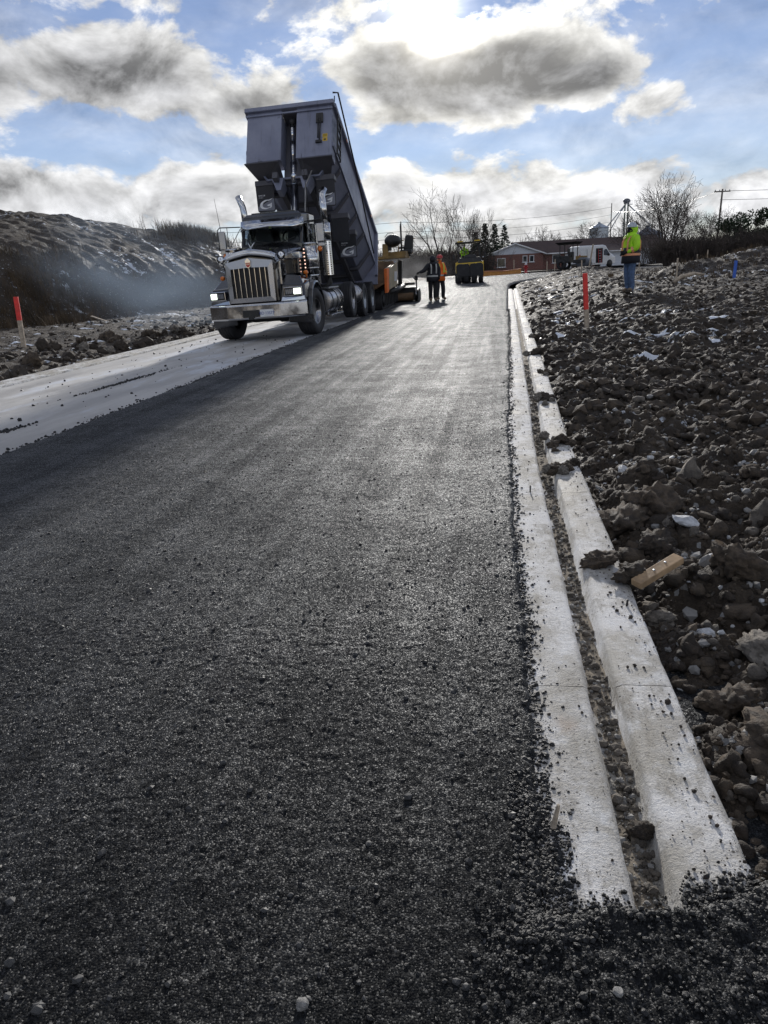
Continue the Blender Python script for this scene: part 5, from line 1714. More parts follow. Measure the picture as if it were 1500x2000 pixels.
# local: nose to +Y, right flank on +X
def vring(y, w, zb, zt, tw):
    return [(-w, y, zb), (w, y, zb), (w, y, zb + 0.75), (tw, y, zt - 0.12), (tw - 0.14, y, zt), (-tw + 0.14, y, zt), (-tw, y, zt - 0.12), (-w, y, zb + 0.75)]
m = MB()
m.loft([vring(-2.75, 0.97, 0.38, 2.40, 0.88), vring(-2.55, 1.0, 0.32, 2.46, 0.90), vring(0.95, 1.0, 0.30, 2.46, 0.90), vring(1.35, 1.0, 0.30, 2.36, 0.86), vring(2.0, 0.99, 0.30, 1.62, 0.80), vring(2.62, 0.94, 0.32, 1.30, 0.78), vring(2.8, 0.85, 0.4, 0.95, 0.72)])
m.build('body', WHITEPAINT, van, 0.05)
for s in (-1, 1):
    for y in (-1.75, 1.75):
        e = part_empty('wheel', van, (s * 0.90, y, 0.35))
        MB().lathe([(-0.08, 0.2), (-0.11, 0.33), (-0.08, 0.35), (0.08, 0.35), (0.11, 0.33), (0.08, 0.2)], 20, 'X', closed=True).build('tyre', RUBBER, e)
        MB().lathe([(s * 0.10, 0.22), (s * 0.08, 0.1), (s * 0.10, 0.0)], 16, 'X').build('rim', GALV, e)
        MB().lathe([(0.0, 0.42), (s * 0.06, 0.42)], 20, 'X', (s * 0.975, y, 0.37)).build('wheel_arch', BLACKPLASTIC, van)
    MB().box((s * 0.955, -2.74, 1.20), (0.12, 0.10, 0.62)).build('tail_light', REDLENS, van, 0.01)
    MB().box((s * 1.06, 1.55, 1.35), (0.16, 0.14, 0.26)).build('wing_mirror', BLACKPLASTIC, van, 0.02)
    MB().hexa([(s * 0.985, 0.85, 1.30), (s * 1.0, 0.85, 1.30), (s * 1.0, 1.85, 1.30), (s * 0.985, 1.85, 1.30)], [(s * 0.90, 0.85, 1.98), (s * 0.925, 0.85, 1.98), (s * 0.915, 1.35, 1.98), (s * 0.89, 1.35, 1.98)]).build('side_window', DARKGLASS, van)
    MB().box((s * 0.47, -2.77, 1.70), (0.72, 0.03, 0.52)).build('rear_window', WHITEPAINT, van, 0.02)
    MB().box((s * 0.47, -2.76, 1.25), (0.90, 0.03, 1.65)).build('rear_door', WHITEPAINT, van, 0.02)
    MB().box((s * 0.70, 2.72, 0.95), (0.3, 0.1, 0.16)).build('headlight', LAMPOFF, van, 0.02)
MB().hexa([(-0.75, 1.92, 1.66), (0.75, 1.92, 1.66), (0.75, 2.0, 1.66), (-0.75, 2.0, 1.66)], [(-0.78, 1.40, 2.28), (0.78, 1.40, 2.28), (0.78, 1.46, 2.28), (-0.78, 1.46, 2.28)]).build('windscreen', DARKGLASS, van)
MB().box((0.99, 0.15, 1.30), (0.05, 1.05, 1.60)).build('doorway_shade_slab', BLACKCLOTH, van, 0.02)  # solid black slab stands in for the shade inside the open doorway
MB().box((1.03, -1.05, 1.30), (0.05, 1.25, 1.64)).build('side_door', WHITEPAINT, van, 0.02)
MB().box((0, -2.82, 0.45), (1.9, 0.12, 0.20)).build('rear_bumper', BLACKPLASTIC, van, 0.02)
MB().box((0.45, -2.80, 0.66), (0.34, 0.02, 0.16)).build('licence_plate', PLATEBLUE, van)
lad = thing('step_ladder', 'red step ladder standing in the open side door of the white van', 'ladder', Matrix.Rotation(rad(-54), 3, 'Z') @ Vector((1.10, 0.15, 0)) + Vector((VX, VY, float(base_z(VX, VY)) + 0.62)), (0, rad(-4), rad(-54)))
for s in (-1, 1):
    MB().box((0, s * 0.19, 0.75), (0.05, 0.05, 1.5)).build('rail', REDIRON, lad)
for k in range(5):
    MB().box((0, 0, 0.2 + k * 0.28), (0.08, 0.34, 0.03)).build('tread', GALV, lad)

# ================================================================== PEOPLE
def seg_dist(P, a, b):
    ab = b - a
    t = np.clip(((P - a) @ ab) / max(1e-9, ab @ ab), 0, 1)
    return np.linalg.norm(P - (a + t[:, None] * ab), axis=1)

def make_body(J, E, radii, regions, mats, hands):
    """J joints, E (a, b, region) bones, radii per joint; hands: list of (wrist, dir, palm normal)"""
    names = list(J)
    ix = {n: i for i, n in enumerate(names)}
    me = bpy.data.meshes.new('skeleton')
    me.from_pydata([J[n] for n in names], [(ix[a], ix[b]) for a, b, _ in E], [])
    o = bpy.data.objects.new('skeleton', me)
    COL.objects.link(o)
    o.modifiers.new('skin', 'SKIN').use_smooth_shade = True
    sv = me.skin_vertices[0].data
    for n in names:
        r = radii[n]
        sv[ix[n]].radius = (r, r) if not isinstance(r, tuple) else r
        sv[ix[n]].use_root = (n == 'pelvis')
    ss = o.modifiers.new('sub', 'SUBSURF')
    ss.levels = ss.render_levels = 2
    dg = bpy.context.evaluated_depsgraph_get()
    out = bpy.data.meshes.new_from_object(o.evaluated_get(dg))
    bpy.data.objects.remove(o)
    V = np.array([v.co[:] for v in out.vertices])
    C = np.array([p.center[:] for p in out.polygons])
    best = np.full(len(C), 9.0)
    reg = np.zeros(len(C), int)
    for a, b, r in E:
        # distance weighed by local girth so that thick parts claim their own surface
        d = seg_dist(C, np.array(J[a]), np.array(J[b])) - 0.5 * ((radii[a][0] if isinstance(radii[a], tuple) else radii[a]) + (radii[b][0] if isinstance(radii[b], tuple) else radii[b])) * 0.9
        m_ = d < best
        best = np.where(m_, d, best)
        reg = np.where(m_, regions.index(r), reg)
    bm = bmesh.new()
    bm.from_mesh(out)
    bm.faces.ensure_lookup_table()
    for f, r in zip(bm.faces, reg):
        f.material_index = int(r)
        f.smooth = True
    tmp = bpy.data.meshes.new('body')
    bm.to_mesh(tmp)
    bm.free()
    # hands with five bent fingers, joined into the same mesh
    q = MB()
    for w, d, nrm, reg_name in hands:
        q.cur = regions.index(reg_name)
        w, d, nrm = Vector(w), Vector(d).normalized(), Vector(nrm).normalized()
        side = d.cross(nrm).normalized()
        palm = w + d * 0.05
        q.tube([w - d * 0.03, w + d * 0.02, palm + d * 0.04], [0.028, 0.036, 0.034], 8)
        for k in range(4):
            ln = (0.075, 0.085, 0.08, 0.062)[k]
            b0 = w + d * 0.085 + side * (-0.03 + 0.02 * k)
            b1 = b0 + d * ln * 0.45 + nrm * 0.012
            b2 = b1 + d * ln * 0.2 + nrm * ln * 0.4
            q.tube([b0 - d * 0.02, b0, b1, b2], [0.011, 0.011, 0.010, 0.008], 6)
        t0 = w + d * 0.03 - side * 0.034
        q.tube([t0, t0 - side * 0.02 + d * 0.025 + nrm * 0.01, t0 - side * 0.012 + d * 0.06 + nrm * 0.02], [0.013, 0.012, 0.009], 6)
    if q.v:
        hm = q.mesh('hands', mats)
        bm = bmesh.new()
        bm.from_mesh(tmp)
        bm.from_mesh(hm)
        bm.to_mesh(tmp)
        bm.free()
    for m_ in mats:
        tmp.materials.append(m_)
    return tmp

REG = ['trousers', 'jacket', 'skin', 'boot', 'glove', 'hood']
def person(label, loc, yaw, pose, jacket, trousers, skin_hands=True, hat=None, stripes=None, hood=None, mask=None, bulk=1.0, group=None, cloth2=None):
    root = thing('person', label, 'person', loc, (0, 0, yaw), group)
    J = dict(pelvis=(0, 0, 0.98), waist=(0, 0, 1.10), chest=(0, 0.0, 1.32), neck=(0, 0.01, 1.50), skull=(0, -0.005, 1.60), crown=(0, 0.0, 1.70),
             hipL=(-0.10, 0, 0.92), hipR=(0.10, 0, 0.92), kneeL=(-0.11, -0.03, 0.50), kneeR=(0.11, -0.03, 0.50),
             ankL=(-0.12, 0.02, 0.11), ankR=(0.12, 0.02, 0.11), toeL=(-0.13, -0.15, 0.055), toeR=(0.13, -0.15, 0.055),
             shL=(-0.19, 0.0, 1.41), shR=(0.19, 0.0, 1.41), elL=(-0.25, 0.02, 1.15), elR=(0.25, 0.02, 1.15), wrL=(-0.25, -0.08, 0.92), wrR=(0.25, -0.08, 0.92))
    J.update({k: v for k, v in pose.items() if k != '_face'})
    b = bulk
    Rr = dict(pelvis=(0.185 * b, 0.15 * b), waist=(0.19 * b, 0.15 * b), chest=(0.205 * b, 0.16 * b), neck=(0.065, 0.065), skull=(0.085, 0.10), crown=(0.07, 0.085),
              hipL=0.125, hipR=0.125, kneeL=0.095, kneeR=0.095, ankL=0.080, ankR=0.080, toeL=0.055, toeR=0.055,
              shL=0.105 * b, shR=0.105 * b, elL=0.082 * b, elR=0.082 * b, wrL=0.055, wrR=0.055)
    E = [('pelvis', 'waist', 'jacket'), ('waist', 'chest', 'jacket'), ('chest', 'neck', 'jacket'), ('neck', 'skull', 'skin'), ('skull', 'crown', 'skin'),
         ('pelvis', 'hipL', 'trousers'), ('pelvis', 'hipR', 'trousers'), ('hipL', 'kneeL', 'trousers'), ('hipR', 'kneeR', 'trousers'),
         ('kneeL', 'ankL', 'trousers'), ('kneeR', 'ankR', 'trousers'), ('ankL', 'toeL', 'boot'), ('ankR', 'toeR', 'boot'),
         ('chest', 'shL', 'jacket'), ('chest', 'shR', 'jacket'), ('shL', 'elL', 'jacket'), ('shR', 'elR', 'jacket'), ('elL', 'wrL', 'jacket'), ('elR', 'wrR', 'jacket')]
    hands = []
    for s, w, e in (('L', 'wrL', 'elL'), ('R', 'wrR', 'elR')):
        d = Vector(J[w]) - Vector(J[e])
        hands.append((J[w], d, (0.3 if s == 'L' else -0.3, -0.6, -0.4) if abs(d.normalized().z) < 0.8 else (0.8 if s == 'L' else -0.8, -0.4, 0), 'skin' if skin_hands else 'glove'))
    me = make_body(J, E, Rr, REG, [trousers, jacket, SKIN, BOOT, BLACKCLOTH, cloth2 or jacket], hands)
    body = obj('body', me, root)
    # jacket skirt over the hips
    P = Vector(J['pelvis'])
    Wt = Vector(J['waist'])
    rings = []
    for t, rx_, ry_ in ((-0.20, 0.235, 0.19), (-0.05, 0.23, 0.185), (0.10, 0.215, 0.175), (0.2, 0.20, 0.16)):
        c = P + (Wt - P).normalized() * t
        rings.append([(c.x + rx_ * b * math.cos(a), c.y + ry_ * b * math.sin(a), c.z) for a in np.linspace(0, 2 * math.pi, 18, endpoint=False)])
    MB().loft(rings, sm=True).build('jacket_hem', cloth2 or jacket, body)
    # face: eyes, nose, mouth, ears
    sk = Vector(J['skull'])
    cr = Vector(J['crown'])
    hd = (sk + cr) / 2
    fdir = Vector(pose.get('_face', (0, -1, 0))).normalized()
    sdir = Vector((0, 0, 1)).cross(fdir).normalized() * -1
    if mask:
        c = hd + Vector((0, 0, -0.03))
        MB().ball(c + fdir * 0.02, (0.098, 0.108, 0.085), 14, 9).build('face_mask', mask, body)
        MB().tube([Vector(J['neck']) + Vector((0, 0, -0.02)), sk + Vector((0, 0, -0.02))], [0.085, 0.09], 12).build('neck_warmer', mask, body)
    nz = MB().tube([hd + fdir * 0.085 + Vector((0, 0, 0.03)), hd + fdir * 0.118 + Vector((0, 0, -0.015)), hd + fdir * 0.09 + Vector((0, 0, -0.025))], [0.010, 0.016, 0.01], 6)
    nz.build('nose', mask or SKIN, body)
    for s in (-1, 1):
        MB().ball(hd + fdir * 0.088 + sdir * (0.033 * s) + Vector((0, 0, 0.028)), 0.012, 8, 6).build('eye', BLACKPLASTIC, body)
        MB().ball(hd + sdir * (0.092 * s) + Vector((0, 0, 0.0)), (0.016, 0.02, 0.03), 8, 6).build('ear', SKIN, body)
    if not mask:
        MB().tube([hd + fdir * 0.092 - sdir * 0.022 + Vector((0, 0, -0.055)), hd + fdir * 0.097 + Vector((0, 0, -0.055)), hd + fdir * 0.092 + sdir * 0.022 + Vector((0, 0, -0.055))], 0.006, 5).build('mouth', REDIRON, body)
    if hood:
        MB().ball(hd + Vector((0, 0.02, -0.01)) - fdir * 0.02, (0.125, 0.135, 0.155), 14, 10).build('hood', hood, body)
        rings = []
        nk = Vector(J['neck'])
        for z, r_ in ((-0.08, 0.17), (-0.01, 0.15), (0.07, 0.115)):
            rings.append([(nk.x + r_ * math.cos(a), nk.y + r_ * 0.9 * math.sin(a), nk.z + z) for a in np.linspace(0, 2 * math.pi, 16, endpoint=False)])
        MB().loft(rings, sm=True).build('collar', hood, body)
    if hat:
        q = MB()
        c = hd + Vector((0, 0, 0.045))
        q.lathe([(0.0, 0.135), (0.005, 0.128), (0.05, 0.122), (0.09, 0.10), (0.12, 0.06), (0.128, 0.0)], 22, 'Z', tuple(c))
        q.ball(c + fdir * 0.10, (0.10, 0.09, 0.012), 14, 5)
        q.tube([c + Vector((0, 0, 0.05)) + fdir * 0.115, c + Vector((0, 0, 0.128)), c + Vector((0, 0, 0.05)) - fdir * 0.115], 0.014, 6)
        q.build('hard_hat', hat, body)
    for (kind, mt) in (stripes or []):
        q = MB()
        ch = Vector(J['chest'])
        if kind == 'belt':
            rr = []
            for dz in (-0.03, 0.03):
                c = P + (Wt - P) * 0.15 + Vector((0, 0, dz))
                rr.append([(c.x + 0.236 * b * math.cos(a), c.y + 0.192 * b * math.sin(a), c.z) for a in np.linspace(0, 2 * math.pi, 22, endpoint=False)])
            q.loft(rr, caps=False, sm=True)
        elif kind == 'hem':
            rr = []
            for dz in (-0.10, -0.03):
                c = P + Vector((0, 0, dz))
                rr.append([(c.x + 0.243 * b * math.cos(a), c.y + 0.198 * b * math.sin(a), c.z) for a in np.linspace(0, 2 * math.pi, 22, endpoint=False)])
            q.loft(rr, caps=False, sm=True)
        elif kind == 'braces':
            for s in (-1, 1):
                for f in (-1, 1):
                    pts = []
                    for z, r_ in ((1.08, 0.20), (1.20, 0.205), (1.32, 0.198), (1.42, 0.15), (1.47, 0.08)):
                        tt = (z - 0.98) / (1.5 - 0.98)
                        c = P.lerp(Vector(J['neck']), tt)
                        pts.append((c.x + s * 0.095 * b, c.y + f * r_ * 0.86 * b, c.z + 0.012))
                    for k in range(len(pts) - 1):
                        a_, c_ = Vector(pts[k]), Vector(pts[k + 1])
                        q.hexa([a_ + Vector((-0.025, -0.008, 0)), a_ + Vector((0.025, -0.008, 0)), a_ + Vector((0.025, 0.008, 0)), a_ + Vector((-0.025, 0.008, 0))],
                               [c_ + Vector((-0.025, -0.008, 0)), c_ + Vector((0.025, -0.008, 0)), c_ + Vector((0.025, 0.008, 0)), c_ + Vector((-0.025, 0.008, 0))])
        elif kind == 'cuffs':
            for e_, w_ in (('elL', 'wrL'), ('elR', 'wrR')):
                a_, c_ = Vector(J[e_]), Vector(J[w_])
                q.tube([a_.lerp(c_, 0.30), a_.lerp(c_, 0.52)], [0.082 * b, 0.075 * b], 12, caps=False)
        q.build('reflective_' + kind, mt, body, kind='stuff' if kind in ('braces', 'cuffs') else None)
    return root

def gz_road(x, y):
    return float(far_road(np.array(float(x)), np.array(float(y))))
# dark-clad worker at the screed's controls, left arm reaching to the handle
person('person in dark jacket and hood reaching for the paver screed handle', (-2.52, 30.75, gz_road(-2.52, 30.75) - 0.02), rad(20),
       dict(chest=(0, -0.05, 1.33), neck=(-0.01, -0.12, 1.50), skull=(-0.02, -0.16, 1.59), crown=(-0.02, -0.17, 1.69), shL=(-0.20, -0.05, 1.41), shR=(0.20, -0.05, 1.41),
            elL=(-0.38, -0.10, 1.22), wrL=(-0.60, -0.16, 1.16), elR=(0.27, -0.02, 1.16), wrR=(0.24, -0.14, 0.95), _face=(-0.2, -0.9, -0.4),
            kneeL=(-0.10, -0.02, 0.5), kneeR=(0.10, -0.02, 0.5), ankL=(-0.10, 0.03, 0.11), ankR=(0.10, 0.03, 0.11), toeL=(-0.12, -0.14, 0.055), toeR=(0.12, -0.14, 0.055)),
       NAVY, BLACKCLOTH, False, None, [('braces', REFLECT), ('belt', REFLECT)], NAVY, BLACKCLOTH, 1.12)
person('person in orange hi-vis jacket and red hard hat behind the dark-clad worker', (-2.29, 31.45, gz_road(-2.29, 31.45) - 0.02), rad(35),
       dict(neck=(0, -0.04, 1.50), skull=(0, -0.06, 1.60), crown=(0, -0.06, 1.70), elR=(0.27, -0.02, 1.14), wrR=(0.16, -0.20, 1.02), kneeR=(0.14, -0.06, 0.5), ankR=(0.19, 0.05, 0.11), toeR=(0.22, -0.12, 0.055), _face=(-0.4, -0.9, -0.2)),
       HIORANGE, NAVY, False, REDIRON, [('braces', TAPELIME), ('belt', REFLECT), ('cuffs', TAPELIME)], None, None, 1.1)
# flagger on the field, hands in the jacket front, looking left
mz = ground_at(3.67, 21.4)
person('person in lime hi-vis coat, jeans and grey hard hat standing on the dug clay', (3.67, 21.4, mz + 0.0), rad(-62),
       dict(elL=(-0.25, -0.02, 1.15), wrL=(-0.08, -0.20, 1.08), elR=(0.25, 0.0, 1.15), wrR=(0.08, -0.20, 1.06), _face=(0, -1, 0.05),
            kneeL=(-0.085, -0.02, 0.5), kneeR=(0.085, -0.02, 0.5), ankL=(-0.08, 0.02, 0.11), ankR=(0.09, 0.03, 0.11), toeL=(-0.09, -0.14, 0.055), toeR=(0.11, -0.13, 0.055)),
       HIVIS, DENIM, False, GALV, [('belt', TAPEORANGE), ('braces', TAPEORANGE), ('cuffs', TAPEORANGE)], HIVIS, BLACKCLOTH, 1.18, cloth2=NAVY)
# operator sitting in the roller
person('person in lime jacket sitting at the wheel of the tyre roller', (RX - 0.45, RY + 1.75, gz_road(RX, RY) + 0.98), rad(3),
       dict(kneeL=(-0.14, -0.42, 0.92), kneeR=(0.14, -0.42, 0.92), ankL=(-0.14, -0.46, 0.50), ankR=(0.14, -0.46, 0.50), toeL=(-0.14, -0.62, 0.45), toeR=(0.14, -0.62, 0.45),
            elL=(-0.27, -0.12, 1.16), wrL=(-0.18, -0.36, 1.18), elR=(0.27, -0.12, 1.16), wrR=(0.18, -0.36, 1.18)),
       HIVIS, NAVY, True, WHITEPAINT, [('braces', REFLECT)], None, None, 1.08)

# ================================================================== BRICK HOUSE
def zb(x, y):
    return float(base_z(float(x), float(y)))
HX, HY = -1.2, 113.0
HZ = zb(HX, HY) - 0.05
house = thing('brick_house', 'long low red brick house with white front gable and brown roof', 'house', (HX, HY, HZ), (0, 0, rad(8)))
WH = 2.35
m = MB()
m.box((4.2, 4.2, WH / 2), (8.4, 8.4, WH))
m.box((12.5, 5.0, WH / 2), (8.4, 7.6, WH))
m.box((21.4, 6.2, WH / 2), (9.6, 7.2, WH))
m.build('wall', BRICK, house)
# front gable
MB().prism([(0.0, WH), (8.4, WH), (4.2, WH + 1.45)], 0.02, 0.14, 'Y').build('gable', SIDING, house)
gm = MB().box((0, 0, 0), (1, 0.012, 0.012)).mesh('siding_lap', TRIM)
for k in range(7):
    z = WH + 0.1 + k * 0.18
    w = 8.0 * (1 - (z - WH) / 1.45)
    o = obj('siding_lap', gm, house, (4.2, 0.012, z))
    o.scale = (max(0.2, w), 1, 1)
# roofs
def slope(pts, nm, mat=SHINGLE, t=0.10):
    q = MB()
    q.add(pts + [(x, y, z - t) for x, y, z in pts], [(0, 1, 2, 3), (7, 6, 5, 4), (0, 4, 5, 1), (1, 5, 6, 2), (2, 6, 7, 3), (3, 7, 4, 0)])
    return q.build(nm, mat, house)
ov = 0.45
slope([(-ov, -0.35, WH - 0.10), (4.2, -0.35, WH + 1.52), (4.2, 8.6, WH + 1.52), (-ov, 8.6, WH - 0.10)], 'roof')
slope([(4.2, -0.35, WH + 1.521), (8.4 + ov, -0.35, WH - 0.10), (8.4 + ov, 8.6, WH - 0.10), (4.2, 8.6, WH + 1.521)], 'roof')
slope([(6.2, 0.62, WH - 0.06), (26.6, 0.62, WH - 0.06), (26.6, 5.2, WH + 1.92), (4.4, 5.2, WH + 1.92)], 'roof')
slope([(4.4, 5.2, WH + 1.921), (26.6, 5.2, WH + 1.921), (26.6, 9.9, WH - 0.06), (6.2, 9.9, WH - 0.06)], 'roof')
for a, b_ in (((-ov, -0.37, WH - 0.13), (4.2, -0.37, WH + 1.49)), ((4.2, -0.37, WH + 1.49), (8.4 + ov, -0.37, WH - 0.13))):
    a, b_ = Vector(a), Vector(b_)
    MB().hexa([a + Vector((0, -0.03, -0.10)), b_ + Vector((0, -0.03, -0.10)), b_ + Vector((0, 0.02, -0.10)), a + Vector((0, 0.02, -0.10))],
              [a + Vector((0, -0.03, 0.08)), b_ + Vector((0, -0.03, 0.08)), b_ + Vector((0, 0.02, 0.08)), a + Vector((0, 0.02, 0.08))]).build('fascia', TRIM, house)
MB().box((17.0, 0.58, WH - 0.13), (18.6, 0.10, 0.16)).build('gutter', TRIM, house)
MB().box((6.9, 0.35, WH + 0.62), (1.5, 0.6, 0.06), Matrix.Rotation(rad(22), 3, 'Y')).build('snow_patch', SNOW, house)
# garage wing with pale doors at the right end
MB().box((21.5, 1.2, 1.1), (10.0, 4.2, 2.2)).build('garage_wall', SIDING, house)
slope([(16.2, -1.5, 2.12), (26.9, -1.5, 2.12), (26.9, 2.2, 3.15), (16.2, 2.2, 3.15)], 'garage_roof')
MB().box((21.5, -1.52, 2.06), (10.7, 0.08, 0.14)).build('garage_fascia', TRIM, house)
for x in (18.6, 22.0, 25.0):
    d = MB().box((x, -0.93, 1.0), (2.5, 0.06, 1.95)).build('garage_door', TRIM, house)
    for k in range(4):
        MB().box((x, -0.97, 0.28 + k * 0.48), (2.4, 0.03, 0.44)).build('door_panel', SIDING, d, 0.01)
def win(x, y, z, w, h):
    f = MB()
    for dx_, dz_, sx_, sz_ in ((0, h / 2, w + 0.12, 0.08), (0, -h / 2, w + 0.12, 0.08), (-w / 2, 0, 0.08, h), (w / 2, 0, 0.08, h)):
        f.box((x + dx_, y - 0.03, z + dz_), (sx_, 0.10, sz_))
    wf = f.build('window', TRIM, house)
    MB().box((x, y - 0.005, z), (w, 0.02, h)).build('pane', HGLASS, wf)
    MB().box((x, y - 0.05, z - h / 2 - 0.07), (w + 0.3, 0.16, 0.06)).build('sill', TRIM, wf)
win(2.2, 0.0, 1.25, 1.15, 1.2)
win(5.7, 0.0, 1.62, 0.6, 0.85)
win(6.7, 0.0, 1.62, 0.6, 0.85)
win(10.6, 1.2, 1.45, 1.1, 1.1)
win(14.0, 1.2, 1.45, 1.1, 1.1)
MB().box((12.4, 1.17, 1.0), (0.95, 0.06, 2.0)).build('front_door', TRIM, house, 0.01)
MB().cyl((0.05, -0.06, 0), (0.05, -0.06, WH), 0.045, None, 8).build('downpipe', TRIM, house)

# ================================================================== GRAIN BINS AND ELEVATOR LEG
def grain_bin(label, x, y, r, h, mat, grp, dzb=0.0):
    t = thing('grain_bin', label, 'grain bin', (x, y, zb(x, y) + dzb), (0, 0, 0), grp)
    prof = []
    n = 26
    for k in range(n + 1):
        prof.append((h * k / n, r + (0.035 if k % 2 else 0.0)))
    MB().lathe(prof, 36, 'Z').build('wall', mat, t)
    MB().lathe([(h - 0.06, r + 0.18), (h, r + 0.16), (h + r * 0.5, r * 0.12)], 36, 'Z', sm=False).build('roof', mat, t)
    MB().cyl((0, 0, h + r * 0.48), (0, 0, h + r * 0.62), r * 0.13, None, 14).build('cap', mat, t)
    MB().box((0, -r - 0.03, h * 0.6), (0.4, 0.08, h * 0.7)).build('ladder', GALV, t)
    for k in range(10):
        a = 2 * math.pi * k / 10
        MB().tube([(r * math.cos(a), r * math.sin(a), h + 0.03), (r * 0.14 * math.cos(a), r * 0.14 * math.sin(a), h + r * 0.48)], 0.04, 4).build('roof_rib', mat, t)
    return t
grain_bin('silvery corrugated grain bin with conical roof rising over the house', 21.7, 165.5, 1.95, 6.9, GALV, 'grain bins behind the house')
grain_bin('wide dull grey grain bin with conical roof behind the flagger', 31.4, 165.0, 3.0, 5.0, BINDARK, 'grain bins behind the house')
LX, LY = 27.3, 167.0
lz = zb(LX, LY)
leg = thing('grain_elevator', 'tall thin green grain elevator leg with sloping spouts', 'grain elevator', (LX, LY, lz))
for s in (-1, 1):
    MB().box((s * 0.30, 0, 5.8), (0.26, 0.3, 11.6)).build('leg_trunk', simple('faded_green_steel', (0.10, 0.15, 0.13), 0.5), leg)
MB().ball((0, 0, 11.9), (0.75, 0.4, 0.5), 14, 9).box((0, 0, 11.6), (1.1, 0.5, 0.5)).build('head_drum', BINDARK, leg)
MB().box((0.6, 0, 11.2), (1.2, 0.9, 0.06)).build('head_platform', GALV, leg)
for k in range(4):
    MB().box((0.1 + k * 0.3, -0.45, 11.55), (0.04, 0.04, 0.65)).build('platform_post', GALV, leg)
MB().box((0.55, -0.45, 11.88), (1.1, 0.04, 0.04)).build('platform_rail', GALV, leg)
for (px_, pz, r_) in ((-5.4, 5.2, 0.12), (-4.2, 4.6, 0.10), (5.6, 6.3, 0.12), (-1.0, 2.0, 0.05), (1.3, 2.0, 0.05)):
    MB().tube([(-0.2 if px_ < 0 else 0.2, 0, 11.3 if r_ > 0.06 else 10.5), (px_, 0, pz)], r_, 7).build('spout', GALV, leg)

# ================================================================== POLES AND LINES
def utility_pole(label, x, y, h, lean=0.0, arms=1, r=0.13, zoff=0.0):
    t = thing('utility_pole', label, 'utility pole', (x, y, zb(x, y) + zoff), (0, lean, 0), 'utility poles along the far road')
    MB().cyl((0, 0, 0), (0, 0, h), r, r * 0.65, 10).build('pole', POLEWOOD, t)
    for k in range(arms):
        z = h - 0.25 - 0.8 * k
        MB().box((0, 0, z), (1.7, 0.10, 0.12)).build('cross_arm', POLEWOOD, t)
        for q in (-0.75, -0.3, 0.3, 0.75):
            MB().lathe([(0, 0.03), (0.06, 0.06), (0.12, 0.05), (0.16, 0.0)], 8, 'Z', (q, 0, z + 0.06)).build('insulator', GALV, t)
    return t
utility_pole('tall grey utility pole standing clear right of the big bare tree', 24.9, 91.0, 7.7, rad(1.5), 1, 0.14)
utility_pole('thin utility pole between the silvery bin and the elevator leg', 22.7, 156.0, 11.0, 0.0, 0, 0.13)
utility_pole('thin utility pole right of the elevator leg', 29.4, 150.0, 8.6, 0.0, 0, 0.11)
utility_pole('utility pole rising behind the covered seats of the paver', -12.9, 106.0, 7.4, 0.0, 0, 0.12)
utility_pole('short pole seen just past the raised box of the truck', -17.9, 104.0, 5.8, 0.0, 0, 0.11)
def wire(p, q, sag, lab, n=14):
    p, q = Vector(p), Vector(q)
    pts = []
    for k in range(n + 1):
        t = k / n
        v = p.lerp(q, t)
        v.z -= sag * 4 * t * (1 - t)
        pts.append(tuple(v))
    o = MB().tube(pts, 0.022, 4, False, False).build('power_line', WIRE)
    return tag(o, lab, 'power line', 'overhead power lines')
za, zc_ = zb(-12.9, 106), zb(24.9, 91)
for k, (h0, h1) in enumerate(((7.3, 10.3), (6.1, 8.9), (5.2, 7.6), (4.1, 6.2))):
    wire((-12.9, 106.0, za + h0), (22.7, 156.0, zb(22.7, 156) + h1), 0.8, ('topmost', 'second highest', 'third highest', 'lowest')[k] + ' of the thin power lines crossing the sky over the house')
    wire((-12.9, 106.0, za + h0), (-70.0, 60.0, za + h0 - 1.0), 0.9, ('topmost', 'second highest', 'third highest', 'lowest')[k] + ' of the thin power lines running left behind the raised truck box')
wire((24.9, 91, zc_ + 7.5), (75, 100, zc_ + 8.5), 0.6, 'upper thin power line running right from the pole by the big bare tree')
wire((24.9, 91, zc_ + 6.6), (75, 100, zc_ + 7.4), 0.6, 'lower thin power line running right from the pole by the big bare tree')
wire((24.9, 91, zc_ + 7.5), (22.7, 156.0, zb(22.7, 156) + 9.5), 0.8, 'thin power line passing behind the big bare tree')

# ================================================================== STAKES, HYDRANT, BARRIER
def stake(label, x, y, h, lean=(0, 0), w=0.045, paint=None, zoff=0.0, frac=0.5, z=None, name='survey_stake', group=None):
    z = (ground_at(x, y) if y < 60 and (x < -8 or x > 0.5) else zb(x, y)) if z is None else z
    t = thing(name, label, 'stake', (x, y, z - 0.12 + zoff), (lean[0], lean[1], rad(15)), group)
    hh = h + 0.12
    base_h = hh * (1 - frac) if paint else hh
    MB().box((0, 0, base_h / 2), (w, w * 0.55, base_h)).build('timber', WOODGREY, t, 0.003)
    if paint:
        MB().box((0, 0, base_h + hh * frac / 2), (w * 1.03, w * 0.58, hh * frac), taper=0.96).build('painted_top', paint, t, 0.003)
    return t
stake('timber stake with fluorescent red top standing right of the kerb', 1.83, 15.05, 1.20, (0.0, rad(-4.2)), 0.085, REDPAINT, frac=0.52, zoff=-0.09)
stake('timber stake with fluorescent red top on the left verge', -10.95, 15.7, 1.13, (0, rad(2.0)), 0.10, REDPAINT, frac=0.42)
stake('bright blue painted stake stuck in the dark spoil at right', 8.65, 29.0, 0.62, (0, rad(2)), 0.10, BLUEPAINT, frac=0.97)
G = 'plain timber stakes in the field'
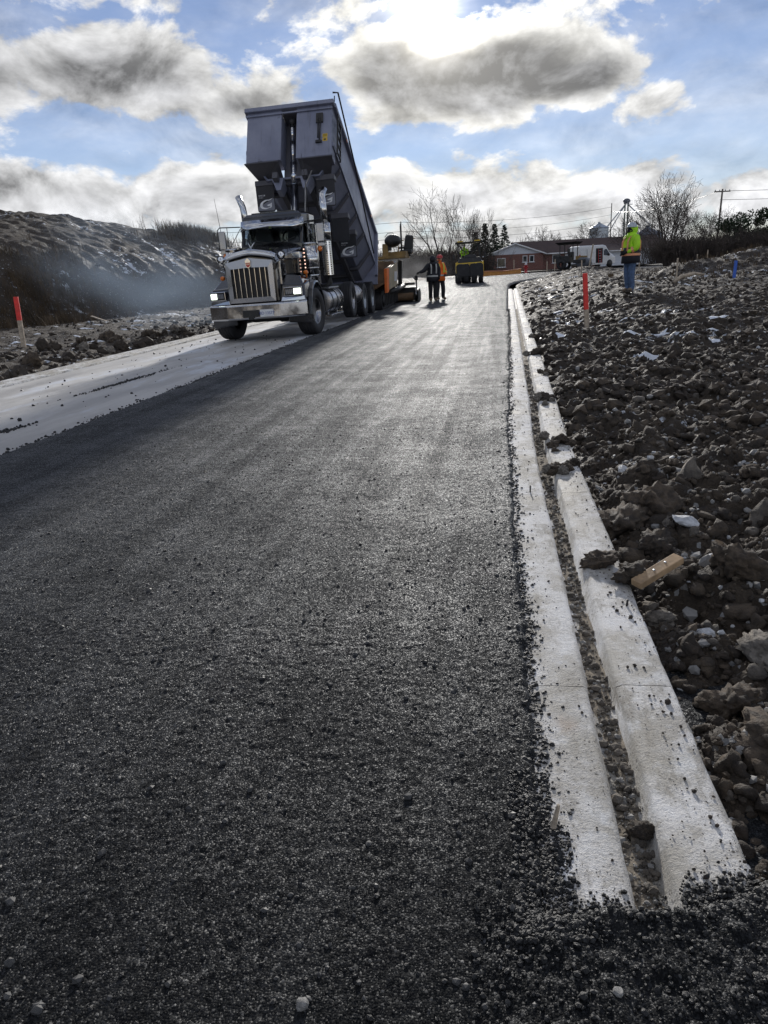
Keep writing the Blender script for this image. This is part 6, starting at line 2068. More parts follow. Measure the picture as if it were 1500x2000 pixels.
lab = [
    ('leaning tall timber stake beside the drum roller and the white van', 8.6, 72.0, 2.5, (0, rad(9)), 0.12),
    ('tall slim timber stake in front of the side of the white van', 7.15, 41.0, 2.25, (0, rad(2)), 0.07),
    ('short timber stake below the rear of the white van', 5.0, 45.0, 0.85, (0, 0), 0.07),
    ('short timber stake below the nose of the white van', 9.5, 52.0, 0.7, (0, 0), 0.07),
    ('timber stake standing alone right of the flagger', 6.3, 27.5, 0.75, (0, 0), 0.055),
    ('left of two thin stakes under the big bare tree', 12.1, 48.0, 0.95, (0, rad(1)), 0.06),
    ('right of two thin stakes under the big bare tree', 12.85, 48.5, 1.15, (0, rad(-1)), 0.06),
    ('small timber stake between the bare tree and the spoil heap', 16.4, 52.0, 0.8, (0, 0), 0.06),
    ('white-topped timber stake before the brick wall of the house', 2.2, 88.0, 1.5, (0, 0), 0.10),
    ('thin timber stake left of a pair before the brick wall', 6.4, 95.0, 1.1, (0, 0), 0.10),
    ('timber stake right of a pair before the brick wall', 7.4, 96.0, 1.3, (0, rad(2)), 0.10),
    ('timber stake nearest the drum roller before the brick wall', 8.5, 97.0, 1.0, (0, 0), 0.09)]
for (lb, x, y, h_, ln, w_) in lab:
    stake(lb, x, y, h_, ln, w_, group=G)
# hydrant
hy = thing('fire_hydrant', 'red fire hydrant with white bonnet before the brick house', 'fire hydrant', (3.5, 86.5, zb(3.5, 86.5) + 0.02))
MB().lathe([(0, 0.24), (0.06, 0.24), (0.08, 0.16), (0.78, 0.15), (0.80, 0.19), (0.86, 0.19)], 18, 'Z').build('barrel', REDIRON, hy)
MB().lathe([(0.86, 0.17), (0.98, 0.14), (1.06, 0.07), (1.12, 0.05), (1.14, 0.0)], 18, 'Z').build('bonnet', TRIM, hy)
for s in (-1, 1):
    MB().cyl((s * 0.12, 0, 0.62), (s * 0.27, 0, 0.62), 0.085, None, 12).build('outlet', REDIRON, hy)
MB().cyl((0, -0.12, 0.55), (0, -0.28, 0.55), 0.10, None, 12).build('outlet', REDIRON, hy)
# low orange barrier plank across the end of the road
ba = thing('orange_barrier', 'low sagging orange barrier lying across the road end by the roller', 'barrier', (-1.4, 80.2, zb(-1.4, 80.2)), (0, 0, rad(50)))
pts = [(0, 0, 0.42), (1.6, 0.05, 0.42), (3.4, 0.0, 0.38), (5.2, -0.05, 0.46), (6.6, 0.0, 0.56)]
rings = [[(x, y - 0.10, z - 0.40), (x, y + 0.10, z - 0.40), (x, y + 0.08, z + 0.10), (x, y - 0.08, z + 0.10)] for x, y, z in pts]
MB().loft(rings).build('barrier_board', simple('faded_orange', (0.62, 0.27, 0.06), 0.6, var=0.2), ba, 0.03)
MB().tube([(0, -0.1, 0.5), (1.6, -0.06, 0.5), (3.4, -0.1, 0.46), (5.2, -0.14, 0.55), (6.6, -0.1, 0.66)], 0.05, 6).build('barrier_edge', TAPEORANGE, ba)
for x in (0.4, 2.6, 4.6, 6.4):
    MB().box((x, 0.12, 0.2), (0.08, 0.08, 0.5)).build('barrier_foot', CHASSIS, ba)

# ================================================================== TREES
def branch_mesh(name, segs, mat):
    """segs: list of (p0, p1, r0, r1); three or five sided prisms"""
    A = np.array([[*s[0], *s[1], s[2], s[3]] for s in segs])
    p0, p1, r0, r1 = A[:, :3], A[:, 3:6], A[:, 6], A[:, 7]
    d = p1 - p0
    d /= np.maximum(1e-9, np.linalg.norm(d, axis=1))[:, None]
    ref = np.where(np.abs(d[:, 2:3]) < 0.9, np.array([[0, 0, 1.0]]), np.array([[1.0, 0, 0]]))
    a = np.cross(d, ref)
    a /= np.linalg.norm(a, axis=1)[:, None]
    b = np.cross(d, a)
    n = 3
    V, base = [], []
    for p, r in ((p0, r0), (p1, r1)):
        for k in range(n):
            t = 2 * np.pi * k / n
            V.append(p + (a * math.cos(t) + b * math.sin(t)) * r[:, None])
    V = np.stack(V, 1)
    m = len(segs)
    f = np.array([[k, (k + 1) % n, n + (k + 1) % n, n + k] for k in range(n)])
    Fq = (f[None] + (np.arange(m) * 2 * n)[:, None, None]).reshape(-1, 4)
    return raw_mesh(name, V.reshape(-1, 3), Fq, mat)

def grow(rng, p, d, ln, r, depth, trunk, twigs, up=0.15, spread=0.5, kink=0.12, maxd=5, rmin=0.008):
    n = 4 if depth < 2 else 3
    step = ln / n
    q = np.array(p, float)
    d = np.array(d, float)
    for k in range(n):
        d = d + rng.normal(size=3) * kink + np.array([0, 0, up]) * 0.3
        d /= np.linalg.norm(d)
        q2 = q + d * step
        r2 = max(rmin, r * 0.86)
        (trunk if depth < 2 else twigs).append((q, q2, r, r2))
        if depth < maxd and (k > 0 or depth > 1):
            nb = 1 if depth < 2 else int(rng.uniform() < 0.95)
            for _ in range(nb):
                s = np.cross(d, rng.normal(size=3))
                s /= np.linalg.norm(s)
                nd = d * (1 - spread) + s * spread * rng.uniform(0.8, 1.3)
                nd /= np.linalg.norm(nd)
                grow(rng, q2, nd, ln * rng.uniform(0.5, 0.72), max(rmin, r2 * rng.uniform(0.45, 0.62)), depth + 1, trunk, twigs, up, spread, kink, maxd, rmin)
        q, r = q2, r2
    if depth < maxd:
        grow(rng, q, d, ln * 0.6, max(rmin, r * 0.8), depth + 1, trunk, twigs, up, spread, kink, maxd, rmin)

def bare_tree(label, x, y, h, stems, seed, spread=0.45, up=0.2, r=0.16, maxd=4, z=None, group='bare trees', rmin=0.014, lean=(0, 0)):
    rng = np.random.default_rng(seed)
    t = thing('bare_tree', label, 'tree', (x, y, (zb(x, y) if z is None else z) - 0.1), (0, 0, 0), group)
    trunk, twigs = [], []
    for s in range(stems):
        a = 2 * math.pi * s / max(1, stems) + rng.uniform(-0.4, 0.4)
        tilt = 0.0 if stems == 1 else rng.uniform(0.12, 0.42)
        d = np.array([math.cos(a) * tilt + lean[0], math.sin(a) * tilt + lean[1], 1.0])
        d /= np.linalg.norm(d)
        grow(rng, np.array([math.cos(a) * 0.12, math.sin(a) * 0.12, 0.0]) if stems > 1 else np.zeros(3), d, h * rng.uniform(0.42, 0.52), r * rng.uniform(0.7, 1.0), 0, trunk, twigs, up, spread, 0.10, maxd, rmin)
    # fit the height asked for
    top = max(s[1][2] for s in trunk + twigs)
    k = h / top
    trunk = [(a * k, b * k, c, d) for a, b, c, d in trunk]
    twigs = [(a * k, b * k, c, d) for a, b, c, d in twigs]
    obj('trunk', branch_mesh('trunk', trunk, BARK), t)
    obj('crown', branch_mesh('crown', twigs, TWIG), t, kind='stuff')
    return t
bare_tree('big vase-shaped bare tree with many stems right of the flagger', 17.0, 79.0, 9.6, 10, 5, 0.50, 0.18, 0.17, 4, z=zb(17.0, 79) - 0.4, rmin=0.012)
bare_tree('smaller bare tree left of the big vase-shaped one', 14.6, 84.0, 6.0, 4, 17, 0.45, 0.15, 0.09, 4, rmin=0.010)
bare_tree('bare shrubby tree right of the big vase-shaped one', 22.3, 82.0, 5.6, 5, 19, 0.5, 0.12, 0.08, 4, rmin=0.010)
bare_tree('tall bare tree with forked trunk behind the two workers', -6.9, 100.0, 11.6, 3, 23, 0.46, 0.2, 0.19, 4, rmin=0.012)
bare_tree('bare tree between the forked one and the tyre roller', -3.6, 101.0, 9.0, 3, 29, 0.42, 0.2, 0.12, 4, rmin=0.010)
bare_tree('bare tree with slender stems behind the tyre roller', -1.9, 104.0, 8.4, 3, 31, 0.38, 0.24, 0.11, 4, rmin=0.010)
bare_tree('round bare tree beyond the white gable of the house', 8.5, 136.0, 7.2, 3, 37, 0.55, 0.10, 0.13, 4, rmin=0.02)
bare_tree('round bare tree beyond the middle of the brown roof', 16.6, 140.0, 7.4, 3, 41, 0.55, 0.08, 0.13, 4, rmin=0.02)
bare_tree('young bare sapling in front of the brick wall', 6.9, 98.0, 2.8, 1, 43, 0.45, 0.2, 0.03, 3, rmin=0.01)

def conifer(label, x, y, h, w, seed):
    rng = np.random.default_rng(seed)
    t = thing('conifer', label, 'tree', (x, y, zb(x, y) - 0.1), (0, 0, 0), 'dark conifers beside the house')
    MB().cyl((0, 0, 0), (0, 0, h), 0.13, 0.015, 7).build('trunk', BARK, t)
    V, Fq = [], []
    z = 0.25
    while z < h * 0.985:
        f = 1 - z / h
        nb = int(6 + 7 * f)
        for k in range(nb):
            a = rng.uniform(0, 6.283)
            ln = w * (f ** 0.85) * rng.uniform(0.65, 1.15) + 0.10
            dirv = np.array([math.cos(a), math.sin(a), 0])
            sv = np.array([-math.sin(a), math.cos(a), 0])
            for q in range(int(4 + 7 * f)):
                s = rng.uniform(0.15, 1.0)
                p = dirv * ln * s + np.array([0, 0, z - 0.35 * ln * s * s + rng.normal() * 0.03 + 0.1 * s]) + sv * rng.normal() * 0.07
                u = (dirv * rng.uniform(0.5, 1) + sv * rng.normal() * 0.8) * rng.uniform(0.13, 0.24)
                v = np.array([rng.normal() * 0.03, rng.normal() * 0.03, -rng.uniform(0.06, 0.14)])
                b = len(V)
                V += [p - u * 0.3, p + u, p + u * 0.6 + v, p - u * 0.2 + v]
                Fq.append((b, b + 1, b + 2, b + 3))
        z += 0.13 + 0.16 * f
    obj('crown', raw_mesh('crown', np.array(V), np.array(Fq), NEEDLE, False), t, kind='stuff')
conifer('dark spruce close behind the tyre roller', -1.3, 106.5, 6.6, 1.9, 3)
conifer('middle dark spruce left of the brick house', 0.0, 118.0, 7.0, 1.9, 5)
conifer('pointed dark spruce touching the left end of the brick house', 1.6, 127.0, 7.2, 2.0, 7)
conifer('dark spruce half hidden at the back of the tyre roller', -2.6, 108.0, 5.6, 1.8, 9)
conifer('low dark spruce by the left wall of the brick house', -1.9, 111.0, 3.6, 1.2, 11)

def leafy(label, x, y, h, w, seed, mat, name='cedar_bush', n=2600, z=None):
    rng = np.random.default_rng(seed)
    t = thing(name, label, 'bush', (x, y, (zb(x, y) if z is None else z) - 0.1), (0, 0, 0), 'evergreen bushes at the right edge')
    segs = []
    cl = []
    for k in range(11):
        a = rng.uniform(0, 6.28)
        r = w * rng.uniform(0.1, 0.62)
        zz = h * rng.uniform(0.32, 0.92) * (1 - 0.25 * r / w)
        c = np.array([math.cos(a) * r, math.sin(a) * r, zz])
        segs.append((np.array([0, 0, 0.1]), c, 0.05, 0.015))
        cl.append((c, w * rng.uniform(0.22, 0.42)))
    obj('trunk', branch_mesh('trunk', segs, BARK), t)
    C = np.array([c for c, _ in cl])
    R = np.array([r for _, r in cl])
    pick = rng.integers(0, len(cl), n)
    off = rng.normal(size=(n, 3))
    off /= np.linalg.norm(off, axis=1)[:, None]
    P = C[pick] + off * (R[pick] * rng.uniform(0.35, 1.12, n) ** 0.6)[:, None] * np.array([1, 1, 0.85])
    u = rng.normal(size=(n, 3))
    u /= np.linalg.norm(u, axis=1)[:, None]
    v = np.cross(u, rng.normal(size=(n, 3)))
    v /= np.linalg.norm(v, axis=1)[:, None]
    sz = rng.uniform(0.05, 0.13, n)[:, None]
    V = np.stack([P - u * sz, P + v * sz * 0.6, P + u * sz * 1.3, P - v * sz * 0.6], 1).reshape(-1, 3)
    obj('crown', raw_mesh('crown', V, np.arange(n * 4).reshape(-1, 4), mat, False), t, kind='stuff')
leafy('rounded dark cedar bush right of the utility pole', 19.3, 66.0, 4.5, 1.9, 3, CEDAR, z=zb(19.3, 66) + 0.3)
leafy('ragged dark cedar bush at the right edge of the view', 22.1, 66.5, 4.7, 1.9, 5, CEDAR, z=zb(22, 66) + 0.4)
leafy('low dark cedar bush under the ragged one at the right edge', 21.2, 63.5, 3.0, 1.9, 8, CEDAR, z=zb(21, 63) + 0.4)

# twiggy hedges nobody could count
def thicket(name, pts, n, h, seed, mat=BRUSH, w=1.2, r=0.012):
    rng = np.random.default_rng(seed)
    segs = []
    pts = np.array(pts, float)
    for k in range(n):
        t = rng.uniform(0, len(pts) - 1)
        i = int(min(t, len(pts) - 2))
        b = pts[i] + (pts[i + 1] - pts[i]) * (t - i)
        b = b + np.array([rng.normal() * w, rng.normal() * w])
        z = zb(b[0], b[1])
        if name == 'hedge_thicket':
            z += 0.5
        p = np.array([b[0], b[1], z])
        d = np.array([rng.normal() * 0.35, rng.normal() * 0.35, 1.0])
        hh = h * rng.uniform(0.35, 1.0)
        q = p + d * hh * 0.55
        segs.append((p, q, r * 1.6, r))
        for _ in range(4):
            e = q + (d + rng.normal(size=3) * 0.5) * hh * rng.uniform(0.2, 0.5)
            segs.append((q, e, r, r * 0.5))
            e2 = q + (e - q) * 0.5 + rng.normal(size=3) * 0.16 * hh
            segs.append((q + (e - q) * 0.4, e2, r * 0.7, r * 0.4))
    return obj(name, branch_mesh(name, segs, mat), kind='stuff')
thicket('hedge_thicket', [(14.5, 70), (19, 64), (23, 60)], 1700, 2.3, 4, w=1.3)
thicket('hedge_thicket', [(15.6, 74), (18.0, 70)], 900, 2.0, 5, w=0.8)
thicket('roadside_brush', [(-22, 104), (-10, 100), (-2, 103)], 2300, 3.0, 6, w=1.4, r=0.02)
thicket('roadside_brush', [(-12, 96), (-5, 95)], 1200, 2.0, 7, w=1.0, r=0.016)
thicket('roadside_brush', [(-45, 190), (-10, 185), (40, 200)], 1300, 6.0, 8, w=5.0, r=0.05)

# ================================================================== LOOSE EARTH, STONES, CRUMBS
rs = np.random.default_rng(21)
LB1 = [lump_base(k, 2, 0.30, 0.75) for k in range(5)]
LB0 = [lump_base(20 + k, 1, 0.45, 0.85) for k in range(7)]
LB2 = [lump_base(30 + k, 2, 0.46, 0.85) for k in range(9)]
ANG = [lump_base(40 + k, 1, 0.18, 0.75, True) for k in range(5)]
CRB = [lump_base(60 + k, 1, 0.25, 0.85, True) for k in range(3)]
def on_soil(x, y, sink, s):
    return np.stack([x, y, soil_z(x, y) + s * (0.5 - sink)], 1)

# --- big clods: each its own object
def clod_mesh(seed, mat, sub=3):
    V, Fq = lump_base(seed, sub, 0.34, 0.72)
    n = fbm(V[:, 0] * 3 + 9 + seed, V[:, 1] * 3 + V[:, 2] * 2.1, 5, 4) * 0.24
    n = n + 0.24 * (domes(V[:, 0] + V[:, 2] * 0.7, V[:, 1] - V[:, 2] * 0.5, 0.55, 7 + seed, 0.8) - 0.3)
    n = n + 0.16 * (domes(V[:, 0] - V[:, 2] * 0.5, V[:, 1] + V[:, 2] * 0.7, 0.22, 8 + seed, 0.8) - 0.3)
    n = n + 0.07 * fbm(V[:, 0] * 11 + V[:, 2] * 7, V[:, 1] * 11 - V[:, 2] * 6, seed, 3)
    V = V * (1 + n)[:, None]
    return raw_mesh('dirt_clod', V, Fq, mat)
CM = [clod_mesh(100 + k, CLOD[(0, 0, 1, 0, 2, 1)[k]], 4) for k in range(6)]
STONEDARK = raw_mesh('loose_stone', *lump_base(202, 2, 0.2, 0.8), GREYSTONE)
STONEPALE = raw_mesh('loose_stone', *lump_base(203, 2, 0.16, 0.7, True), GREYSTONE, False)
def put_clod(me, x, y, s, label, group=None, name='dirt_clod', cat='clod', sink=0.25, z=None, sq=(1, 1, 1)):
    o = obj(name, me)
    o.location = (x, y, (ground_at(x, y) if z is None else z) + s * (0.5 - sink))
    o.rotation_euler = (rs.uniform(-0.3, 0.3), rs.uniform(-0.3, 0.3), rs.uniform(0, 6.28))
    o.scale = (s * sq[0], s * sq[1], s * sq[2])
    return tag(o, label, cat, group)
KZ = lambda y: float(base_z(0.4, y)) + 0.03
put_clod(CM[0], 0.66, 3.75, 0.145, 'broad dark earth lump overhanging the back of the kerb', sq=(1.3, 0.95, 0.9))
put_clod(CM[1], 0.83, 3.85, 0.12, 'rounded earth lump touching the broad one by the kerb')
put_clod(CM[3], 0.455, 3.02, 0.060, 'round brown clod lying across the kerb groove', z=KZ(3.0), sq=(1.25, 0.9, 0.8), sink=0.05)
put_clod(CM[2], 0.585, 2.88, 0.075, 'crumbled clod spilling onto the kerb above the timber offcut', z=KZ(2.9), sq=(1.5, 0.9, 0.8), sink=0.1)
put_clod(CM[4], 0.655, 2.72, 0.055, 'smooth grey clod tucked against the timber offcut', sq=(1.3, 1, .7))
put_clod(CM[4], 1.22, 2.85, 0.11, 'large pale clay clod right of the timber offcut')
put_clod(CM[0], 0.98, 2.95, 0.10, 'brown clod just behind the upper end of the timber offcut')
put_clod(CM[4], 1.16, 2.42, 0.105, 'big chalky grey lump below the pale clay clod', sq=(1.4, 0.9, 0.85))
put_clod(CM[4], 0.92, 2.35, 0.075, 'whitish crumbling clod below the timber offcut', sq=(1.2, 0.9, 0.9))
put_clod(CM[3], 0.80, 1.86, 0.10, 'large brown clod beside the kerb in the foreground', sq=(1.05, 1.15, 0.9))
put_clod(CM[0], 0.74, 2.12, 0.085, 'brown clod leaning on the kerb edge in the foreground')
put_clod(CM[2], 0.92, 1.95, 0.06, 'small square-shouldered clod right of the large foreground clod', sq=(.8, .8, 1.1))
put_clod(CM[3], 0.80, 1.52, 0.08, 'lumpy brown clod nearest the end of the kerb')
put_clod(CM[1], 0.93, 1.36, 0.085, 'dark clod at the bottom right corner of the field')
put_clod(CM[2], 0.345, 1.475, 0.030, 'small muddy clod sitting in the kerb groove', z=KZ(1.47) - 0.055, sink=0.0)
put_clod(CM[0], 0.41, 4.6, 0.055, 'clod half across the kerb where earth covers the groove', z=KZ(4.6), sink=0.2, sq=(1.0, 1.1, 0.8))
put_clod(CM[1], 0.49, 5.35, 0.06, 'dark earth slumped over the back strip of the kerb', z=KZ(5.3), sink=0.2, sq=(1.0, 1.1, 0.8))
put_clod(CM[2], 0.49, 7.2, 0.07, 'earth slumped across the kerb further up', z=KZ(7.2), sink=0.2, sq=(1.0, 1.1, 0.8))
put_clod(CM[1], 1.62, 3.55, 0.16, 'massive weathered clod at the right edge of the field', sq=(1.3, 1.1, 0.95))
put_clod(CM[5], 0.62, 11.0, 0.09, 'dark slumped earth on the kerb beyond the stake line', z=KZ(11.0), sink=0.2, sq=(1.0, 1.1, 0.8))
GK = 'crumbled clods slumped onto the back of the kerb'
for cx_, cy_, w_ in ((0.45, 4.6, 0.10), (0.50, 5.35, 0.10), (0.47, 7.2, 0.14), (0.55, 9.0, 0.10), (0.55, 11.0, 0.18), (0.50, 13.6, 0.2)):
    for k in range(6):
        py_ = cy_ + rs.normal() * w_ * 1.3
        px_ = cx_ - 0.03 + float(kerb_shift(py_)) + rs.normal() * w_ * 0.5
        put_clod(CM[int(rs.integers(0, 6))], float(px_), float(py_), float(rs.uniform(0.022, 0.05)), 'crumbled brown clod slumped onto the back strip of the kerb', GK, z=KZ(py_), sink=0.25, sq=tuple(rs.uniform(0.8, 1.2, 3)))
GL = 'loose clods of dark clay strewn over the field right of the kerb'
n = 170
yy = 1.3 + 9.5 * rs.uniform(0, 1, n) ** 1.5
xx = 0.70 + kerb_shift(yy) + rs.uniform(0, 1, n) ** 0.9 * (0.55 + yy * 0.62)
ss = np.clip(rs.lognormal(-3.15, 0.42, n), 0.025, 0.12)
for k in range(n):
    put_clod(CM[int(rs.integers(0, 6))], float(xx[k]), float(yy[k]), float(ss[k]), 'loose brown clod of clay lying in the dug field right of the kerb', GL, sq=tuple(rs.uniform(0.8, 1.25, 3)))
# finer clods, past counting
def field_pos(n, y0, y1, p, wfun):
    y = y0 + (y1 - y0) * rs.uniform(0, 1, n) ** p
    x = kerb_shift(y) + 0.58 + rs.uniform(0, 1, n) * wfun(y)
    return x, y
for nm, cnt, y0, y1, p, mu, sg, mat, bases in (
        ('clay_clods', 3500, 1.0, 9.0, 1.4, -4.1, 0.5, CLODW[0], LB2), ('clay_clods', 2700, 1.0, 12.0, 1.3, -4.05, 0.5, CLODW[1], LB2),
        ('clay_clods', 1400, 1.0, 12.0, 1.3, -4.15, 0.5, CLODW[2], LB2), ('clay_clods', 6500, 7.0, 34.0, 1.5, -3.45, 0.5, CLODW[1], LB0),
        ('clay_clods', 3200, 6.0, 30.0, 1.4, -3.5, 0.5, CLODW[0], LB0)):
    x, y = field_pos(cnt, y0, y1, p, lambda y: 0.6 + y * 0.66)
    s = np.clip(rs.lognormal(mu, sg, cnt), 0.006, 0.12 if bases is LB2 else 0.075)
    obj(nm, scatter_mesh(nm, bases, on_soil(x, y, 0.35, s), s, mat, smooth_sh=bases is LB2, rng=rs), kind='stuff')
x, y = field_pos(8000, 0.9, 6.0, 1.4, lambda y: 0.5 + y * 0.62)
s = np.clip(rs.lognormal(-5.0, 0.45, len(x)), 0.003, 0.02)
obj('soil_crumbs', scatter_mesh('soil_crumbs', CRB, on_soil(x, y, 0.1, s), s, CLODW[0], rng=rs), kind='stuff')

# --- limestone chunks
SM = []
for k in range(5):
    V, Fq = lump_base(200 + k, 2, 0.16, 0.7, True)
    SM.append(raw_mesh('limestone_chunk', V, Fq, LIME, False))
def stone(x, y, s, label, group=None, mi=0, sq=(1, 1, 1)):
    return put_clod(SM[mi % 5], x, y, s, label, group, 'limestone_chunk', 'stone', 0.15, None, sq)
stone(1.45, 3.10, 0.045, 'bright white stone in two pieces near the right edge of the field', None, 0, (1.5, 0.8, 0.7))
stone(1.40, 2.88, 0.038, 'rounded white stone above the large pale clay clod', None, 1)
stone(0.80, 4.55, 0.042, 'square white stone standing on the clay close by the kerb', None, 2, (1.2, .8, .9))
stone(1.02, 4.72, 0.045, 'first of two white stones lying side by side in the clay', None, 3, (1, .8, .8))
stone(1.11, 4.76, 0.045, 'second of two white stones lying side by side in the clay', None, 4, (1, .8, .8))
stone(0.94, 3.55, 0.055, 'pale frosted stone in the hollow behind the broad earth lump', None, 1, (1.3, .9, .6))
stone(0.76, 2.50, 0.040, 'pale split stone just under the timber offcut', None, 2)
stone(0.90, 2.08, 0.032, 'pale stone standing up between brown clods in the foreground', None, 0, (.8, .8, 1.3))
stone(0.84, 1.60, 0.045, 'smooth grey-white stone by the kerb in the foreground', None, 1, (1.3, 0.9, 0.7))
stone(0.93, 1.55, 0.045, 'flat whitish stone right of the smooth one in the foreground', None, 3, (1.2, 1, .7))
GS = 'white limestone chunks scattered through the clay'
for k in range(46):
    y = 1.4 + 12 * rs.uniform() ** 1.3
    x = 0.75 + rs.uniform() * (0.45 + 0.5 * y)
    stone(float(x), float(y), float(np.clip(rs.lognormal(-3.55, 0.35), 0.016, 0.06)), 'small white limestone chunk lying among the dark clods of the field', GS, k, tuple(rs.uniform(0.7, 1.3, 3)))
x, y = field_pos(900, 1.0, 13.0, 1.3, lambda y: 0.5 + y * 0.6)
s = np.clip(rs.lognormal(-4.5, 0.4, len(x)), 0.004, 0.03)
obj('grit', scatter_mesh('grit', ANG, on_soil(x, y, 0.15, s), s, LIME, rng=rs), kind='stuff')
x, y = field_pos(1500, 0.9, 10.0, 1.4, lambda y: 0.5 + y * 0.6)
s = np.clip(rs.lognormal(-4.3, 0.5, len(x)), 0.004, 0.045)
obj('grit', scatter_mesh('grit', ANG, on_soil(x, y, 0.15, s), s, GREYSTONE, rng=rs), kind='stuff')

# --- timber offcut and small litter
t = thing('timber_offcut', 'short sawn timber offcut propped at the edge of the kerb', 'timber', (0.655, 2.83, float(base_z(0.6, 2.83)) + 0.085), (rad(6), rad(-14), rad(36)))
MB().box((0, 0, 0), (0.245, 0.052, 0.03)).build('board', WOOD, t, 0.003)
MB().cyl((-0.02, 0.0, 0.014), (-0.02, 0.0, 0.0175), 0.005, None, 8).build('nail_head', GALV, t)
MB().cyl((0.05, 0.005, 0.014), (0.05, 0.005, 0.0175), 0.005, None, 8).build('nail_head', GALV, t)
o = MB().tube([(0, 0, 0), (0, 0, 0.045)], 0.0045, 7).build('steel_pin', CHASSIS, loc=(0.205, 4.15, KZ(4.15) - 0.015), rot=(0.1, 0, 0))
tag(o, 'short dark steel pin standing in the front strip of the kerb', 'pin')
o = MB().tube([(0, 0, 0), (0, 0, 0.035)], 0.0045, 7).build('steel_pin', CHASSIS, loc=(0.50, 2.62, KZ(2.62) - 0.01), rot=(0, 0.1, 0))
tag(o, 'short dark steel pin standing in the back strip of the kerb', 'pin')
o = MB().box((0, 0, 0.03), (0.012, 0.012, 0.075), taper=0.6).build('wooden_peg', WOODGREY, bevel=0.002, loc=(0.135, 1.43, KZ(1.43)), rot=(0.15, 0.1, 0.3))
tag(o, 'small splintered wooden peg in the spilled asphalt by the kerb end', 'peg')
m = MB()
for k in range(5):
    a = k * 0.35
    m.tube([(0.0 + 0.02 * k, 0, 0), (0.04 * math.cos(a), 0.05 * math.sin(a) + 0.02, 0.05), (0.10 * math.cos(a * 1.3), 0.02 + 0.03 * k, 0.01)], 0.0035, 5)
o = m.build('twine', WOODGREY, loc=(1.02, 2.10, ground_at(1.02, 2.10) + 0.05))
tag(o, 'pale tangle of twine caught among the clods at the right edge', 'twine')
o = MB().tube([(0, 0, 0.02), (0.32, 0.10, 0.26), (0.75, 0.14, 0.34), (1.05, 0.10, 0.30)], [0.05, 0.06, 0.055, 0.03], 8).build('bent_board', WOODGREY, loc=(5.7, 25.6, ground_at(5.7, 25.6)))
tag(o, 'pale curved slab sticking out of the spoil right of the flagger', 'board')
o = MB().box((0, 0, 0), (0.55, 0.09, 0.03), Matrix.Rotation(rad(-24), 3, 'Y')).build('broken_lath', WOODGREY, loc=(9.6, 23.5, ground_at(9.6, 23.5) + 0.12), rot=(0, 0, 0.5))
tag(o, 'broken pale lath lying on the dark spoil at the right edge', 'lath')
o = MB().box((0, 0, 0), (0.9, 0.08, 0.03), Matrix.Rotation(rad(14), 3, 'Y')).build('fallen_lath', WOODGREY, loc=(-14.2, 25.0, ground_at(-14.2, 25.0) + 0.08), rot=(0, 0, -0.4))
tag(o, 'pale lath lying at the foot of the spoil heap', 'lath')
o = MB().tube([(0, 0, 0), (0.09, -0.05, 0.015), (0.17, -0.12, 0.0)], 0.004, 5).build('dry_root', WOODGREY, loc=(1.9, 7.3, ground_at(1.9, 7.3) + 0.04))
tag(o, 'thin pale root lying on the clods', 'root')

# --- gravel and mud caught in the groove of the kerb
n = 2600
y = 1.25 + 9.0 * rs.uniform(0, 1, n) ** 1.4
x = 0.332 + kerb_shift(y) + rs.normal(0, 0.022, n)
s = np.clip(rs.lognormal(-5.95, 0.6, n), 0.0015, 0.013)
P = np.stack([x, y, base_z(x, y) + 0.012 - 0.046 + s * 0.4], 1)
obj('groove_gravel', scatter_mesh('groove_gravel', CRB, P, s, GREYSTONE, rng=rs), kind='stuff')
n = 1500
y = 1.3 + 9.0 * rs.uniform(0, 1, n) ** 1.3
x = 0.332 + kerb_shift(y) + rs.normal(0, 0.026, n)
s = np.clip(rs.lognormal(-5.0, 0.5, n), 0.003, 0.02)
P = np.stack([x, y, base_z(x, y) + 0.012 - 0.046 + s * 0.3], 1)
obj('groove_gravel', scatter_mesh('groove_gravel', CRB, P, s, CLODW[2], rng=rs), kind='stuff')
# mud bed in the groove
def bed(X, Y):
    return base_z(X, Y) + 0.012 - 0.047 + 0.008 * fbm(X / 0.05, Y / 0.12, 150, 3) + 0.012 * np.clip(fbm(X * 0 + 0.4, Y / 0.5, 151, 2), 0, 1)
gT, gY = np.meshgrid(np.linspace(0.296, 0.37, 9), spaced((1.15, 24, 0.025)))
gX = gT + kerb_shift(gY)
gi = np.arange(gT.size).reshape(gT.shape)
obj('groove_mud', raw_mesh('groove_mud', np.stack([gX.ravel(), gY.ravel(), bed(gX, gY).ravel()], 1),
    np.stack([gi[:-1, :-1], gi[:-1, 1:], gi[1:, 1:], gi[1:, :-1]], -1).reshape(-1, 4), simple('damp_mud', (0.23, 0.20, 0.16), 0.9, spec=0.15, var=0.4, vscale=30, bump=0.6, bscale=120)), kind='stuff')
# crumbs of earth on the kerb itself
n = 1500
y = 1.3 + 16 * rs.uniform(0, 1, n) ** 1.3
x = kerb_shift(y) + np.where(rs.uniform(size=n) < 0.3, 0.10 + 0.17 * rs.uniform(0, 1, n), 0.39 + 0.155 * rs.uniform(0, 1, n) ** 0.6)
s = np.clip(rs.lognormal(-6.15, 0.65, n), 0.0013, 0.013)
P = np.stack([x, y, base_z(x, y) + np.where(x - kerb_shift(y) > 0.3, 0.030, 0.016) + s * 0.35], 1)
obj('kerb_crumbs', scatter_mesh('kerb_crumbs', CRB, P, s, CLODW[1], rng=rs), kind='stuff')

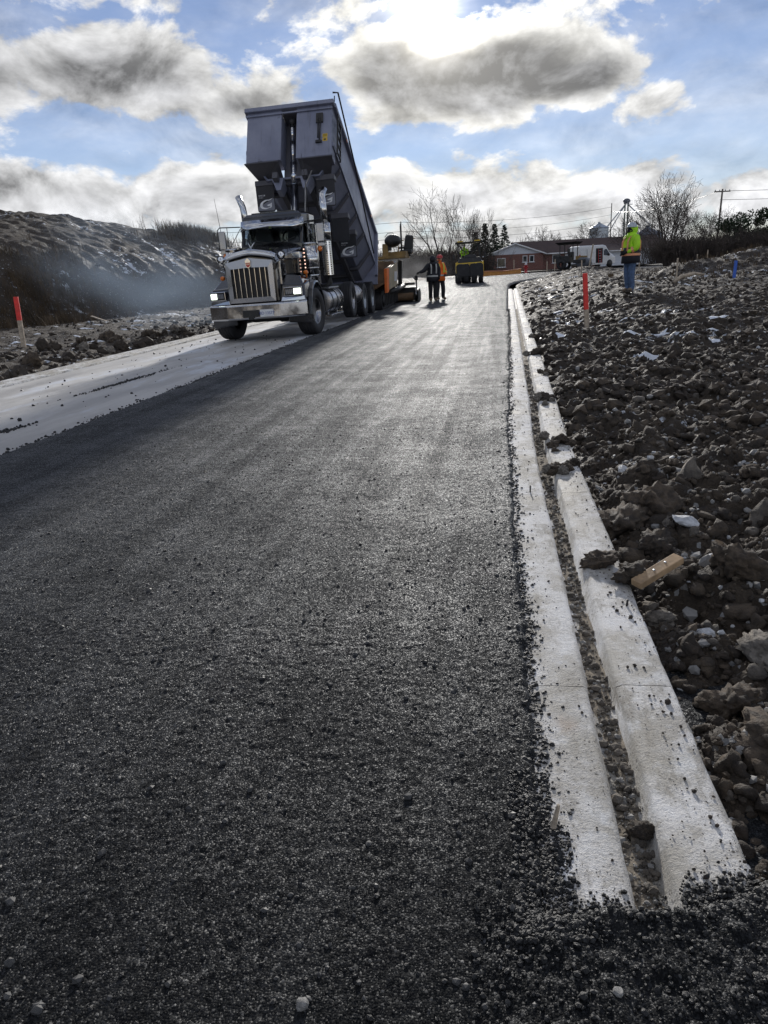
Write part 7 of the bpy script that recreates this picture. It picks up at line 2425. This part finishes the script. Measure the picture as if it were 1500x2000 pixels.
# --- asphalt crumbs: along the ragged edge, over the kerb's end, thrown about
def crumbs(x, y, z, s, nm='asphalt_crumbs', mat=CRUMB, bases=CRB):
    P = np.stack([x, y, z + s * 0.35], 1)
    obj(nm, scatter_mesh(nm, bases, P, s, mat, rng=rs), kind='stuff')
n = 14000
y = 1.25 + 22 * rs.uniform(0, 1, n) ** 2.1
wob = 0.02 * fbm(y * 0 + 0.5, y / 0.35, 91, 3)
x = 0.125 + wob + kerb_shift(y) - np.abs(rs.normal(0, 0.052, n)) + rs.exponential(0.011, n)
s = np.clip(rs.lognormal(-5.9, 0.55, n), 0.0014, 0.0095) * (1 + 0.035 * y)
z = np.maximum(asphalt_z(x, y, False) - 0.004, base_z(x, y) + np.where(x - kerb_shift(y) > 0.09, 0.014, -0.09))
crumbs(x, y, z, s)
n = 5500
x = 0.04 + 0.13 * rs.uniform(0, 1, n) ** 1.2
y = 1.10 + 0.52 * rs.uniform(0, 1, n) ** 1.7 + 0 * x
x = np.where(y > 1.45, 0.04 + (x - 0.05) * 0.8, x)
s = np.clip(rs.lognormal(-6.0, 0.6, n), 0.0012, 0.0085)
z = np.maximum(asphalt_z(x, y, False), base_z(x, y) + 0.014)
crumbs(x, y, z, s)
n = 7000
x = 0.02 + 0.88 * rs.uniform(0, 1, n) ** 0.9
y = 1.115 + 0.26 * np.clip(x, 0, 0.6) + rs.normal(0, 0.026, n) + rs.exponential(0.010, n)
s = np.clip(rs.lognormal(-6.0, 0.6, n), 0.0012, 0.0085)
z = np.maximum(asphalt_z(x, y, False) - 0.002, base_z(x, y) + np.where(x < 0.28, 0.015, np.where(x < 0.38, -0.03, np.where(x < 0.555, 0.03, 0.0))))
crumbs(x, y, z, s)
n = 2600
x = -0.05 + 0.95 * rs.uniform(0, 1, n)
y = 0.72 + 0.48 * rs.uniform(0, 1, n) + 0.2 * np.clip(x, 0, 1) * rs.uniform(0, 1, n)
s = np.clip(rs.lognormal(-5.7, 0.5, n), 0.0018, 0.009)
crumbs(x, y, asphalt_z(x, y) - s * 0.1, s)
n = 700
y = 1.2 + 10 * rs.uniform(0, 1, n) ** 1.6
x = kerb_shift(y) + 0.10 + rs.exponential(0.035, n)
x = np.minimum(x, kerb_shift(y) + 0.27)
s = np.clip(rs.lognormal(-5.8, 0.45, n), 0.0015, 0.008)
crumbs(x, y, base_z(x, y) + 0.015, s)
# stones standing proud of the mat
n = 5200
y = 0.75 + 5.5 * rs.uniform(0, 1, n) ** 1.6
x = -2.9 + 3.0 * rs.uniform(0, 1, n)
x = np.where(y < 1.2, x + 1.0 * rs.uniform(0, 1, n), x)
s = np.clip(rs.lognormal(-5.5, 0.35, n), 0.003, 0.010)
k = (x < 0.10) | (y < 1.2)
crumbs(x[k], y[k], (asphalt_z(x, y, False) - s * 0.15)[k], s[k])
n = 420
y = 0.8 + 2.4 * rs.uniform(0, 1, n) ** 1.3
x = -2.2 + 2.3 * rs.uniform(0, 1, n)
s = np.clip(rs.lognormal(-4.95, 0.35, n), 0.004, 0.013)
crumbs(x, y, asphalt_z(x, y, False) - s * 0.2, s, 'loose_aggregate', simple('bare_aggregate', (0.045, 0.045, 0.045), 0.6, var=0.4, vscale=30))
put_clod(STONEDARK, -0.355, 0.935, 0.013, 'single rounded grey stone on the asphalt at the bottom of the picture', None, 'loose_stone', 'stone', 0.1, float(asphalt_z(np.array(-0.355), np.array(0.935), False)))
put_clod(STONEPALE, 0.215, 1.0, 0.011, 'pale chip of stone on the asphalt below the kerb end', None, 'loose_stone', 'stone', 0.1, float(asphalt_z(np.array(0.215), np.array(1.0), False)))
# crumbs on the granular lane: along the joint, and a dribbled line
n = 3200
y = 5.0 + 20 * rs.uniform(0, 1, n) ** 1.4
x = CROWN - 0.02 - rs.exponential(0.035, n)
s = np.clip(rs.lognormal(-4.7, 0.4, n), 0.004, 0.02)
crumbs(x, y, lane_z(x, y), s)
n = 500
far_k = np.arange(n) < 360
y = np.where(far_k, 10.0 + rs.normal(0, 0.62, n), 6.6 + rs.normal(0, 0.16, n))
x = np.where(far_k, -5.47 + (y - 10.0) * 0.05, -4.95 + (y - 6.6) * 0.2) + rs.normal(0, 0.035, n)
s = np.clip(rs.lognormal(-4.6, 0.45, n), 0.005, 0.026)
crumbs(x, y, lane_z(x, y), s)
n = 170
y = 6 + 12 * rs.uniform(0, 1, n)
x = -7.2 + 3.0 * rs.uniform(0, 1, n)
s = np.clip(rs.lognormal(-4.5, 0.45, n), 0.004, 0.03)
crumbs(x, y, lane_z(x, y), s)

# --- left verge: clods, old snow, dead grass
n = 3800
y = 8 + 26 * rs.uniform(0, 1, n) ** 1.3
x = -8.05 - rs.uniform(0, 1, n) ** 1.6 * 9.0
s = np.clip(rs.lognormal(-3.6, 0.5, n), 0.015, 0.14) * np.where(x > -9.6, 1.25, 0.8)
obj('verge_clods', scatter_mesh('verge_clods', LB0, on_soil(x, y, 0.35, s), s, CLODW[1], rng=rs), kind='stuff')
GV = 'clods along the left kerb'
for k in range(26):
    y = 9 + 11 * rs.uniform() ** 1.2
    x = -8.2 - rs.uniform() ** 1.5 * 1.5
    put_clod(CM[int(rs.integers(0, 6))], float(x), float(y), float(np.clip(rs.lognormal(-2.1, 0.35), 0.06, 0.24)), 'dark earth clod lying in the rough strip along the left kerb', GV, sq=tuple(rs.uniform(0.8, 1.25, 3)))
def snow_glint_patches(n, xf, yf, smin, smax):
    V, Fq = [], []
    b = 0
    for k in range(n):
        y0 = yf()
        x0 = xf(y0)
        a, bb = rs.uniform(smin, smax), rs.uniform(smin, smax) * 0.45
        th = rs.uniform(-0.5, 0.5)
        q = 12
        ang = np.linspace(0, 2 * np.pi, q, endpoint=False)
        rr = 1 + 0.45 * rs.normal(size=q) * 0.8
        px = a * rr * np.cos(ang)
        py = bb * rr * np.sin(ang)
        X = x0 + px * math.cos(th) - py * math.sin(th)
        Y = y0 + px * math.sin(th) + py * math.cos(th)
        for sc, up_ in ((1.0, 0.004), (0.6, 0.018)):
            xs_, ys_ = x0 + (X - x0) * sc, y0 + (Y - y0) * sc
            V += list(np.stack([xs_, ys_, soil_z(xs_, ys_) + up_], 1))
        V.append((x0, y0, ground_at(x0, y0) + 0.02))
        for i in range(q):
            j = (i + 1) % q
            Fq += [(b + i, b + j, b + q + j), (b + i, b + q + j, b + q + i), (b + q + i, b + q + j, b + 2 * q)]
        b += 2 * q + 1
    return obj('snow_glint_patches', raw_mesh('snow_glint_patches', np.array(V), np.array(Fq), SNOW), kind='stuff')
snow_glint_patches(60, lambda y: -8.1 - rs.uniform() ** 1.6 * 6.0, lambda: rs.uniform(12, 30), 0.05, 0.24)
snow_glint_patches(80, lambda y: 0.9 + rs.uniform() * (y * 0.32), lambda: 8 + 34 * rs.uniform() ** 0.9, 0.04, 0.20)  # right field: white streaks for snow, with sunlit glints painted in too
# dead grass: tufts over the heap, thick on its right shoulder
def grass(n, cxy, sx, sy, h, seed, mat=DEADGRASS):
    rng = np.random.default_rng(seed)
    nt = n // 14
    cx = cxy[0] + rng.normal(0, sx, nt)
    cy = cxy[1] + rng.normal(0, sy, nt)
    X = np.repeat(cx, 14) + rng.normal(0, 0.09, nt * 14)
    Y = np.repeat(cy, 14) + rng.normal(0, 0.09, nt * 14)
    Z = soil_z(X, Y)
    m_ = len(X)
    hh = h * rng.uniform(0.4, 1.1, m_)
    a = rng.uniform(0, 6.28, m_)
    ln = rng.normal(0.35, 0.25, m_) * hh
    dx_, dy_ = np.cos(a) * ln - 0.15 * hh, np.sin(a) * ln
    w = 0.010
    px, py = -np.sin(a) * w, np.cos(a) * w
    p0 = np.stack([X - px, Y - py, Z - 0.03], 1)
    p1 = np.stack([X + px, Y + py, Z - 0.03], 1)
    q0 = np.stack([X + dx_ * 0.4 - px * 0.8, Y + dy_ * 0.4 - py * 0.8, Z + hh * 0.6], 1)
    q1 = np.stack([X + dx_ * 0.4 + px * 0.8, Y + dy_ * 0.4 + py * 0.8, Z + hh * 0.6], 1)
    t0 = np.stack([X + dx_ - px * 0.25, Y + dy_ - py * 0.25, Z + hh], 1)
    t1 = np.stack([X + dx_ + px * 0.25, Y + dy_ + py * 0.25, Z + hh], 1)
    V = np.stack([p0, p1, q1, q0, t1, t0], 1).reshape(-1, 3)
    f = np.array([[0, 1, 2, 3], [3, 2, 4, 5]])
    Fq = (f[None] + (np.arange(m_) * 6)[:, None, None]).reshape(-1, 4)
    obj('dead_grass', raw_mesh('dead_grass', V, Fq, mat, False), kind='stuff')
grass(4200, (-16.9, 42.5), 0.8, 2.2, 0.75, 1)
grass(3600, (-16.8, 25.5), 0.8, 1.8, 0.36, 3)
grass(1600, (9.5, 34.0), 2.5, 3.0, 0.22, 6)

# ================================================================== SMOKE AND DUST hanging in the air
def smoke(name, loc, size, col, dens, nscale, seed, rot=0.0):
    m = bpy.data.materials.new(name)
    m.use_nodes = True
    t = m.node_tree
    t.nodes.clear()
    n = NT(t)
    v = n.node('ShaderNodeTexCoord').outputs['Object']
    r = n.vm('LENGTH', v, out='Value')
    fall = n.step(r, 1.0, 0.15)
    f = n.noise(n.vm('ADD', n.scale(v, (1.2, 1.2, 1.0)), (seed, seed * 0.7, 0)), nscale, 3.0, 0.55)
    d = n.m('MULTIPLY', n.m('MULTIPLY', fall, n.step(f, 0.36, 0.70)), dens)
    pv = n.node('ShaderNodeVolumePrincipled', Color=col, Density=d, Anisotropy=0.25)
    o = n.node('ShaderNodeOutputMaterial')
    t.links.new(pv.outputs[0], o.inputs['Volume'])
    q = MB().ball((0, 0, 0), 1.0, 20, 12)
    ob = q.build(name, m, kind='stuff', loc=loc, rot=(0, rot, 0))
    ob.scale = size
    return ob
smoke('smoke', (-10.2, 22.0, 2.0), (5.2, 3.2, 2.3), (0.60, 0.77, 1.0), 0.14, 1.5, 3.0, rad(14))
smoke('dust_haze', (-6.2, 47.0, 1.9), (4.6, 8.0, 2.3), (0.86, 0.87, 0.88), 0.06, 1.4, 8.0)
